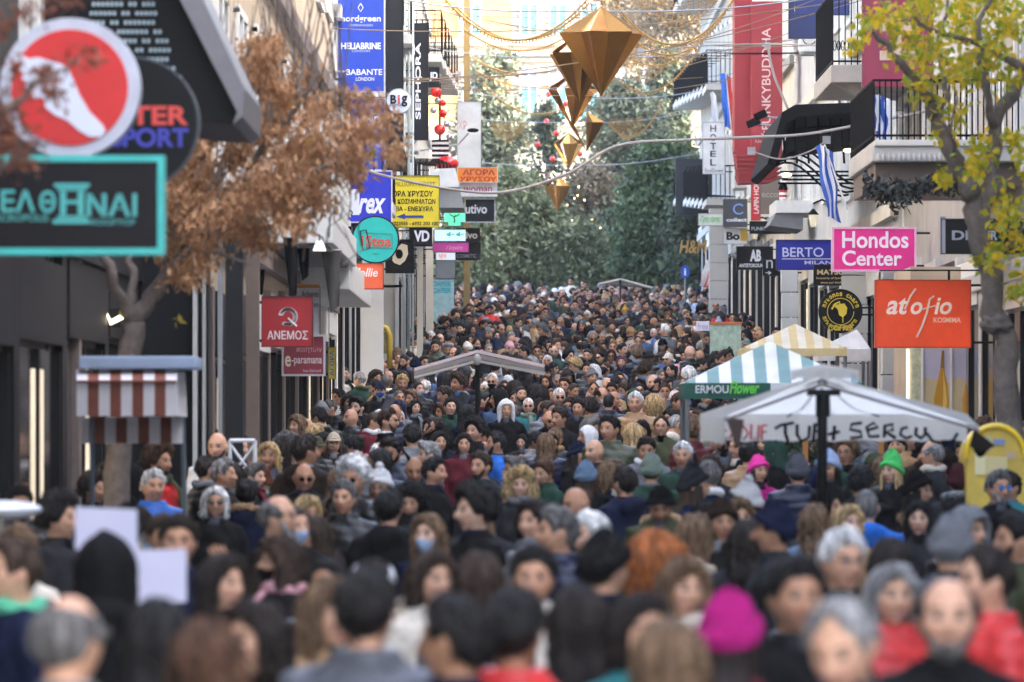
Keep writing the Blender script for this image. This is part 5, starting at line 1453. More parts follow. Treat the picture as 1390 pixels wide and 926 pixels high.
for i, (p0, p1, y0, y1, n_) in enumerate(((352, 363, 322, 408, 'straight'), (384, 404, 322, 410, 'twisted'), (400, 420, 318, 382, 'short'), (436, 462, 340, 425, 'ragged'))):
    t = thing('black_banner', '%s black cloth hanging under the white balcony' % n_, 'banner'); dd = 65.5 + i * .4
    V, n = [], 9
    for j in range(n + 1):
        v = j / n
        for k in range(5):
            u = k / 4
            sl = (.5 * v * (p1 - p0)) if n_ != 'straight' else 0
            V.append((X(p0 + (p1 - p0) * u * (1 - .55 * v) + sl, dd), dd + .05 * math.sin(6 * u + 4 * v), Z(y0 + (y1 - y0) * v * (1 - .12 * u), dd)))
    MB().add(V, [(j * 5 + k, j * 5 + k + 1, j * 5 + k + 6, j * 5 + k + 5) for j in range(n) for k in range(4)]).build('cloth', hexmat('17181a' if i < 3 else '4a4844', .85), t, smooth=True)
    MB().tube([P(p0 - 2, y0, dd), P(p1 + 2, y0, dd)], .015, 6).build('rod', M_STEEL, t)
t = thing('globe_lamp', 'white triangular lamp under the balcony edge', 'lamp'); dd = 65.2
MB().add(*prism([(424, 341), (429, 327), (438, 327), (443, 341)], dd, dd + .12)).build('shade', mat('opal_lamp', (.85, .83, .78), .4, var=0, emit=.05), t, bevel=.015)
MB().box(X(432, dd), X(435, dd), dd + .02, dd + .08, Z(327, dd), Z(318, dd)).build('stem', M_STEEL, t)
t = thing('arched_stand', 'yellow arched metal stand against the white wall', 'stand'); dd = 104
b = MB().tube([P(495, 500, dd), P(495, 456, dd), P(499, 446, dd), P(512, 441, dd), P(525, 446, dd), P(529, 456, dd), P(529, 500, dd)], .05, 8); b.tube([P(495, 506, dd), Vector((X(495, dd), dd, rise(dd)))], .05, 6); b.tube([P(529, 506, dd), Vector((X(529, dd), dd, rise(dd)))], .05, 6)
b.build('frame', hexmat('c9a62a', .5), t, smooth=True)
MB().add(*prism([(497, 480), (497, 457), (505, 447), (519, 447), (527, 457), (527, 480)], dd + .02, dd + .08)).build('panel', mat('worn_poster', srgb('8d8258'), .7, var=.5, scale=9), t)
t = thing('utility_cabinet', 'turquoise graffiti covered street cabinet', 'cabinet'); dd = 150
MB().box(X(585, dd), X(616, dd), dd, dd + .5, rise(dd), Z(378, dd)).build('body', mat('cabinet_paint', srgb('9fc4c4'), .6, var=.3, scale=5), t, bevel=.015)
for row, yy in ((0, 382), (1, 391)):
    lettering('CIAPEEK', X(587, dd), Z(yy + 7, dd), X(613, dd), Z(yy, dd), dd - .004, hexmat('1fa3b4', .5), t, 'graffiti', bold=.03)
MB().box(X(584, dd), X(617, dd), dd - .03, dd + .53, Z(378, dd), Z(376.5, dd)).build('lid', M_STEEL, t)

# ------------------------------------------------------------------ stalls, tents and umbrellas
t = thing('market_kiosk', 'small kiosk with brown and white striped awning before the tree', 'kiosk'); dd = 40.5
EXCLUDE.append((-3.4, -2.0, 39.2, 43.8))
kb, kw = mat('awning_brown', srgb('7c4434'), .8, var=.2, bump=.5, bscale=9), mat('awning_white', srgb('d6d3d6'), .8, var=.1)
p0, p1, ns = 104, 240, 9
for i in range(ns):
    a, e = p0 + (p1 - p0) * i / ns, p0 + (p1 - p0) * (i + 1) / ns
    m_ = kb if i % 2 else kw
    MB().add([P(a, 502, dd + .35), P(e, 502, dd + .35), P(e, 518, dd), P(a, 518, dd)], [(3, 2, 1, 0)]).build('roof_stripe', m_, t)
    MB().add([P(a, 519, dd - .01), P(e, 519, dd - .01), P(e, 565 + (i % 2), dd - .02), P(a, 565, dd - .02)], [(3, 2, 1, 0)]).build('valance_stripe', m_, t)
    MB().add([P(a + 8, 567, dd + .9), P(e + 8, 567, dd + .9), P(e + 8, 602, dd + .9), P(a + 8, 602, dd + .9)], [(3, 2, 1, 0)]).build('rear_valance_stripe', m_, t)
MB().add(*prism([(p0, 516.5), (p1, 516.5), (p1, 520), (p0, 520)], dd - .03, dd)).build('trim', kb, t)
MB().add([P(240, 504, dd + .3), P(251, 505, dd + 1), P(254, 566, dd + 1), P(240, 565, dd)], [(0, 1, 2, 3)]).build('side_panel', kw, t)
MB().box(X(104, dd), X(262, dd), dd + .2, dd + 1.3, Z(500, dd), Z(483, dd)).build('roof', hexmat('9fb4cf', .5), t, bevel=.02)
for px, o_ in ((124, .25), (246, 1.2)):
    MB().tube([Vector((X(px, dd), dd + o_, 0)), P(px, 500, dd + o_)], .018, 8).build('post', hexmat('55606a', .5), t)
MB().box(X(112, dd), X(250, dd), dd + .4, dd + 1.1, 0, .95).build('counter', W_DARK, t, bevel=.02)

t = thing('market_umbrella', 'white half umbrella with graffiti valance on a dark pole', 'umbrella'); d0, d1 = 39.0, 41.4
EXCLUDE.append((1.7, 2.5, 38.4, 39.6))
_cv = mat('white_canvas', srgb('ebe8e0'), .85, var=.2, scale=4, bump=.6, bscale=9, trans=.75)
A, FL, FR, RL, RR = P(1115, 508, d0 + .1), P(984, 566, d0), P(1330, 580, d0), P(950, 562, d1), P(1312, 562, d1)
def grid4(a, b_, c, d_, n=8, sag=.10):
    V = []
    for i in range(n + 1):
        for j in range(n + 1):
            u, v = i / n, j / n
            p = a.lerp(b_, u).lerp(d_.lerp(c, u), v)
            p = p - Vector((0, 0, sag * math.sin(math.pi * u) * math.sin(math.pi * v)))
            V.append(p)
    return V, [(i * (n + 1) + j, i * (n + 1) + j + 1, (i + 1) * (n + 1) + j + 1, (i + 1) * (n + 1) + j) for i in range(n) for j in range(n)]
for q in ((A, FL, RL, A), (A, RL, RR, A), (A, RR, FR, A)):
    MB().add(*grid4(q[0], q[1], q[2], q[3])).build('canopy_panel', _cv, t, smooth=True)
def valance(a, b_, drop, name='valance', m=None, n=24):
    V = []
    for i in range(n + 1):
        p = a.lerp(b_, i / n); w = .02 * math.sin(i * 1.3)
        V += [p + Vector((0, w * .3, 0)), p + Vector((0, w, -drop * (1 - .08 * abs(math.sin(i * .78)))))]
    return MB().add(V, [(2 * i, 2 * i + 1, 2 * i + 3, 2 * i + 2) for i in range(n)]).build(name, m or _cv, t, smooth=True)
valance(RL, RR, .205); valance(RL, FL, .2)
gr, gred = hexmat('17171a', .7, var=0), hexmat('c8302c', .7, var=0)
BLACK = [[(1052, 582), (1060, 577), (1078, 574)], [(1066, 577), (1066, 588), (1070, 600)], [(1082, 576), (1082, 590), (1088, 599), (1098, 594), (1099, 578)], [(1106, 575), (1104, 600)], [(1106, 576), (1116, 578), (1108, 586), (1118, 592), (1105, 600)],
         [(1124, 590), (1140, 586)], [(1133, 578), (1131, 598)], [(1170, 574), (1156, 576), (1154, 583), (1168, 586), (1170, 593), (1154, 595)], [(1178, 584), (1192, 580), (1186, 574), (1176, 580), (1180, 593), (1194, 592)], [(1200, 594), (1201, 578), (1212, 576), (1212, 584), (1202, 586), (1216, 595)],
         [(1232, 580), (1224, 582), (1222, 590), (1230, 595), (1238, 592)], [(1244, 580), (1243, 590), (1250, 595), (1256, 590), (1256, 580)], [(1258, 588), (1266, 599), (1280, 602), (1294, 598), (1300, 588)], [(1052, 598), (1054, 600)]]
RED = [[(950, 578), (954, 596), (960, 580), (964, 596)], [(974, 577), (968, 584), (976, 590), (968, 597)], [(980, 577), (980, 596), (988, 594)], [(980, 586), (987, 584)], [(990, 578), (998, 596)], [(999, 578), (990, 596)], [(1008, 577), (1004, 590), (1010, 597), (1016, 588), (1008, 577)], [(1020, 576), (1019, 596), (1026, 595)], [(1030, 577), (1029, 597)], [(1034, 578), (1034, 597)], [(1034, 578), (1042, 577)], [(1034, 587), (1041, 586)]]
for ps, m_, r_ in ((BLACK, gr, .013), (RED, gred, .008)):
    for st_ in ps: MB().tube([P(a, b_, d1 - .035) for a, b_ in st_], r_, 6).build('graffiti', m_, t, smooth=True)
for e in (FL, FR):
    MB().tube([A + Vector((0, -.02, -.07)), e - Vector((0, 0, .02))], .012, 8).build('arm', mat('arm_grey', srgb('8d857e'), .5, metal=.1), t)
for e in (RL.lerp(RR, .02), RL.lerp(RR, .33), RL.lerp(RR, .67), RL.lerp(RR, .98)): MB().tube([A + Vector((0, .02, -.04)), A.lerp(e, .5) - Vector((0, 0, .06)), e - Vector((0, 0, .02))], .007, 6).build('rib', hexmat('6a5a50', .6), t)
MB().tube([A + Vector((0, -.03, -.10)), RL.lerp(RR, .5)], .012, 6).build('arm', MATS['arm_grey'], t)
MB().tube([Vector((A.x, d0, 0)), Vector((A.x, d0, Z(590, d0))), Vector((A.x, d0, Z(540, d0)))], [.04, .036, .036], 12).build('pole', M_FRAME_D, t, smooth=True)
MB().box(X(1096, d0), X(1140, d0), d0 - .06, d0 + .12, Z(537, d0), Z(529, d0)).tube([P(1117, 530, d0), P(1117, 566, d0)], .05, 10).build('hub', M_FRAME_D, t)
n = 10
V = []
for i in range(n + 1):
    u = i / n; px = 1074 + 92 * u
    V += [P(px, 501 + 4 * abs(u - .5), d0 + .1), P(px, 517 - 5 * abs(math.sin(u * math.pi * 4)), d0 - .02)]
V2 = [P(1118, 494, d0 + .3)]
MB().add(V, [(2 * i, 2 * i + 1, 2 * i + 3, 2 * i + 2) for i in range(n)]).add(V2 + V[::2], [(0, i + 1, i + 2) for i in range(n)]).build('top_cap', _cv, t)
fl = MB().add(*grid4(P(984, 566, d0), P(1010, 570, d0), P(1004, 606, d0), P(1000, 604, d0), 4)); fl.build('folded_flap', hexmat('4a3a34', .85), t)
MB().add(*grid4(P(1322, 582, d0), P(1352, 606, d0), P(1330, 612, d0), P(1316, 606, d0), 4)).build('folded_flap', hexmat('332a26', .85), t)
MB().add(*blob((A.x, d0, .06), (.3, .3, .07), 16, 8)).build('base', W_GREY, t)

def tent(label, px0, px1, ye, pa, ya, d, depth, stripes, c1, c2, name='market_tent', vd=.16, vcol=None):
    t = thing(name, label, 'tent')
    m1, m2 = hexmat(c1, .75, trans=.3, var=.2, scale=3, bump=.6, bscale=8), hexmat(c2, .75, trans=.3, var=.2, scale=3, bump=.6, bscale=8)
    fl, fr = P(px0, ye, d), P(px1, ye, d)
    bl, br = fl + Vector((0, depth, 0)), fr + Vector((0, depth, 0))
    ap = P(pa, ya, d); ap.y = d + depth / 2
    def face(q0, q1, k):
        # stripes run straight up the slope, cut off along the hips
        uo = max(.12, min(.88, (ap - q0).dot(q1 - q0) / (q1 - q0).length_squared))
        up = ap - q0.lerp(q1, uo)
        hgt = lambda u: u / uo if u <= uo else (1 - u) / (1 - uo)
        for i in range(k):
            u0, u1 = i / k, (i + 1) / k
            us = [u0] + ([uo] if u0 < uo < u1 else []) + [u1]
            V = [q0.lerp(q1, u) for u in us] + [q0.lerp(q1, u) + up * hgt(u) for u in reversed(us)]
            MB().add(V, [tuple(range(len(V)))]).build('roof_stripe', m1 if i % 2 else m2, t)
    face(fl, fr, stripes); face(bl, br, stripes); face(fl, bl, stripes); face(fr, br, stripes)
    vm = hexmat(vcol or c2, .75)
    for q0, q1 in ((fl, fr), (fl, bl), (fr, br)):
        MB().add([q0, q1, q1 - Vector((0, 0, vd)), q0 - Vector((0, 0, vd))], [(0, 1, 2, 3)]).build('valance', vm, t)
    for q in (fl, fr, bl, br):
        q = q.lerp(ap, .04)
        MB().tube([Vector((q.x, q.y, rise(q.y))), q], .025, 8).build('post', M_STEEL, t)
    EXCLUDE.append((fl.x + .05, fr.x - .05, d + .1, d + depth))
    return t
dd = 57.5
t = tent('green and white striped flower stall tent reading ERMOU Flower', 928, 1172, 520, 1050, 462, dd, 1.7, 15, 'f0f2f0', '84acac', vcol='1f5a48')
lettering('ERMOU', X(944, dd), Z(534, dd), X(989, dd), Z(523, dd), dd - .004, hexmat('d9dcda', .5, var=0), t, bold=.02)
lettering('Flower', X(990, dd), Z(535, dd), X(1031, dd), Z(518, dd), dd - .004, hexmat('63d23f', .5, var=0), t, bold=.03, shear=.3)
patch(t, [(1046, 520), (1078, 520), (1078, 541), (1046, 541)], dd, 'dfe2e0', 'valance_patch', .006)
t2 = thing('flower_stall', 'wooden flower stall with leafy plants under the striped tent', 'stall')
for px in (1090, 1193):
    MB().box(X(px, 56.9), X(px + 7, 56.9), 56.9, 56.97, rise(57), Z(572, 57)).build('post', mat('orange_wood', srgb('b5752f'), .6), t2)
MB().box(X(1092, 56.9), X(1198, 56.9), 57, 57.5, rise(57), rise(57) + .8).build('counter', W_BROWN, t2)
b = MB(); rr = random.Random(3)
for i in range(1500):
    c = P(rr.choice([1056, 1070, 1110, 1140]) + rr.gauss(0, 9), 612 + rr.gauss(0, 16), 57.2 + rr.uniform(-.2, .3))
    e = Vector((rr.uniform(-1, 1), rr.uniform(-1, 1), rr.uniform(-1, 1))) * .05; f = Vector((rr.uniform(-1, 1), rr.uniform(-1, 1), rr.uniform(-1, 1))) * .025
    b.add([c - e, c + f, c + e, c - f], [(0, 1, 2, 3)])
o = b.build('foliage', mat('stall_leaf', (.02, .05, .02), .6, var=.5, scale=20), t2); o['kind'] = 'stuff'
t = tent('yellow and white striped tent behind the flower stall', 1008, 1150, 473, 1084, 438, 74, 1.8, 13, 'dfdac8', 'd8c48c', vcol='d3c08a', vd=.10)
t = tent('plain white awning tent against the stone wall', 1112, 1182, 474, 1168, 446, 78, 1.6, 5, 'd9d8d4', 'd3d2cf', vcol='cfcfcc')
t = thing('market_umbrella', 'grey umbrella with pinkish edge trim standing in the crowd', 'umbrella'); dd = 68
EXCLUDE.append((-.8, -.1, 67.7, 68.3))
A, CL, CR = P(648, 477, dd), P(563, 502, dd), P(739, 497, dd)
cs = [CL + Vector((0, -.3, 0)), CR + Vector((0, -.3, 0)), CR + Vector((0, .9, .0)), CL + Vector((0, .9, .0))]
um = hexmat('d3c0bc', .8); ud = hexmat('8a817b', .8)
for e in cs:
    for nm, m_, dz, th_ in (('trim', um, .0, .035), ('rolled_canopy', ud, -.06, .05), ('arm', hexmat('b3ada4', .5), -.115, .028)):
        V, F = prism([(0, 0), (1, 0), (1, 1), (0, 1)], 10, 11)
        a_, b_ = A + Vector((0, 0, dz)), e + Vector((0, 0, dz * .8)); w_ = Vector((0, .05, 0)); h_ = Vector((0, 0, th_ / 2))
        MB().add([a_ - w_ - h_, a_ + w_ - h_, a_ + w_ + h_, a_ - w_ + h_, b_ - w_ - h_, b_ + w_ - h_, b_ + w_ + h_, b_ - w_ + h_], [(0, 1, 2, 3), (7, 6, 5, 4), (0, 4, 5, 1), (1, 5, 6, 2), (2, 6, 7, 3), (3, 7, 4, 0)]).build(nm, m_, t)
MB().tube([Vector((A.x, dd + .3, rise(dd))), Vector((A.x, dd, Z(470, dd)))], .03, 8).build('pole', M_FRAME_D, t)
MB().add(*blob(P(648, 488, dd - .05), (.05, .05, .07), 10, 8)).build('hub', hexmat('a8a49c', .5), t)
t = thing('market_umbrella', 'far pale umbrella seen edge-on below the square trees', 'umbrella'); dd = 172
A, CL, CR = P(842, 379, dd), P(815, 385, dd), P(886, 391, dd)
MB().add([A, CL, CR, A + Vector((0, 1, -.2))], [(0, 1, 2), (0, 3, 1), (0, 2, 3)]).build('canopy_panel', hexmat('6f6a60', .8), t)
MB().tube([A, CR], .035, 6).tube([A, CL], .03, 6).build('trim', hexmat('cfc8bb', .8), t)
MB().tube([Vector((A.x, dd, rise(dd))), A], .03, 6).build('pole', M_FRAME_D, t)

t = thing('yellow_booth', 'round topped yellow booth plastered with stickers under the tree', 'booth'); dd = 45.5
EXCLUDE.append((3.5, 4.4, 44.9, 46.6))
_ym = mat('booth_yellow', srgb('d9b94a'), .5, var=.2, scale=5)
pts = [(1312, 800), (1312, 622)] + [(1352 - 40 * math.cos(a), 622 - 44 * math.sin(a)) for a in np.linspace(.15, math.pi - .15, 12)] + [(1392, 622), (1392, 800)]
zb = Z(800, dd)
V, F = prism(pts, dd, dd + .8); V = [Vector((v.x, v.y, v.z if v.z > zb + .02 else rise(dd))) for v in V]
MB().add(V, F).build('shell', _ym, t, bevel=0)
MB().tube([P(a - .5, b_, dd - .01) for a, b_ in pts[1:-1]], .025, 8).build('rim', hexmat('f0c832', .4), t)
for i, (a, b_, w, h_, c) in enumerate(((1334, 606, 22, 11, 'd8d2c0'), (1356, 600, 16, 9, '7a8fb8'), (1372, 618, 14, 10, 'c8a98a'), (1330, 630, 14, 30, 'e6dca8'), (1352, 632, 30, 26, 'd9c98e'), (1366, 646, 12, 8, 'b8574a'), (1340, 596, 10, 6, 'b0b7a0'))):
    patch(t, [(a - w / 2, b_ - h_ / 2), (a + w / 2, b_ - h_ / 2 + 1), (a + w / 2, b_ + h_ / 2), (a - w / 2, b_ + h_ / 2 - 1)], dd, c, 'sticker', .008 + .002 * i)
# perfume shop bay on the right
t = thing('shop_bay', 'projecting shop bay with two posters of golden perfume bottles', 'shop front'); dd = 80
EXCLUDE.append((5.4, 6.5, 79.5, 84))
MB().box(X(1236, dd), XR + .05, dd, dd + 3.5, rise(dd), Z(362, dd)).build('bay_wall', W_BEIGE, t, bevel=.01)
MB().box(X(1236, dd), X(1251, dd), dd - .06, dd - .002, rise(dd), Z(470, dd)).build('ornate_panel', mat('ornate_panel', srgb('b9bca0'), .6, var=.35, scale=14), t)
MB().box(X(1230, dd), X(1233.5, dd), dd - .1, dd - .01, Z(570, dd), Z(474, dd)).build('light_strip', mat('strip_light', (1, .9, .68), .4, var=0, emit=.2), t)
for i, a in enumerate((1253, 1292)):
    po = MB().box(X(a, dd), X(a + 37, dd), dd - .05, dd - .004, Z(580, dd), Z(474, dd)).build('poster', mat('poster_lilac', srgb('b6b3c4'), .4, var=.15, scale=2), t)
    cx = a + 26
    def glass(pts, c, nm, off): patch(po, pts, dd, c, nm, off, rough=.25)
    glass([(a, 512), (a + 37, 520), (a + 37, 580), (a, 580)], 'c9b98f', 'backdrop', .054)
    glass([(cx - 1, 476), (cx + 2, 476), (cx + 2, 500), (cx + 6, 520), (cx + 9, 545), (cx + 7, 562), (cx - 2, 568), (cx - 11, 560), (cx - 12, 542), (cx - 7, 518), (cx - 3, 500)], 'c8921f', 'bottle', .058)
    glass([(cx + 1, 505), (cx + 4, 525), (cx + 6, 545), (cx + 4, 560), (cx - 1, 562), (cx + 1, 540)], 'e8c860', 'bottle_highlight', .062)
    glass([(cx - 1, 476), (cx + 2, 476), (cx + 2, 500), (cx - 3, 500)], '8c6a2a', 'bottle_neck', .063)
for a in (1250, 1289, 1330):
    MB().box(X(a, dd), X(a + 3, dd), dd - .09, dd - .005, rise(dd), Z(470, dd)).build('mullion', M_FRAME_W, t)
MB().box(X(1332, dd), X(1345, dd), dd - .08, dd, rise(dd), Z(372, dd)).build('pier', hexmat('c9ccd2', .5), t)
MB().box(X(1346, dd), X(1364, dd), dd - .06, dd, rise(dd), Z(430, dd)).build('tiled_pier', mat('blue_grey_tile', srgb('6f8794'), .4), t)
# small things among the crowd
t = thing('cart_roof', 'white rounded cart roof at the left edge beside the shop front', 'cart'); dd = 30
MB().add(*blob(P(4, 692, dd), (.21, .3, .05), 24, 8)).build('roof', hexmat('dfe3ea', .4), t, smooth=True)
MB().tube([Vector((X(4, dd), dd, 0)), P(4, 692, dd)], .03, 8).build('post', M_STEEL, t)
MB().box(X(-40, dd), X(62, dd), dd - .2, dd + .3, .2, .95).build('body', W_DARK, t, bevel=.02)
t = thing('white_easel', 'white lattice stand board by the dark column', 'stand'); dd = 50
x0, x1, z0, z1 = X(312, dd), X(346, dd), Z(650, dd), Z(598, dd)
b = MB().tube([(x0, dd, 0), (x0, dd, z1)], .018, 6).tube([(x1, dd, 0), (x1, dd, z1)], .018, 6).tube([(x0, dd, z1), (x1, dd, z1)], .02, 6).tube([(x0, dd, z1 - .03), (x1, dd, z0)], .014, 6).tube([(x1, dd, z1 - .03), (x0, dd, z0)], .014, 6)
b.build('frame', hexmat('dfe2e4', .5), t)
for i, (px, py, w, h_, d_, lab, sk) in enumerate(((144, 717, 84, 58, 24.5, 'white paper board held up behind the black hooded person', -4), (214, 784, 78, 72, 22.5, 'square white paper board held beside the black hooded person', 3))):
    t = thing('paper_board', lab, 'board')
    MB().add(*prism([(px - w / 2, py - h_ / 2), (px + w / 2, py - h_ / 2 - sk), (px + w / 2, py + h_ / 2 - sk), (px - w / 2, py + h_ / 2)], d_, d_ + .012)).build('sheet', hexmat('cfcde0', .7, var=.05), t)
    MB().tube([P(px + 10, py + h_ / 2 - 6, d_ + .02), P(px + 14, py + h_ / 2 + 90, d_ + .02)], .010, 6).build('stick', hexmat('8a7350', .7), t)
t = thing('price_board', 'small white placard with coloured scribbles above the far crowd', 'placard'); dd = 118
MB().box(X(945, dd), X(963, dd), dd, dd + .02, Z(449, dd), Z(436, dd)).build('sheet', hexmat('e0dde6', .7), t)
lettering('free', X(947, dd), Z(447, dd), X(961, dd), Z(439, dd), dd - .002, hexmat('b58fc0', .6, var=0), t)
MB().tube([P(954, 449, dd + .02), P(954, 500, dd + .02)], .012, 6).build('stick', hexmat('8a7350', .7), t)
t = thing('lottery_stand', 'pale green display stand with orange top among the far crowd', 'stand'); dd = 117
MB().box(X(964, dd), X(1006, dd), dd, dd + .3, rise(dd), Z(440, dd)).build('rack', mat('rack_green', srgb('a9bda8'), .6, var=.4, scale=8), t)
MB().box(X(963, dd), X(1007, dd), dd - .02, dd + .32, Z(440.5, dd), Z(437, dd)).build('top', hexmat('c46a34', .6), t)
t = thing('traffic_sign', 'round blue pedestrian sign on a post at the street end', 'sign'); dd = 170
n = 28; c = P(930, 369, dd)
MB().add([(c.x + .13 * math.cos(2 * math.pi * i / n), y, c.z + .20 * math.sin(2 * math.pi * i / n)) for y in (dd, dd + .03) for i in range(n)], [tuple(range(n)), tuple(range(n, 2 * n))[::-1]] + [(i, n + i, n + (i + 1) % n, (i + 1) % n) for i in range(n)]).build('disc', hexmat('1556c4', .4), t)
MB().add(*blob((c.x, dd - .006, c.z + .08), (.025, .004, .025), 8, 6)).tube([(c.x, dd - .008, c.z + .05), (c.x, dd - .008, c.z - .11)], .028, 6).build('figure', hexmat('e6e9f0', .5), t)
MB().tube([(c.x, dd + .05, rise(dd)), (c.x, dd + .05, c.z + .2)], .03, 8).build('post', M_STEEL, t)

# ------------------------------------------------------------------ golden ornaments and cables across the street
_gold = mat('gold_panel', srgb('a8773c'), .22, metal=.9, var=.12, scale=3)
def diamond(label, px, ptop, pbot, wpx, rot, openf, k):
    d = 1.2 * FPX / wpx
    d = min(d, 196)
    t = thing('gold_diamond', label, 'ornament', None)
    zt, zb_ = Z(ptop, d), Z(pbot, d); h = zt - zb_
    zm = zt - h * .30; cx = X(px, d); r_ = wpx / 2 / FPX * d
    n = 12
    top, bot = Vector((cx, d, zt)), Vector((cx, d, zb_))
    ring = [Vector((cx + r_ * (1 if i % 2 == 0 else .66) * math.cos(rot + 2 * math.pi * i / n), d + r_ * (1 if i % 2 == 0 else .66) * math.sin(rot + 2 * math.pi * i / n), zm)) for i in range(n)]
    for i in range(n):
        a, b_ = ring[i], ring[(i + 1) % n]
        for j, apx in enumerate((top, bot)):
            if openf and (i // 2) % 2 == 1 and (j == 0 or openf > 1): continue
            c = (a + b_ + apx) / 3; inn = (Vector((cx, d, c.z)) - c).normalized() * .02
            tri = [a.lerp(c, .015), b_.lerp(c, .015), apx.lerp(c, .015)]
            V = tri + [p + inn for p in tri]
            MB().add(V, [(0, 1, 2), (5, 4, 3), (0, 3, 4, 1), (1, 4, 5, 2), (2, 5, 3, 0)]).build('panel', _gold, t)
    MB().tube([top, top + Vector((0, 0, .9))], .012, 5).build('hanger', M_STEEL, t)
    cb = thing('span_cable', 'thin steel cable holding the ' + label.replace(' hanging', ''), 'cable')
    s = Vector((XL, d, zt + .75)); e = Vector((XR, d, zt + .75)); mid = top + Vector((0, 0, .35))
    pts = [s.lerp(mid, u) - Vector((0, 0, .15 * math.sin(math.pi * u))) for u in np.linspace(0, 1, 9)] + [mid.lerp(e, u) - Vector((0, 0, .15 * math.sin(math.pi * u))) for u in np.linspace(0, 1, 11)[1:]]
    MB().tube(pts, .014, 5).build('cable', M_STEEL, cb)
    return d
diamond('large folded gold diamond hanging foremost in the row', 816, 9, 131, 119, .25, 0, 0)
diamond('half open gold diamond hanging behind the large folded one', 787, 42, 142, 92, .6, 1, 1)
diamond('open gold diamond hanging third in the row', 777, 98, 174, 70, .2, 2, 2)
diamond('open gold diamond hanging fourth in the row', 796, 150, 206, 56, .5, 2, 3)
diamond('slim gold diamond hanging fifth in the row', 772, 180, 231, 42, .1, 2, 4)
diamond('small gold diamond hanging last in the row before the trees', 757, 238, 287, 39, .4, 1, 5)
_gw = mat('gold_wire', srgb('a0793c'), .5, metal=.3, var=0)
_nw = 0
def catenary(a, b_, sag, r_, m_, label, name='light_string', cat='light string', bulbs=True):
    t = thing(name, label, cat)
    pts = [a.lerp(b_, u) - Vector((0, 0, sag * 4 * u * (1 - u))) for u in np.linspace(0, 1, 22)]
    MB().tube(pts, r_, 5).build('wire', m_, t)
    if bulbs:
        b = MB()
        for i in range(1, 42):
            u = i / 42; p = a.lerp(b_, u) - Vector((0, 0, sag * 4 * u * (1 - u) + .05))
            b.add(*blob(p, (.018, .018, .03), 5, 4))
        o = b.build('bulb', _gw, t); o['kind'] = 'stuff'
    return t
ordn = ['first', 'second', 'third', 'fourth', 'fifth', 'sixth', 'seventh', 'eighth', 'ninth', 'tenth']
for i, (p0, y0, p1, y1, d_, sg) in enumerate(((600, -6, 800, -4, 110, .85), (620, 10, 800, 4, 122, .75), (628, 38, 772, 48, 135, .45), (640, 78, 800, 70, 160, .55), (645, 95, 795, 98, 175, .5), (655, 112, 790, 130, 185, .8))):
    catenary(P(p0, y0, d_), P(p1, y1, d_), sg, .022, _gw, 'golden light string swagged left of the diamonds, %s up the street' % ordn[i])
for i, (p0, y0, p1, y1, d_, sg) in enumerate(((832, 0, 1000, -8, 108, .9), (840, 30, 985, 16, 120, .8), (835, 60, 960, 40, 140, .7), (830, 100, 950, 62, 165, .9), (825, 165, 900, 136, 185, .8))):
    catenary(P(p0, y0, d_), P(p1, y1, d_), sg, .020, _gw, 'golden light string swagged right of the diamonds, %s up the street' % ordn[i])
rw = random.Random(40)
_thin = mat('thin_wire', srgb('7d6a52'), .6, var=0)
for i in range(16):
    d_ = 92 + i * 6.3; a = Vector((XL if d_ < 122 else -2.5, d_, Z(rw.uniform(-30, 120), d_))); e = Vector((XR, d_ + rw.uniform(-3, 3), Z(rw.uniform(-30, 110), d_)))
    catenary(a, e, rw.uniform(.1, .7), .009, _thin, 'thin dark wire strung across the street, %s of the many' % (ordn + ['eleventh', 'twelfth', 'thirteenth', 'fourteenth', 'fifteenth', 'sixteenth'])[i], 'overhead_wire', 'wire', False)
def net(px0, py0, px1, py1, d, label):
    t = thing('light_net', label, 'light net')
    b = MB(); n = 16
    for i in range(n + 1):
        u = i / n; x = px0 + (px1 - px0) * u; dp = (py1 - py0) * (.35 + .65 * math.sin(math.pi * u))
        b.tube([P(x, py0, d), P(x + 2, py0 + dp * .5, d), P(x, py0 + dp, d)], .008, 4)
    for j in range(1, 7):
        b.tube([P(px0 + (px1 - px0) * u, py0 + (py1 - py0) * (.35 + .65 * math.sin(math.pi * u)) * j / 6, d) for u in np.linspace(0, 1, 14)], .008, 4)
    o = b.build('mesh', _gw, t)
net(840, 62, 910, 112, 150, 'golden net of lights hanging right of the large diamond')
net(668, 165, 712, 192, 180, 'small golden net of lights before the dark cypress')
net(830, 160, 872, 190, 182, 'small golden net of lights before the grey conifer')
net(862, -20, 975, 38, 125, 'wide golden net of lights hanging top right')
_cab = mat('pale_cable', srgb('9a928a'), .6, var=0)
def cable(label, pts, r_):
    t = thing('overhead_cable', label, 'cable')
    P3 = [P(*p) for p in pts]
    out = []
    for i in range(len(P3) - 1):
        p_, a, b_, q = P3[max(i - 1, 0)], P3[i], P3[i + 1], P3[min(i + 2, len(P3) - 1)]
        for u in np.linspace(0, 1, 9)[:-1]:
            out.append(.5 * ((2 * a) + (b_ - p_) * u + (2 * p_ - 5 * a + 4 * b_ - q) * u * u + (3 * a - p_ - 3 * b_ + q) * u ** 3))
    out.append(P3[-1])
    MB().tube(out, r_, 6).build('cable', _cab, t)
    for k, e in enumerate((out[0], out[-1])):
        MB().box(e.x - .06, e.x + .06, e.y - .05, e.y + .05, e.z - .06, e.z + .06).build('anchor', M_STEEL, t)
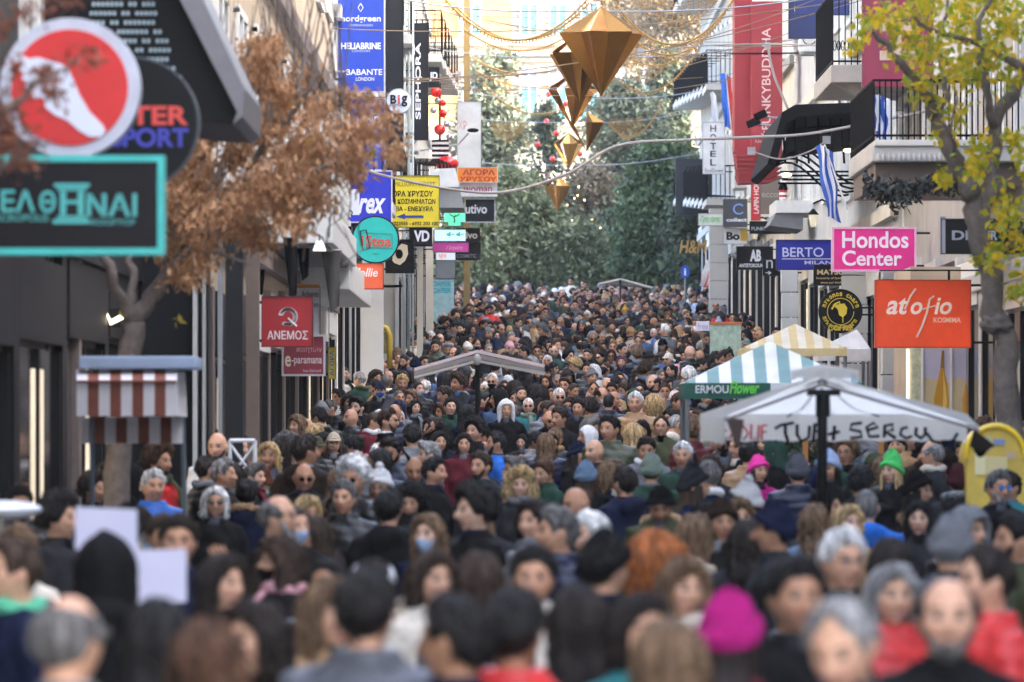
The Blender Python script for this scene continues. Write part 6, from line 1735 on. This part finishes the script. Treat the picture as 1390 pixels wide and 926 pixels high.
cable('thick pale cable bundle sagging across the street below the diamonds', [(452, 215, 84), (520, 238, 84), (620, 258, 85), (690, 260, 86), (770, 236, 86), (838, 198, 86), (930, 190, 86), (1030, 186, 86), (1110, 180, 86), (1262, 150, 86)], .022)
cable('pale cable across the blue banner to the ochre post', [(430, 98, 88), (490, 98, 96), (545, 107, 110), (580, 104, 125), (622, 100, 145)], .02)
cable('pale cable crossing before the red banner', [(870, 70, 108), (960, 62, 108), (1060, 60, 108), (1180, 66, 102)], .016)
cable('loose white cable hanging down the red banner', [(1042, 62, 110), (1050, 100, 110), (1066, 140, 110), (1074, 156, 110)], .025)
cable('thin cable looping under the iron canopy', [(1020, 205, 90), (1060, 216, 90), (1100, 205, 90), (1122, 190, 90)], .014)

# ------------------------------------------------------------------ far building, trees
t = thing('far_building', 'sunlit cream building with turquoise shutters closing the view', 'building'); dd = 330
WF = mat('far_cream', srgb('a39d8e'), .8, var=.08, scale=.2); WO = mat('far_ochre', srgb('a87c4a'), .8, var=.1, scale=.2)
SH = mat('turquoise_shutter', srgb('3f7d86'), .6, var=.1); 
MB().box(X(520, dd), X(1090, dd), dd, dd + 14, 5, 36).build('wall', WF, t)
for a, b_ in ((655, 694), (560, 622), (800, 850)):
    for y0, y1 in ((-60, 52), (92, 168)): MB().box(X(a, dd), X(b_, dd), dd - .06, dd - .002, Z(y1, dd), Z(y0, dd)).build('ochre_field', WO, t)
for y0, y1, pr in ((55, 62, .4), (70, 76, .55), (80, 84, .3), (165, 171, .4), (186, 190, .5)):
    MB().box(X(520, dd), X(1090, dd), dd - pr, dd - .003, Z(y1, dd), Z(y0, dd)).build('cornice', WF, t)
for row, (y0, y1) in enumerate(((-60, -12), (2, 48), (92, 162))):
    for k, px in enumerate((640, 718, 757, 800, 842, 884, 926, 968, 1010)):
        w_ = MB().box(X(px - 12, dd), X(px + 12, dd), dd - .10, dd - .063, Z(y1, dd), Z(y0, dd)).build('window', mat('far_pane', srgb('7f8da6'), .3, var=.1), t)
        for a, b_ in ((px - 12.6, px - 11), (px - .8, px + .8), (px + 11, px + 12.6)):
            MB().box(X(a, dd), X(b_, dd), dd - .2, dd - .11, Z(y1, dd), Z(y0, dd)).build('window_frame', M_FRAME_W, w_)
        for a, b_ in ((px - 11, px - .8), (px + .8, px + 11)):
            MB().box(X(a, dd), X(b_, dd), dd - .17, dd - .12, Z(y1 - 2, dd), Z(y0 + (y1 - y0) * (.12 if row != 2 else .42), dd)).build('shutter', SH, t)

def leaf_mat(name, c1, c2, trans=.3, rough=.6):
    m = bpy.data.materials.new(name); m.use_nodes = True
    nt = m.node_tree; b_ = nt.nodes['Principled BSDF']; b_.inputs['Roughness'].default_value = rough
    ge = nt.nodes.new('ShaderNodeNewGeometry'); mx = nt.nodes.new('ShaderNodeMix'); mx.data_type = 'RGBA'
    mx.inputs[6].default_value = (*c1, 1); mx.inputs[7].default_value = (*c2, 1)
    nt.links.new(ge.outputs['Random Per Island'], mx.inputs[0]); nt.links.new(mx.outputs[2], b_.inputs['Base Color'])
    tr = nt.nodes.new('ShaderNodeBsdfTranslucent'); nt.links.new(mx.outputs[2], tr.inputs[0])
    ms = nt.nodes.new('ShaderNodeMixShader'); ms.inputs[0].default_value = trans
    nt.links.new(b_.outputs[0], ms.inputs[1]); nt.links.new(tr.outputs[0], ms.inputs[2])
    nt.links.new(ms.outputs[0], nt.nodes['Material Output'].inputs[0])
    return m
BARK = mat('grey_bark', srgb('7a6e64'), .9, var=.35, scale=12, bump=.8, bscale=25)
def leaves(centers, spread, n, size, seed, droop=.3, aspect=.55):
    """Leaf-sized folded faces round the given centres, as one mesh."""
    r = np.random.default_rng(seed)
    C = np.array([tuple(c) for c in centers]); idx = r.integers(0, len(C), n)
    p = C[idx] + r.normal(0, 1, (n, 3)) * (np.asarray(spread)[idx][:, None] if hasattr(spread, '__len__') else spread)
    a = r.normal(0, 1, (n, 3)); a[:, 2] -= droop * 2; a /= np.linalg.norm(a, axis=1)[:, None]
    q = r.normal(0, 1, (n, 3)); b_ = np.cross(a, q); b_ /= np.linalg.norm(b_, axis=1)[:, None]
    nn = np.cross(a, b_)
    s = size * r.uniform(.6, 1.35, n)[:, None]
    v0, v2 = p, p + a * s
    m_ = p + a * s * .5
    v1, v3 = m_ + b_ * s * aspect * .5 + nn * s * .12, m_ - b_ * s * aspect * .5 + nn * s * .12
    V = np.stack([v0, v1, v2, v3], 1).reshape(-1, 3)
    F = np.arange(4 * n).reshape(-1, 4)
    T = np.concatenate([F[:, [0, 1, 2]], F[:, [0, 2, 3]]])
    return V, T
def leaf_obj(name, V, T, m, parent):
    me = bpy.data.meshes.new(name)
    me.vertices.add(len(V)); me.vertices.foreach_set('co', V.astype(np.float32).ravel())
    me.loops.add(len(T) * 3); me.loops.foreach_set('vertex_index', T.astype(np.int32).ravel())
    me.polygons.add(len(T)); me.polygons.foreach_set('loop_start', np.arange(len(T), dtype=np.int32) * 3)
    me.update(calc_edges=True); me.materials.append(m)
    return link(name, me, parent)
def limbs(t, paths, name='trunk', jit=.02, seed=1):
    r = random.Random(seed); b = MB(); out = []
    for pts, r0, r1 in paths:
        Q = []
        for i in range(len(pts) - 1):
            for u in np.linspace(0, 1, 5)[:-1]:
                Q.append(pts[i].lerp(pts[i + 1], u) + Vector((r.gauss(0, jit), r.gauss(0, jit), r.gauss(0, jit * .5))))
        Q.append(pts[-1]); n = len(Q)
        b.tube(Q, [(r0 + (r1 - r0) * i / (n - 1)) * (1 + .08 * math.sin(i * 2.1)) for i in range(n)], 10)
        out += Q[n // 2:]
    b.build(name, BARK, t, smooth=True)
    return out
# dry brown street tree on the left
t = thing('street_tree', 'street tree with clumps of dry brown leaves behind the striped kiosk', 'tree'); dd = 43.5
PT = lambda px, py, o=0: P(px, py, dd + o)
base = Vector((X(160, dd), dd, 0))
paths = [([base, PT(158, 640), PT(172, 500), PT(182, 438)], .105, .085),
         ([PT(182, 440), PT(150, 372, -.2), PT(132, 318, -.3), PT(150, 240, -.5)], .05, .02), ([PT(182, 440), PT(186, 396, .1), PT(178, 340, .3), PT(200, 230, .4)], .045, .02),
         ([PT(184, 436), PT(214, 392), PT(252, 340), PT(300, 300, -.2), PT(360, 262, -.3), PT(440, 230, -.4), PT(500, 205, -.4)], .07, .015),
         ([PT(252, 340), PT(290, 250, .2), PT(330, 160, .4), PT(360, 40, .6)], .045, .01), ([PT(300, 300), PT(360, 200, -.3), PT(420, 120, -.5), PT(440, 30, -.5)], .035, .008),
         ([PT(214, 392), PT(235, 300, .4), PT(260, 180, .6), PT(300, 40, .7)], .04, .01), ([PT(252, 340), PT(300, 345, -.3), PT(340, 360, -.4)], .025, .008), ([PT(360, 262), PT(420, 300), PT(440, 330)], .02, .006)]
limbs(t, paths)
r = random.Random(21)
b = MB()
for i in range(120):
    px, py = r.uniform(230, 500), r.uniform(120, 360); a = PT(px, py, r.uniform(-.6, .6)); e = PT(px + r.gauss(0, 24), py - r.uniform(20, 60), r.uniform(-.6, .6))
    b.tube([a, a.lerp(e, .5) + Vector((r.gauss(0, .03), 0, 0)), e], [.007, .005, .002], 4)
for i in range(46):
    px = r.uniform(280, 470); a = PT(px, r.uniform(100, 190), r.uniform(-.6, .6)); e = PT(px + r.gauss(0, 26), r.uniform(-60, 20), r.uniform(-.6, .6))
    b.tube([a, a.lerp(e, .5) + Vector((r.gauss(0, .03), 0, 0)), e], [.008, .006, .003], 5)
b.build('twig', BARK, t)
poly = [(205, 340), (226, 230), (270, 120), (300, 66), (350, 48), (404, 62), (420, 110), (450, 138), (480, 120), (540, 160), (540, 206), (500, 236), (455, 255), (440, 285), (425, 316), (398, 308), (370, 325), (336, 328), (318, 300), (284, 368), (246, 380), (236, 340)]
def inside(x, y):
    c = False; j = len(poly) - 1
    for i in range(len(poly)):
        (xi, yi), (xj, yj) = poly[i], poly[j]
        if (yi > y) != (yj > y) and x < (xj - xi) * (y - yi) / (yj - yi) + xi: c = not c
        j = i
    return c
cl = []
while len(cl) < 175:
    x, y = r.uniform(200, 545), r.uniform(45, 405)
    if inside(x, y) and r.random() < (.95 if y > 90 else .6): cl.append(PT(x, y, r.uniform(-.9, .9)))
V, T = leaves(cl, .056, 14500, .066, 3, droop=.8, aspect=.42)
leaf_obj('crown', V, T, leaf_mat('dry_leaf', srgb('a0714a'), srgb('dcae80'), .35), t)
V, T = leaves([PT(400, 205), PT(418, 188), PT(430, 215), PT(505, 205), PT(170, 420), PT(240, 432), PT(380, 150)], .02, 60, .07, 4, .5)
leaf_obj('yellow_leaf', V, T, leaf_mat('yellow_leaf', srgb('c9b030'), srgb('d8c84a'), .3), t)['kind'] = 'stuff'
EXCLUDE.append((-3.4, -2.4, 43, 44.2))
# nearer tree whose dry twigs hang over the red foot sign
t = thing('street_tree', 'nearer dry brown tree with twigs hanging before the red foot sign', 'tree'); d2 = 26.5
PQ = lambda px, py, o=0: P(px, py, d2 + o)
limbs(t, [([Vector((X(-120, d2), d2, 0)), PQ(-118, 600), PQ(-105, 250), PQ(-80, 100)], .09, .06), ([PQ(-105, 250), PQ(-40, 180), PQ(30, 130), PQ(110, 80)], .035, .006), ([PQ(-80, 100), PQ(-20, 20), PQ(40, -30)], .03, .008), ([PQ(-110, 300), PQ(-50, 260), PQ(20, 215), PQ(70, 190)], .03, .005)])
cl = [PQ(px + r.gauss(0, 8), py + r.gauss(0, 8), r.uniform(-.4, .4)) for px, py in [(-20, 60), (10, 40), (30, 20), (60, 15), (0, 120), (10, 160), (25, 170), (35, 185), (20, 200), (5, 220), (60, 100), (80, 90), (110, 80), (130, 82), (60, 120), (75, 135), (-10, 20), (90, 5), (20, 90), (0, 190), (40, 215), (-20, 240), (-30, 140), (15, 140)]]
V, T = leaves(cl, .035, 900, .045, 6, .5, .4)
leaf_obj('crown', V, T, leaf_mat('dry_leaf_dark', srgb('6a3c2a'), srgb('9a5c3c'), .25), t)
# yellow green street tree on the right
t = thing('street_tree', 'street tree with yellow green leaves and forked grey trunk', 'tree'); dd = 50
EXCLUDE.append((4.0, 4.8, 49.4, 50.6))
bs = Vector((X(1378, dd), dd, rise(dd)))
paths = [([bs, PT(1374, 600), PT(1366, 520), PT(1356, 440), PT(1342, 370), PT(1326, 310), PT(1312, 262)], .125, .088),
         ([PT(1314, 268), PT(1296, 216), PT(1276, 170), PT(1262, 138), PT(1240, 110, -.2), PT(1210, 70, -.3), PT(1180, 36, -.4)], .085, .022), ([PT(1330, 318), PT(1346, 240, .2), PT(1352, 170, .3), PT(1392, 96, .4), PT(1440, 40, .4)], .09, .04),
         ([PT(1276, 170), PT(1284, 120, .3), PT(1272, 60, .4), PT(1290, -20, .5)], .035, .012), ([PT(1352, 170), PT(1330, 100, -.3), PT(1330, 30, -.4), PT(1350, -40, -.4)], .04, .014), ([PT(1392, 96), PT(1340, 64, -.2), PT(1270, 42, -.4), PT(1230, 20, -.4)], .04, .01),
         ([PT(1296, 216), PT(1290, 180, -.4), PT(1296, 120, -.6)], .02, .006), ([PT(1342, 370), PT(1372, 330, -.3), PT(1392, 300, -.4)], .03, .008)]
limbs(t, paths, seed=5)
MB().add(*blob(PT(1352, 440, -.05), (.135, .13, .085), 18, 12, .5, 4)).build('burl', BARK, t, smooth=True)
cl, sp_ = [], []
for px, py, k, s in ((1235, 45, 5, .12), (1262, 75, 6, .12), (1290, 45, 6, .12), (1330, 30, 6, .12), (1372, 30, 6, .12), (1190, 45, 3, .07), (1160, 48, 2, .05), (1310, 95, 6, .1), (1345, 85, 6, .1), (1380, 110, 4, .09), (1250, 15, 5, .1), (1210, 20, 3, .08), (1300, 5, 5, .1), (1350, 0, 6, .1),
                     (1322, 222, 4, .08), (1340, 205, 3, .07), (1305, 235, 3, .06), (1372, 280, 6, .1), (1380, 300, 5, .08), (1350, 350, 3, .06), (1338, 345, 3, .05), (1385, 345, 4, .07), (1275, 230, 3, .05), (1270, 190, 2, .06), (1385, 215, 3, .07), (1370, 180, 2, .05), (1300, 155, 4, .07), (1255, 110, 4, .08), (1385, 400, 3, .06)):
    for i in range(k):
        cl.append(PT(px + r.gauss(0, 11), py + r.gauss(0, 10), r.uniform(-.7, .7))); sp_.append(s * .8)
V, T = leaves(cl, sp_, 2700, .085, 8, .4, .6)
leaf_obj('crown', V, T, leaf_mat('autumn_leaf', srgb('86a32e'), srgb('edc526'), .45), t)

def far_tree(label, px, pt, pb, wpx, d, kind, n, seed, name='square_tree', size=.2):
    t = thing(name, label, 'tree')
    r = random.Random(seed); zb_ = rise(d); zt = Z(pt, d); z0 = max(Z(pb, d), zb_ + .2); w = wpx / FPX * d; x = X(px, d)
    MB().tube([(x, d, zb_), (x + .1, d, zb_ + (zt - zb_) * .5), (x, d, zt - .3)], [.22, .13, .03], 8).build('trunk', BARK, t, smooth=True)
    b = MB(); cs, sp = [], []
    for i in range(70):
        u = r.random()
        z = z0 + (zt - z0) * u
        prof = {'cone': 1.05 * (1 - u) + .06, 'round': math.sin(math.pi * min(max(.12 + .80 * u, 0), 1)) ** .6, 'bare': math.sin(math.pi * (.15 + .7 * u)) ** .5}[kind]
        a = r.uniform(0, 6.283); q = w * prof * r.uniform(.45, 1.0)
        c = Vector((x + q * math.cos(a), d + q * math.sin(a) * .8, z - (.25 if kind == 'cone' else 0)))
        cs.append(c); sp.append(.20 + .22 * w * prof * .5)
        b.tube([(x, d, z - .1), Vector((x, d, z)).lerp(c, .6) + Vector((0, 0, .15)), c], [.05, .03, .01], 5)
    b.build('branch', BARK, t)
    V, T = leaves(cs, sp, int(n * 2.2), size * 1.35, seed, .2, .5)
    return t, V, T
LM = {'olive': leaf_mat('olive_leaf', srgb('4e583c'), srgb('77805c'), .25), 'dark': leaf_mat('dark_needle', srgb('363f30'), srgb('5a644a'), .2), 'grey': leaf_mat('grey_needle', srgb('4c5440'), srgb('7b8266'), .2),
      'green': leaf_mat('green_leaf', srgb('33432a'), srgb('62744a'), .3), 'brown': leaf_mat('brown_leaf', srgb('564c3a'), srgb('7d7056'), .3)}
for a in (('dark grey green conifer left of the sunlit facade', 668, 84, 300, 44, 232, 'round', 'grey', 5500, 31), ('olive green bush tree above the left of the far crowd', 700, 248, 400, 60, 206, 'round', 'olive', 7500, 32), ('low olive shrub tree behind the turquoise cabinet', 640, 300, 402, 48, 204, 'round', 'olive', 4500, 33),
          ('tall grey conifer right of the gold diamonds', 850, 118, 390, 64, 238, 'round', 'grey', 8000, 34), ('tall dark evergreen before the hotel', 905, 62, 330, 52, 246, 'cone', 'dark', 7000, 35), ('bright green ivy covered tree at the hotel corner', 905, 205, 405, 58, 203, 'round', 'green', 8000, 36),
          ('brown leafed tree in the middle of the square', 800, 236, 404, 40, 226, 'bare', 'brown', 4200, 37), ('low brown bush before the green shrubs', 868, 322, 404, 44, 208, 'round', 'brown', 3500, 38), ('dark round shrub tree beside the brown one', 852, 285, 372, 34, 214, 'round', 'dark', 4500, 39),
          ('green shrub low in the middle of the square', 770, 318, 402, 50, 205, 'round', 'olive', 5000, 40), ('bare brownish tree top before the upper facade', 935, -40, 130, 70, 262, 'bare', 'brown', 3800, 41), ('dark evergreen beside the hotel iron balconies', 955, 230, 405, 40, 200, 'round', 'dark', 6000, 42), ('bare brownish tree top above the gold diamonds', 850, -40, 80, 50, 268, 'bare', 'brown', 2200, 43)):
    t, V, T = far_tree(a[0], *a[1:7], a[8], a[9])
    leaf_obj('crown', V, T, LM[a[7]], t)
t, V, T = far_tree('decorated Christmas fir with red balls and swirl discs', 742, 140, 400, 46, 216, 'cone', 1700, 50, name='christmas_tree')
leaf_obj('crown', V, T, LM['dark'], t)
_lb = mat('fairy_light', (1, .72, .3), .4, var=0, emit=.6)
for px, py in ((745, 128), (768, 141), (742, 165), (755, 181), (730, 196), (787, 209), (750, 216), (703, 246), (768, 330), (774, 384), (806, 378), (798, 386), (799, 352)):
    MB().add(*blob(P(px, py, 212.5), [.105] * 3, 12, 8)).build('ball', _rb, t, smooth=True)
for px, py in ((722, 271), (775, 360)):
    dsc = MB().add(*blob(P(px, py, 212), (.17, .03, .17), 16, 8)).build('swirl_disc', hexmat('d8cfd6', .4), t, smooth=True)
    c = P(px, py, 211.95)
    MB().tube([(c.x + .14 * (1 - u) * math.cos(9 * u), c.y, c.z + .14 * (1 - u) * math.sin(9 * u)) for u in np.linspace(0, .95, 22)], .014, 5).build('swirl', hexmat('8a5a78', .4), dsc)
rr = random.Random(12)
for i in range(34):
    px, py = rr.gauss(760, 30), rr.uniform(245, 395)
    MB().add(*blob(P(px, py, 212 + rr.uniform(-.3, .5)), [.03] * 3, 6, 5)).build('light', _lb, t)

# ------------------------------------------------------------------ clutter on the upper walls
def ac_unit(label, s, xf, d, z):
    t = thing('air_conditioner', label, 'air conditioner')
    a, b_ = sorted((xf, xf + s * .36))
    MB().box(a, b_, d, d + .82, z, z + .56).build('casing', hexmat('c9c9c4', .5, var=.2, scale=3), t, bevel=.015)
    c = Vector(((a + b_) / 2, d - .006, z + .28))
    MB().tube([c + Vector((.14 * math.cos(u), 0, .14 * math.sin(u))) for u in np.linspace(0, 6.283, 17)], .012, 5).build('fan_ring', M_FRAME_D, t)
    for q in (d + .1, d + .7): MB().box(a, b_, q, q + .04, z - .05, z - .004).build('bracket', M_STEEL, t)
    MB().tube([(xf + s * .05, d + .4, z), (xf + s * .04, d + .4, z - 1.6)], .016, 6).build('hose', M_FRAME_W, t)
for lab, s_, xf_, d_, py in (('dusty air conditioner above the grey awning', 1, -2.5, 130, 205), ('air conditioner high behind the blue banner', 1, XL, 100, 40), ('air conditioner on the wall above the pink sign', -1, XR, 92, 265),
                             ('air conditioner beside the iron canopy roof', -1, XR - .05, 104, 120), ('air conditioner next to the navy sign panel', -1, XR - .05, 118, 70), ('air conditioner high beside the hotel flag', -1, XR, 150, 90), ('air conditioner under the hotel sign', -1, XR, 155, 255), ('air conditioner above the orange script sign', 1, XL, 88.5, 200)):
    ac_unit(lab, s_, xf_, d_, Z(py, d_))
for lab, s_, xf_, d_, py in (('black wall lantern beside the dark blue sign', -1, XR - .05, 112, 300), ('black wall lantern beside the round coffee sign', -1, XR - .05, 99.5, 345), ('black wall lantern beside the charcoal panel', 1, XL, 103, 330), ('black wall lantern above the monogram sign', -1, XR, 140, 318)):
    t = thing('wall_lantern', lab, 'lantern'); z = Z(py, d_); x = xf_ + s_ * .42
    MB().tube([(xf_, d_, z + .3), (xf_ + s_ * .25, d_, z + .42), (x, d_, z + .34)], .02, 6).build('arm', M_IRON, t)
    MB().add(*rings([(x, d_, z - .12, .05, .05), (x, d_, z + .12, .10, .10)], 6)).build('glass', mat('lantern_glass', (.7, .62, .45), .3, var=0, emit=.03), t)
    MB().add(*rings([(x, d_, z + .12, .12, .12), (x, d_, z + .24, .02, .02)], 6)).build('cap', M_IRON, t)
# ------------------------------------------------------------------ people: placing them
def far_crowd(rest):
    r = random.Random(9)
    heads = {f: head_grid(TH_LO, PH_LO, f) for f in (0, 1)}
    def tri(F):
        out = []
        for q in F:
            out.append(q[:3])
            if len(q) == 4: out.append((q[0], q[2], q[3]))
        return np.array(out, np.int64)
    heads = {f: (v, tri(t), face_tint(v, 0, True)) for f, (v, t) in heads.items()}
    cache = {}
    def tpl(key, make):
        if key not in cache:
            v, f = make(); cache[key] = (np.asarray([tuple(p) for p in v], float), tri(f))
        return cache[key]
    def coat_lo(style, pose, fem):
        rs = coat_rings(fem, style == 'coat', style == 'puffer')
        ps = [rings([rs[0], rs[2], rs[3], rs[4], rs[5], rs[6], rs[7], rs[8]], 10)]
        for a in arms_of(pose, fem):
            s = 1 if a[0].x > 0 else -1
            ps.append(tube([a[0] - Vector((s * .05, 0, 0)), a[0] + Vector((s * .01, 0, -.01)), a[1], a[2]], [.06, .078, .062, .046], 7))
        if style == 'hooded': ps.append(blob((0, .12, 1.44), (.12, .06, .08), 7, 5))
        return merge(*ps)
    def leg_lo():
        return merge(*[tube([(s * .09, 0, .9), (s * .098, 0, .48), (s * .102, .02, .05)], [.10, .075, .06], 6) for s in (-1, 1)])
    VV, FF, CC = [], [], []
    off = 0
    for c in rest:
        fem = 1 if c['fem'] else 0
        hm = np.array(head_matrix(R(c['hy']), R(c['hp'])) @ Matrix.Translation(HC))
        skin = np.array(SKIN[c['skin']])
        Vp, Fp, Cp = [], [], []
        o = 0
        def put(v, f, col):
            nonlocal o
            Vp.append(v); Fp.append(f + o); Cp.append(col); o += len(v)
        v, f, tn = heads[fem]
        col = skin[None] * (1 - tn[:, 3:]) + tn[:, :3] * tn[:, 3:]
        if 'beard' in c['ex']:
            b = (v[:, 1] < -.01) & (v[:, 2] < -.045) & ~((np.abs(v[:, 0]) < .02) & (v[:, 2] > -.072) & (v[:, 2] < -.058))
            col[b] = np.array(HAIRC[c['ex']['beard']]) * .8 + skin * .12
        put(v @ hm[:3, :3].T + hm[:3, 3], f, col)
        if c['ex'].get('mask'):
            v, f = tpl('mask', lambda: shell(D(-60), D(60), 7, line_f([(0, 97), (60, 104)]), line_f([(0, 156), (60, 116)]), lambda th, t: .010 + .012 * g(th, 0, .3), 3, inner=False, taper=None))
            put(v @ hm[:3, :3].T + hm[:3, 3], f, np.tile(CLOTH[c['ex']['mask']], (len(v), 1)))
        if 'sunglasses' in c['ex']:
            v, f = tpl('lens', lambda: (lambda b: (b.v, b.f))(MB().box(-.055, -.008, -.112, -.100, -.006, .024).box(.008, .055, -.112, -.100, -.006, .024)))
            put(v @ hm[:3, :3].T + hm[:3, 3], f, np.tile((.01, .01, .012), (len(v), 1)))
        for st, cc in ((c['hair'], HAIRC[c['haircol']]), (c['hat'][0] if c['hat'] else None, CLOTH[c['hat'][1]] if c['hat'] else None)):
            if st:
                v, f = tpl(('h', st), lambda: hgeo(st, .26))
                k = 1 + .25 * np.sin(v[:, 0] * 190 + v[:, 2] * 60)[:, None]
                put(v @ hm[:3, :3].T + hm[:3, 3], f, np.array(cc)[None] * k)
        v, f = tpl(('c', c['coat'], c['pose'], fem), lambda: coat_lo(c['coat'], c['pose'], fem))
        put(v, f, np.tile(CLOTH[c['coatcol']], (len(v), 1)))
        if 'scarf' in c['ex']:
            v, f = tpl('scarf', lambda: tube([(.088 * math.sin(a), .01 - .088 * math.cos(a), 1.478) for a in np.linspace(0, 6.283, 10)], .036, 5))
            put(v, f, np.tile(CLOTH[c['ex']['scarf']], (len(v), 1)))
        v, f = tpl('legs', leg_lo)
        put(v, f, np.tile(CLOTH[r.choice(['black', 'denim blue', 'charcoal'])], (len(v), 1)))
        V = np.vstack(Vp) * c['scale']
        a = R(c['face']); ca, sa = math.cos(a), math.sin(a)
        V = np.stack([V[:, 0] * ca - V[:, 1] * sa + c['x'], V[:, 0] * sa + V[:, 1] * ca + c['d'], V[:, 2] + rise(c['d'])], -1)
        VV.append(V); FF.append(np.vstack(Fp) + off); CC.append(np.vstack(Cp)); off += len(V)
    V, F, C = np.vstack(VV), np.vstack(FF), np.vstack(CC)
    me = bpy.data.meshes.new('crowd')
    me.vertices.add(len(V)); me.vertices.foreach_set('co', V.astype(np.float32).ravel())
    me.loops.add(len(F) * 3); me.loops.foreach_set('vertex_index', F.astype(np.int32).ravel())
    me.polygons.add(len(F)); me.polygons.foreach_set('loop_start', np.arange(len(F), dtype=np.int32) * 3)
    me.polygons.foreach_set('use_smooth', np.ones(len(F), bool))
    me.update(calc_edges=True)
    at = me.color_attributes.new('colour', 'FLOAT_COLOR', 'POINT')
    at.data.foreach_set('color', np.hstack([np.clip(C, 0, 1), np.ones((len(C), 1))]).astype(np.float32).ravel())
    me.materials.append(M_CROWD)
    o = link('crowd', me)
    tag(o, 'dense crowd of pedestrians in dark winter coats filling the far rising street', 'crowd', kind='stuff')
    print('crowd people', len(rest), 'tris', len(F))

fill_crowd()
sort_out()
_vis = [c for c in people if c['vis'] > 0 and -40 < c['px'] < 1430]
_vis.sort(key=lambda c: (not c['cast'], -c['vis']))
singles = _vis[:300]
_ids = {id(c) for c in singles}
_far = max(c['d'] for c in singles if not c['cast'])
rest = [c for c in people if id(c) not in _ids and (c['vis'] > 0 or c['d'] > 40 and rng.random() < .35) and c['d'] > 22]
seen = set()
_r = random.Random(4)
for c in singles:
    for _try in range(60):
        if label_of(c) not in seen: break
        if c['cast']:
            c['coatcol'] = wpick(_r, COAT_W) if _try > 8 else c['coatcol']
            c['ex']['scarf'] = _r.choice(['grey', 'cream', 'black', 'burgundy'])
        else:
            n = random_spec(_r, c['d'])
            for k in ('fem', 'pose', 'hair', 'hat', 'haircol', 'coatcol', 'coat', 'ex', 'face', 'skin', 'hy', 'hp'): c[k] = n[k]
    seen.add(label_of(c))
    place_person(c, c['x'], c['d'], 'people crowding the street')
far_crowd(rest)
print('people', len(people), 'singles', len(singles), 'farthest single', _far)
# ------------------------------------------------------------------ the air
hz = bpy.data.materials.new('thin_haze'); hz.use_nodes = True
_n = hz.node_tree; _n.nodes.remove(_n.nodes['Principled BSDF'])
_v = _n.nodes.new('ShaderNodeVolumePrincipled'); _v.inputs['Color'].default_value = (.92, .95, 1, 1); _v.inputs['Density'].default_value = .0002; _v.inputs['Anisotropy'].default_value = .2
_n.links.new(_v.outputs[0], _n.nodes['Material Output'].inputs['Volume'])
_h = MB().box(-420, 420, -80, 640, -2, 45).build('haze', hz)
_h['kind'] = 'stuff'; _h['label'] = 'thin pale haze filling the air of the street'
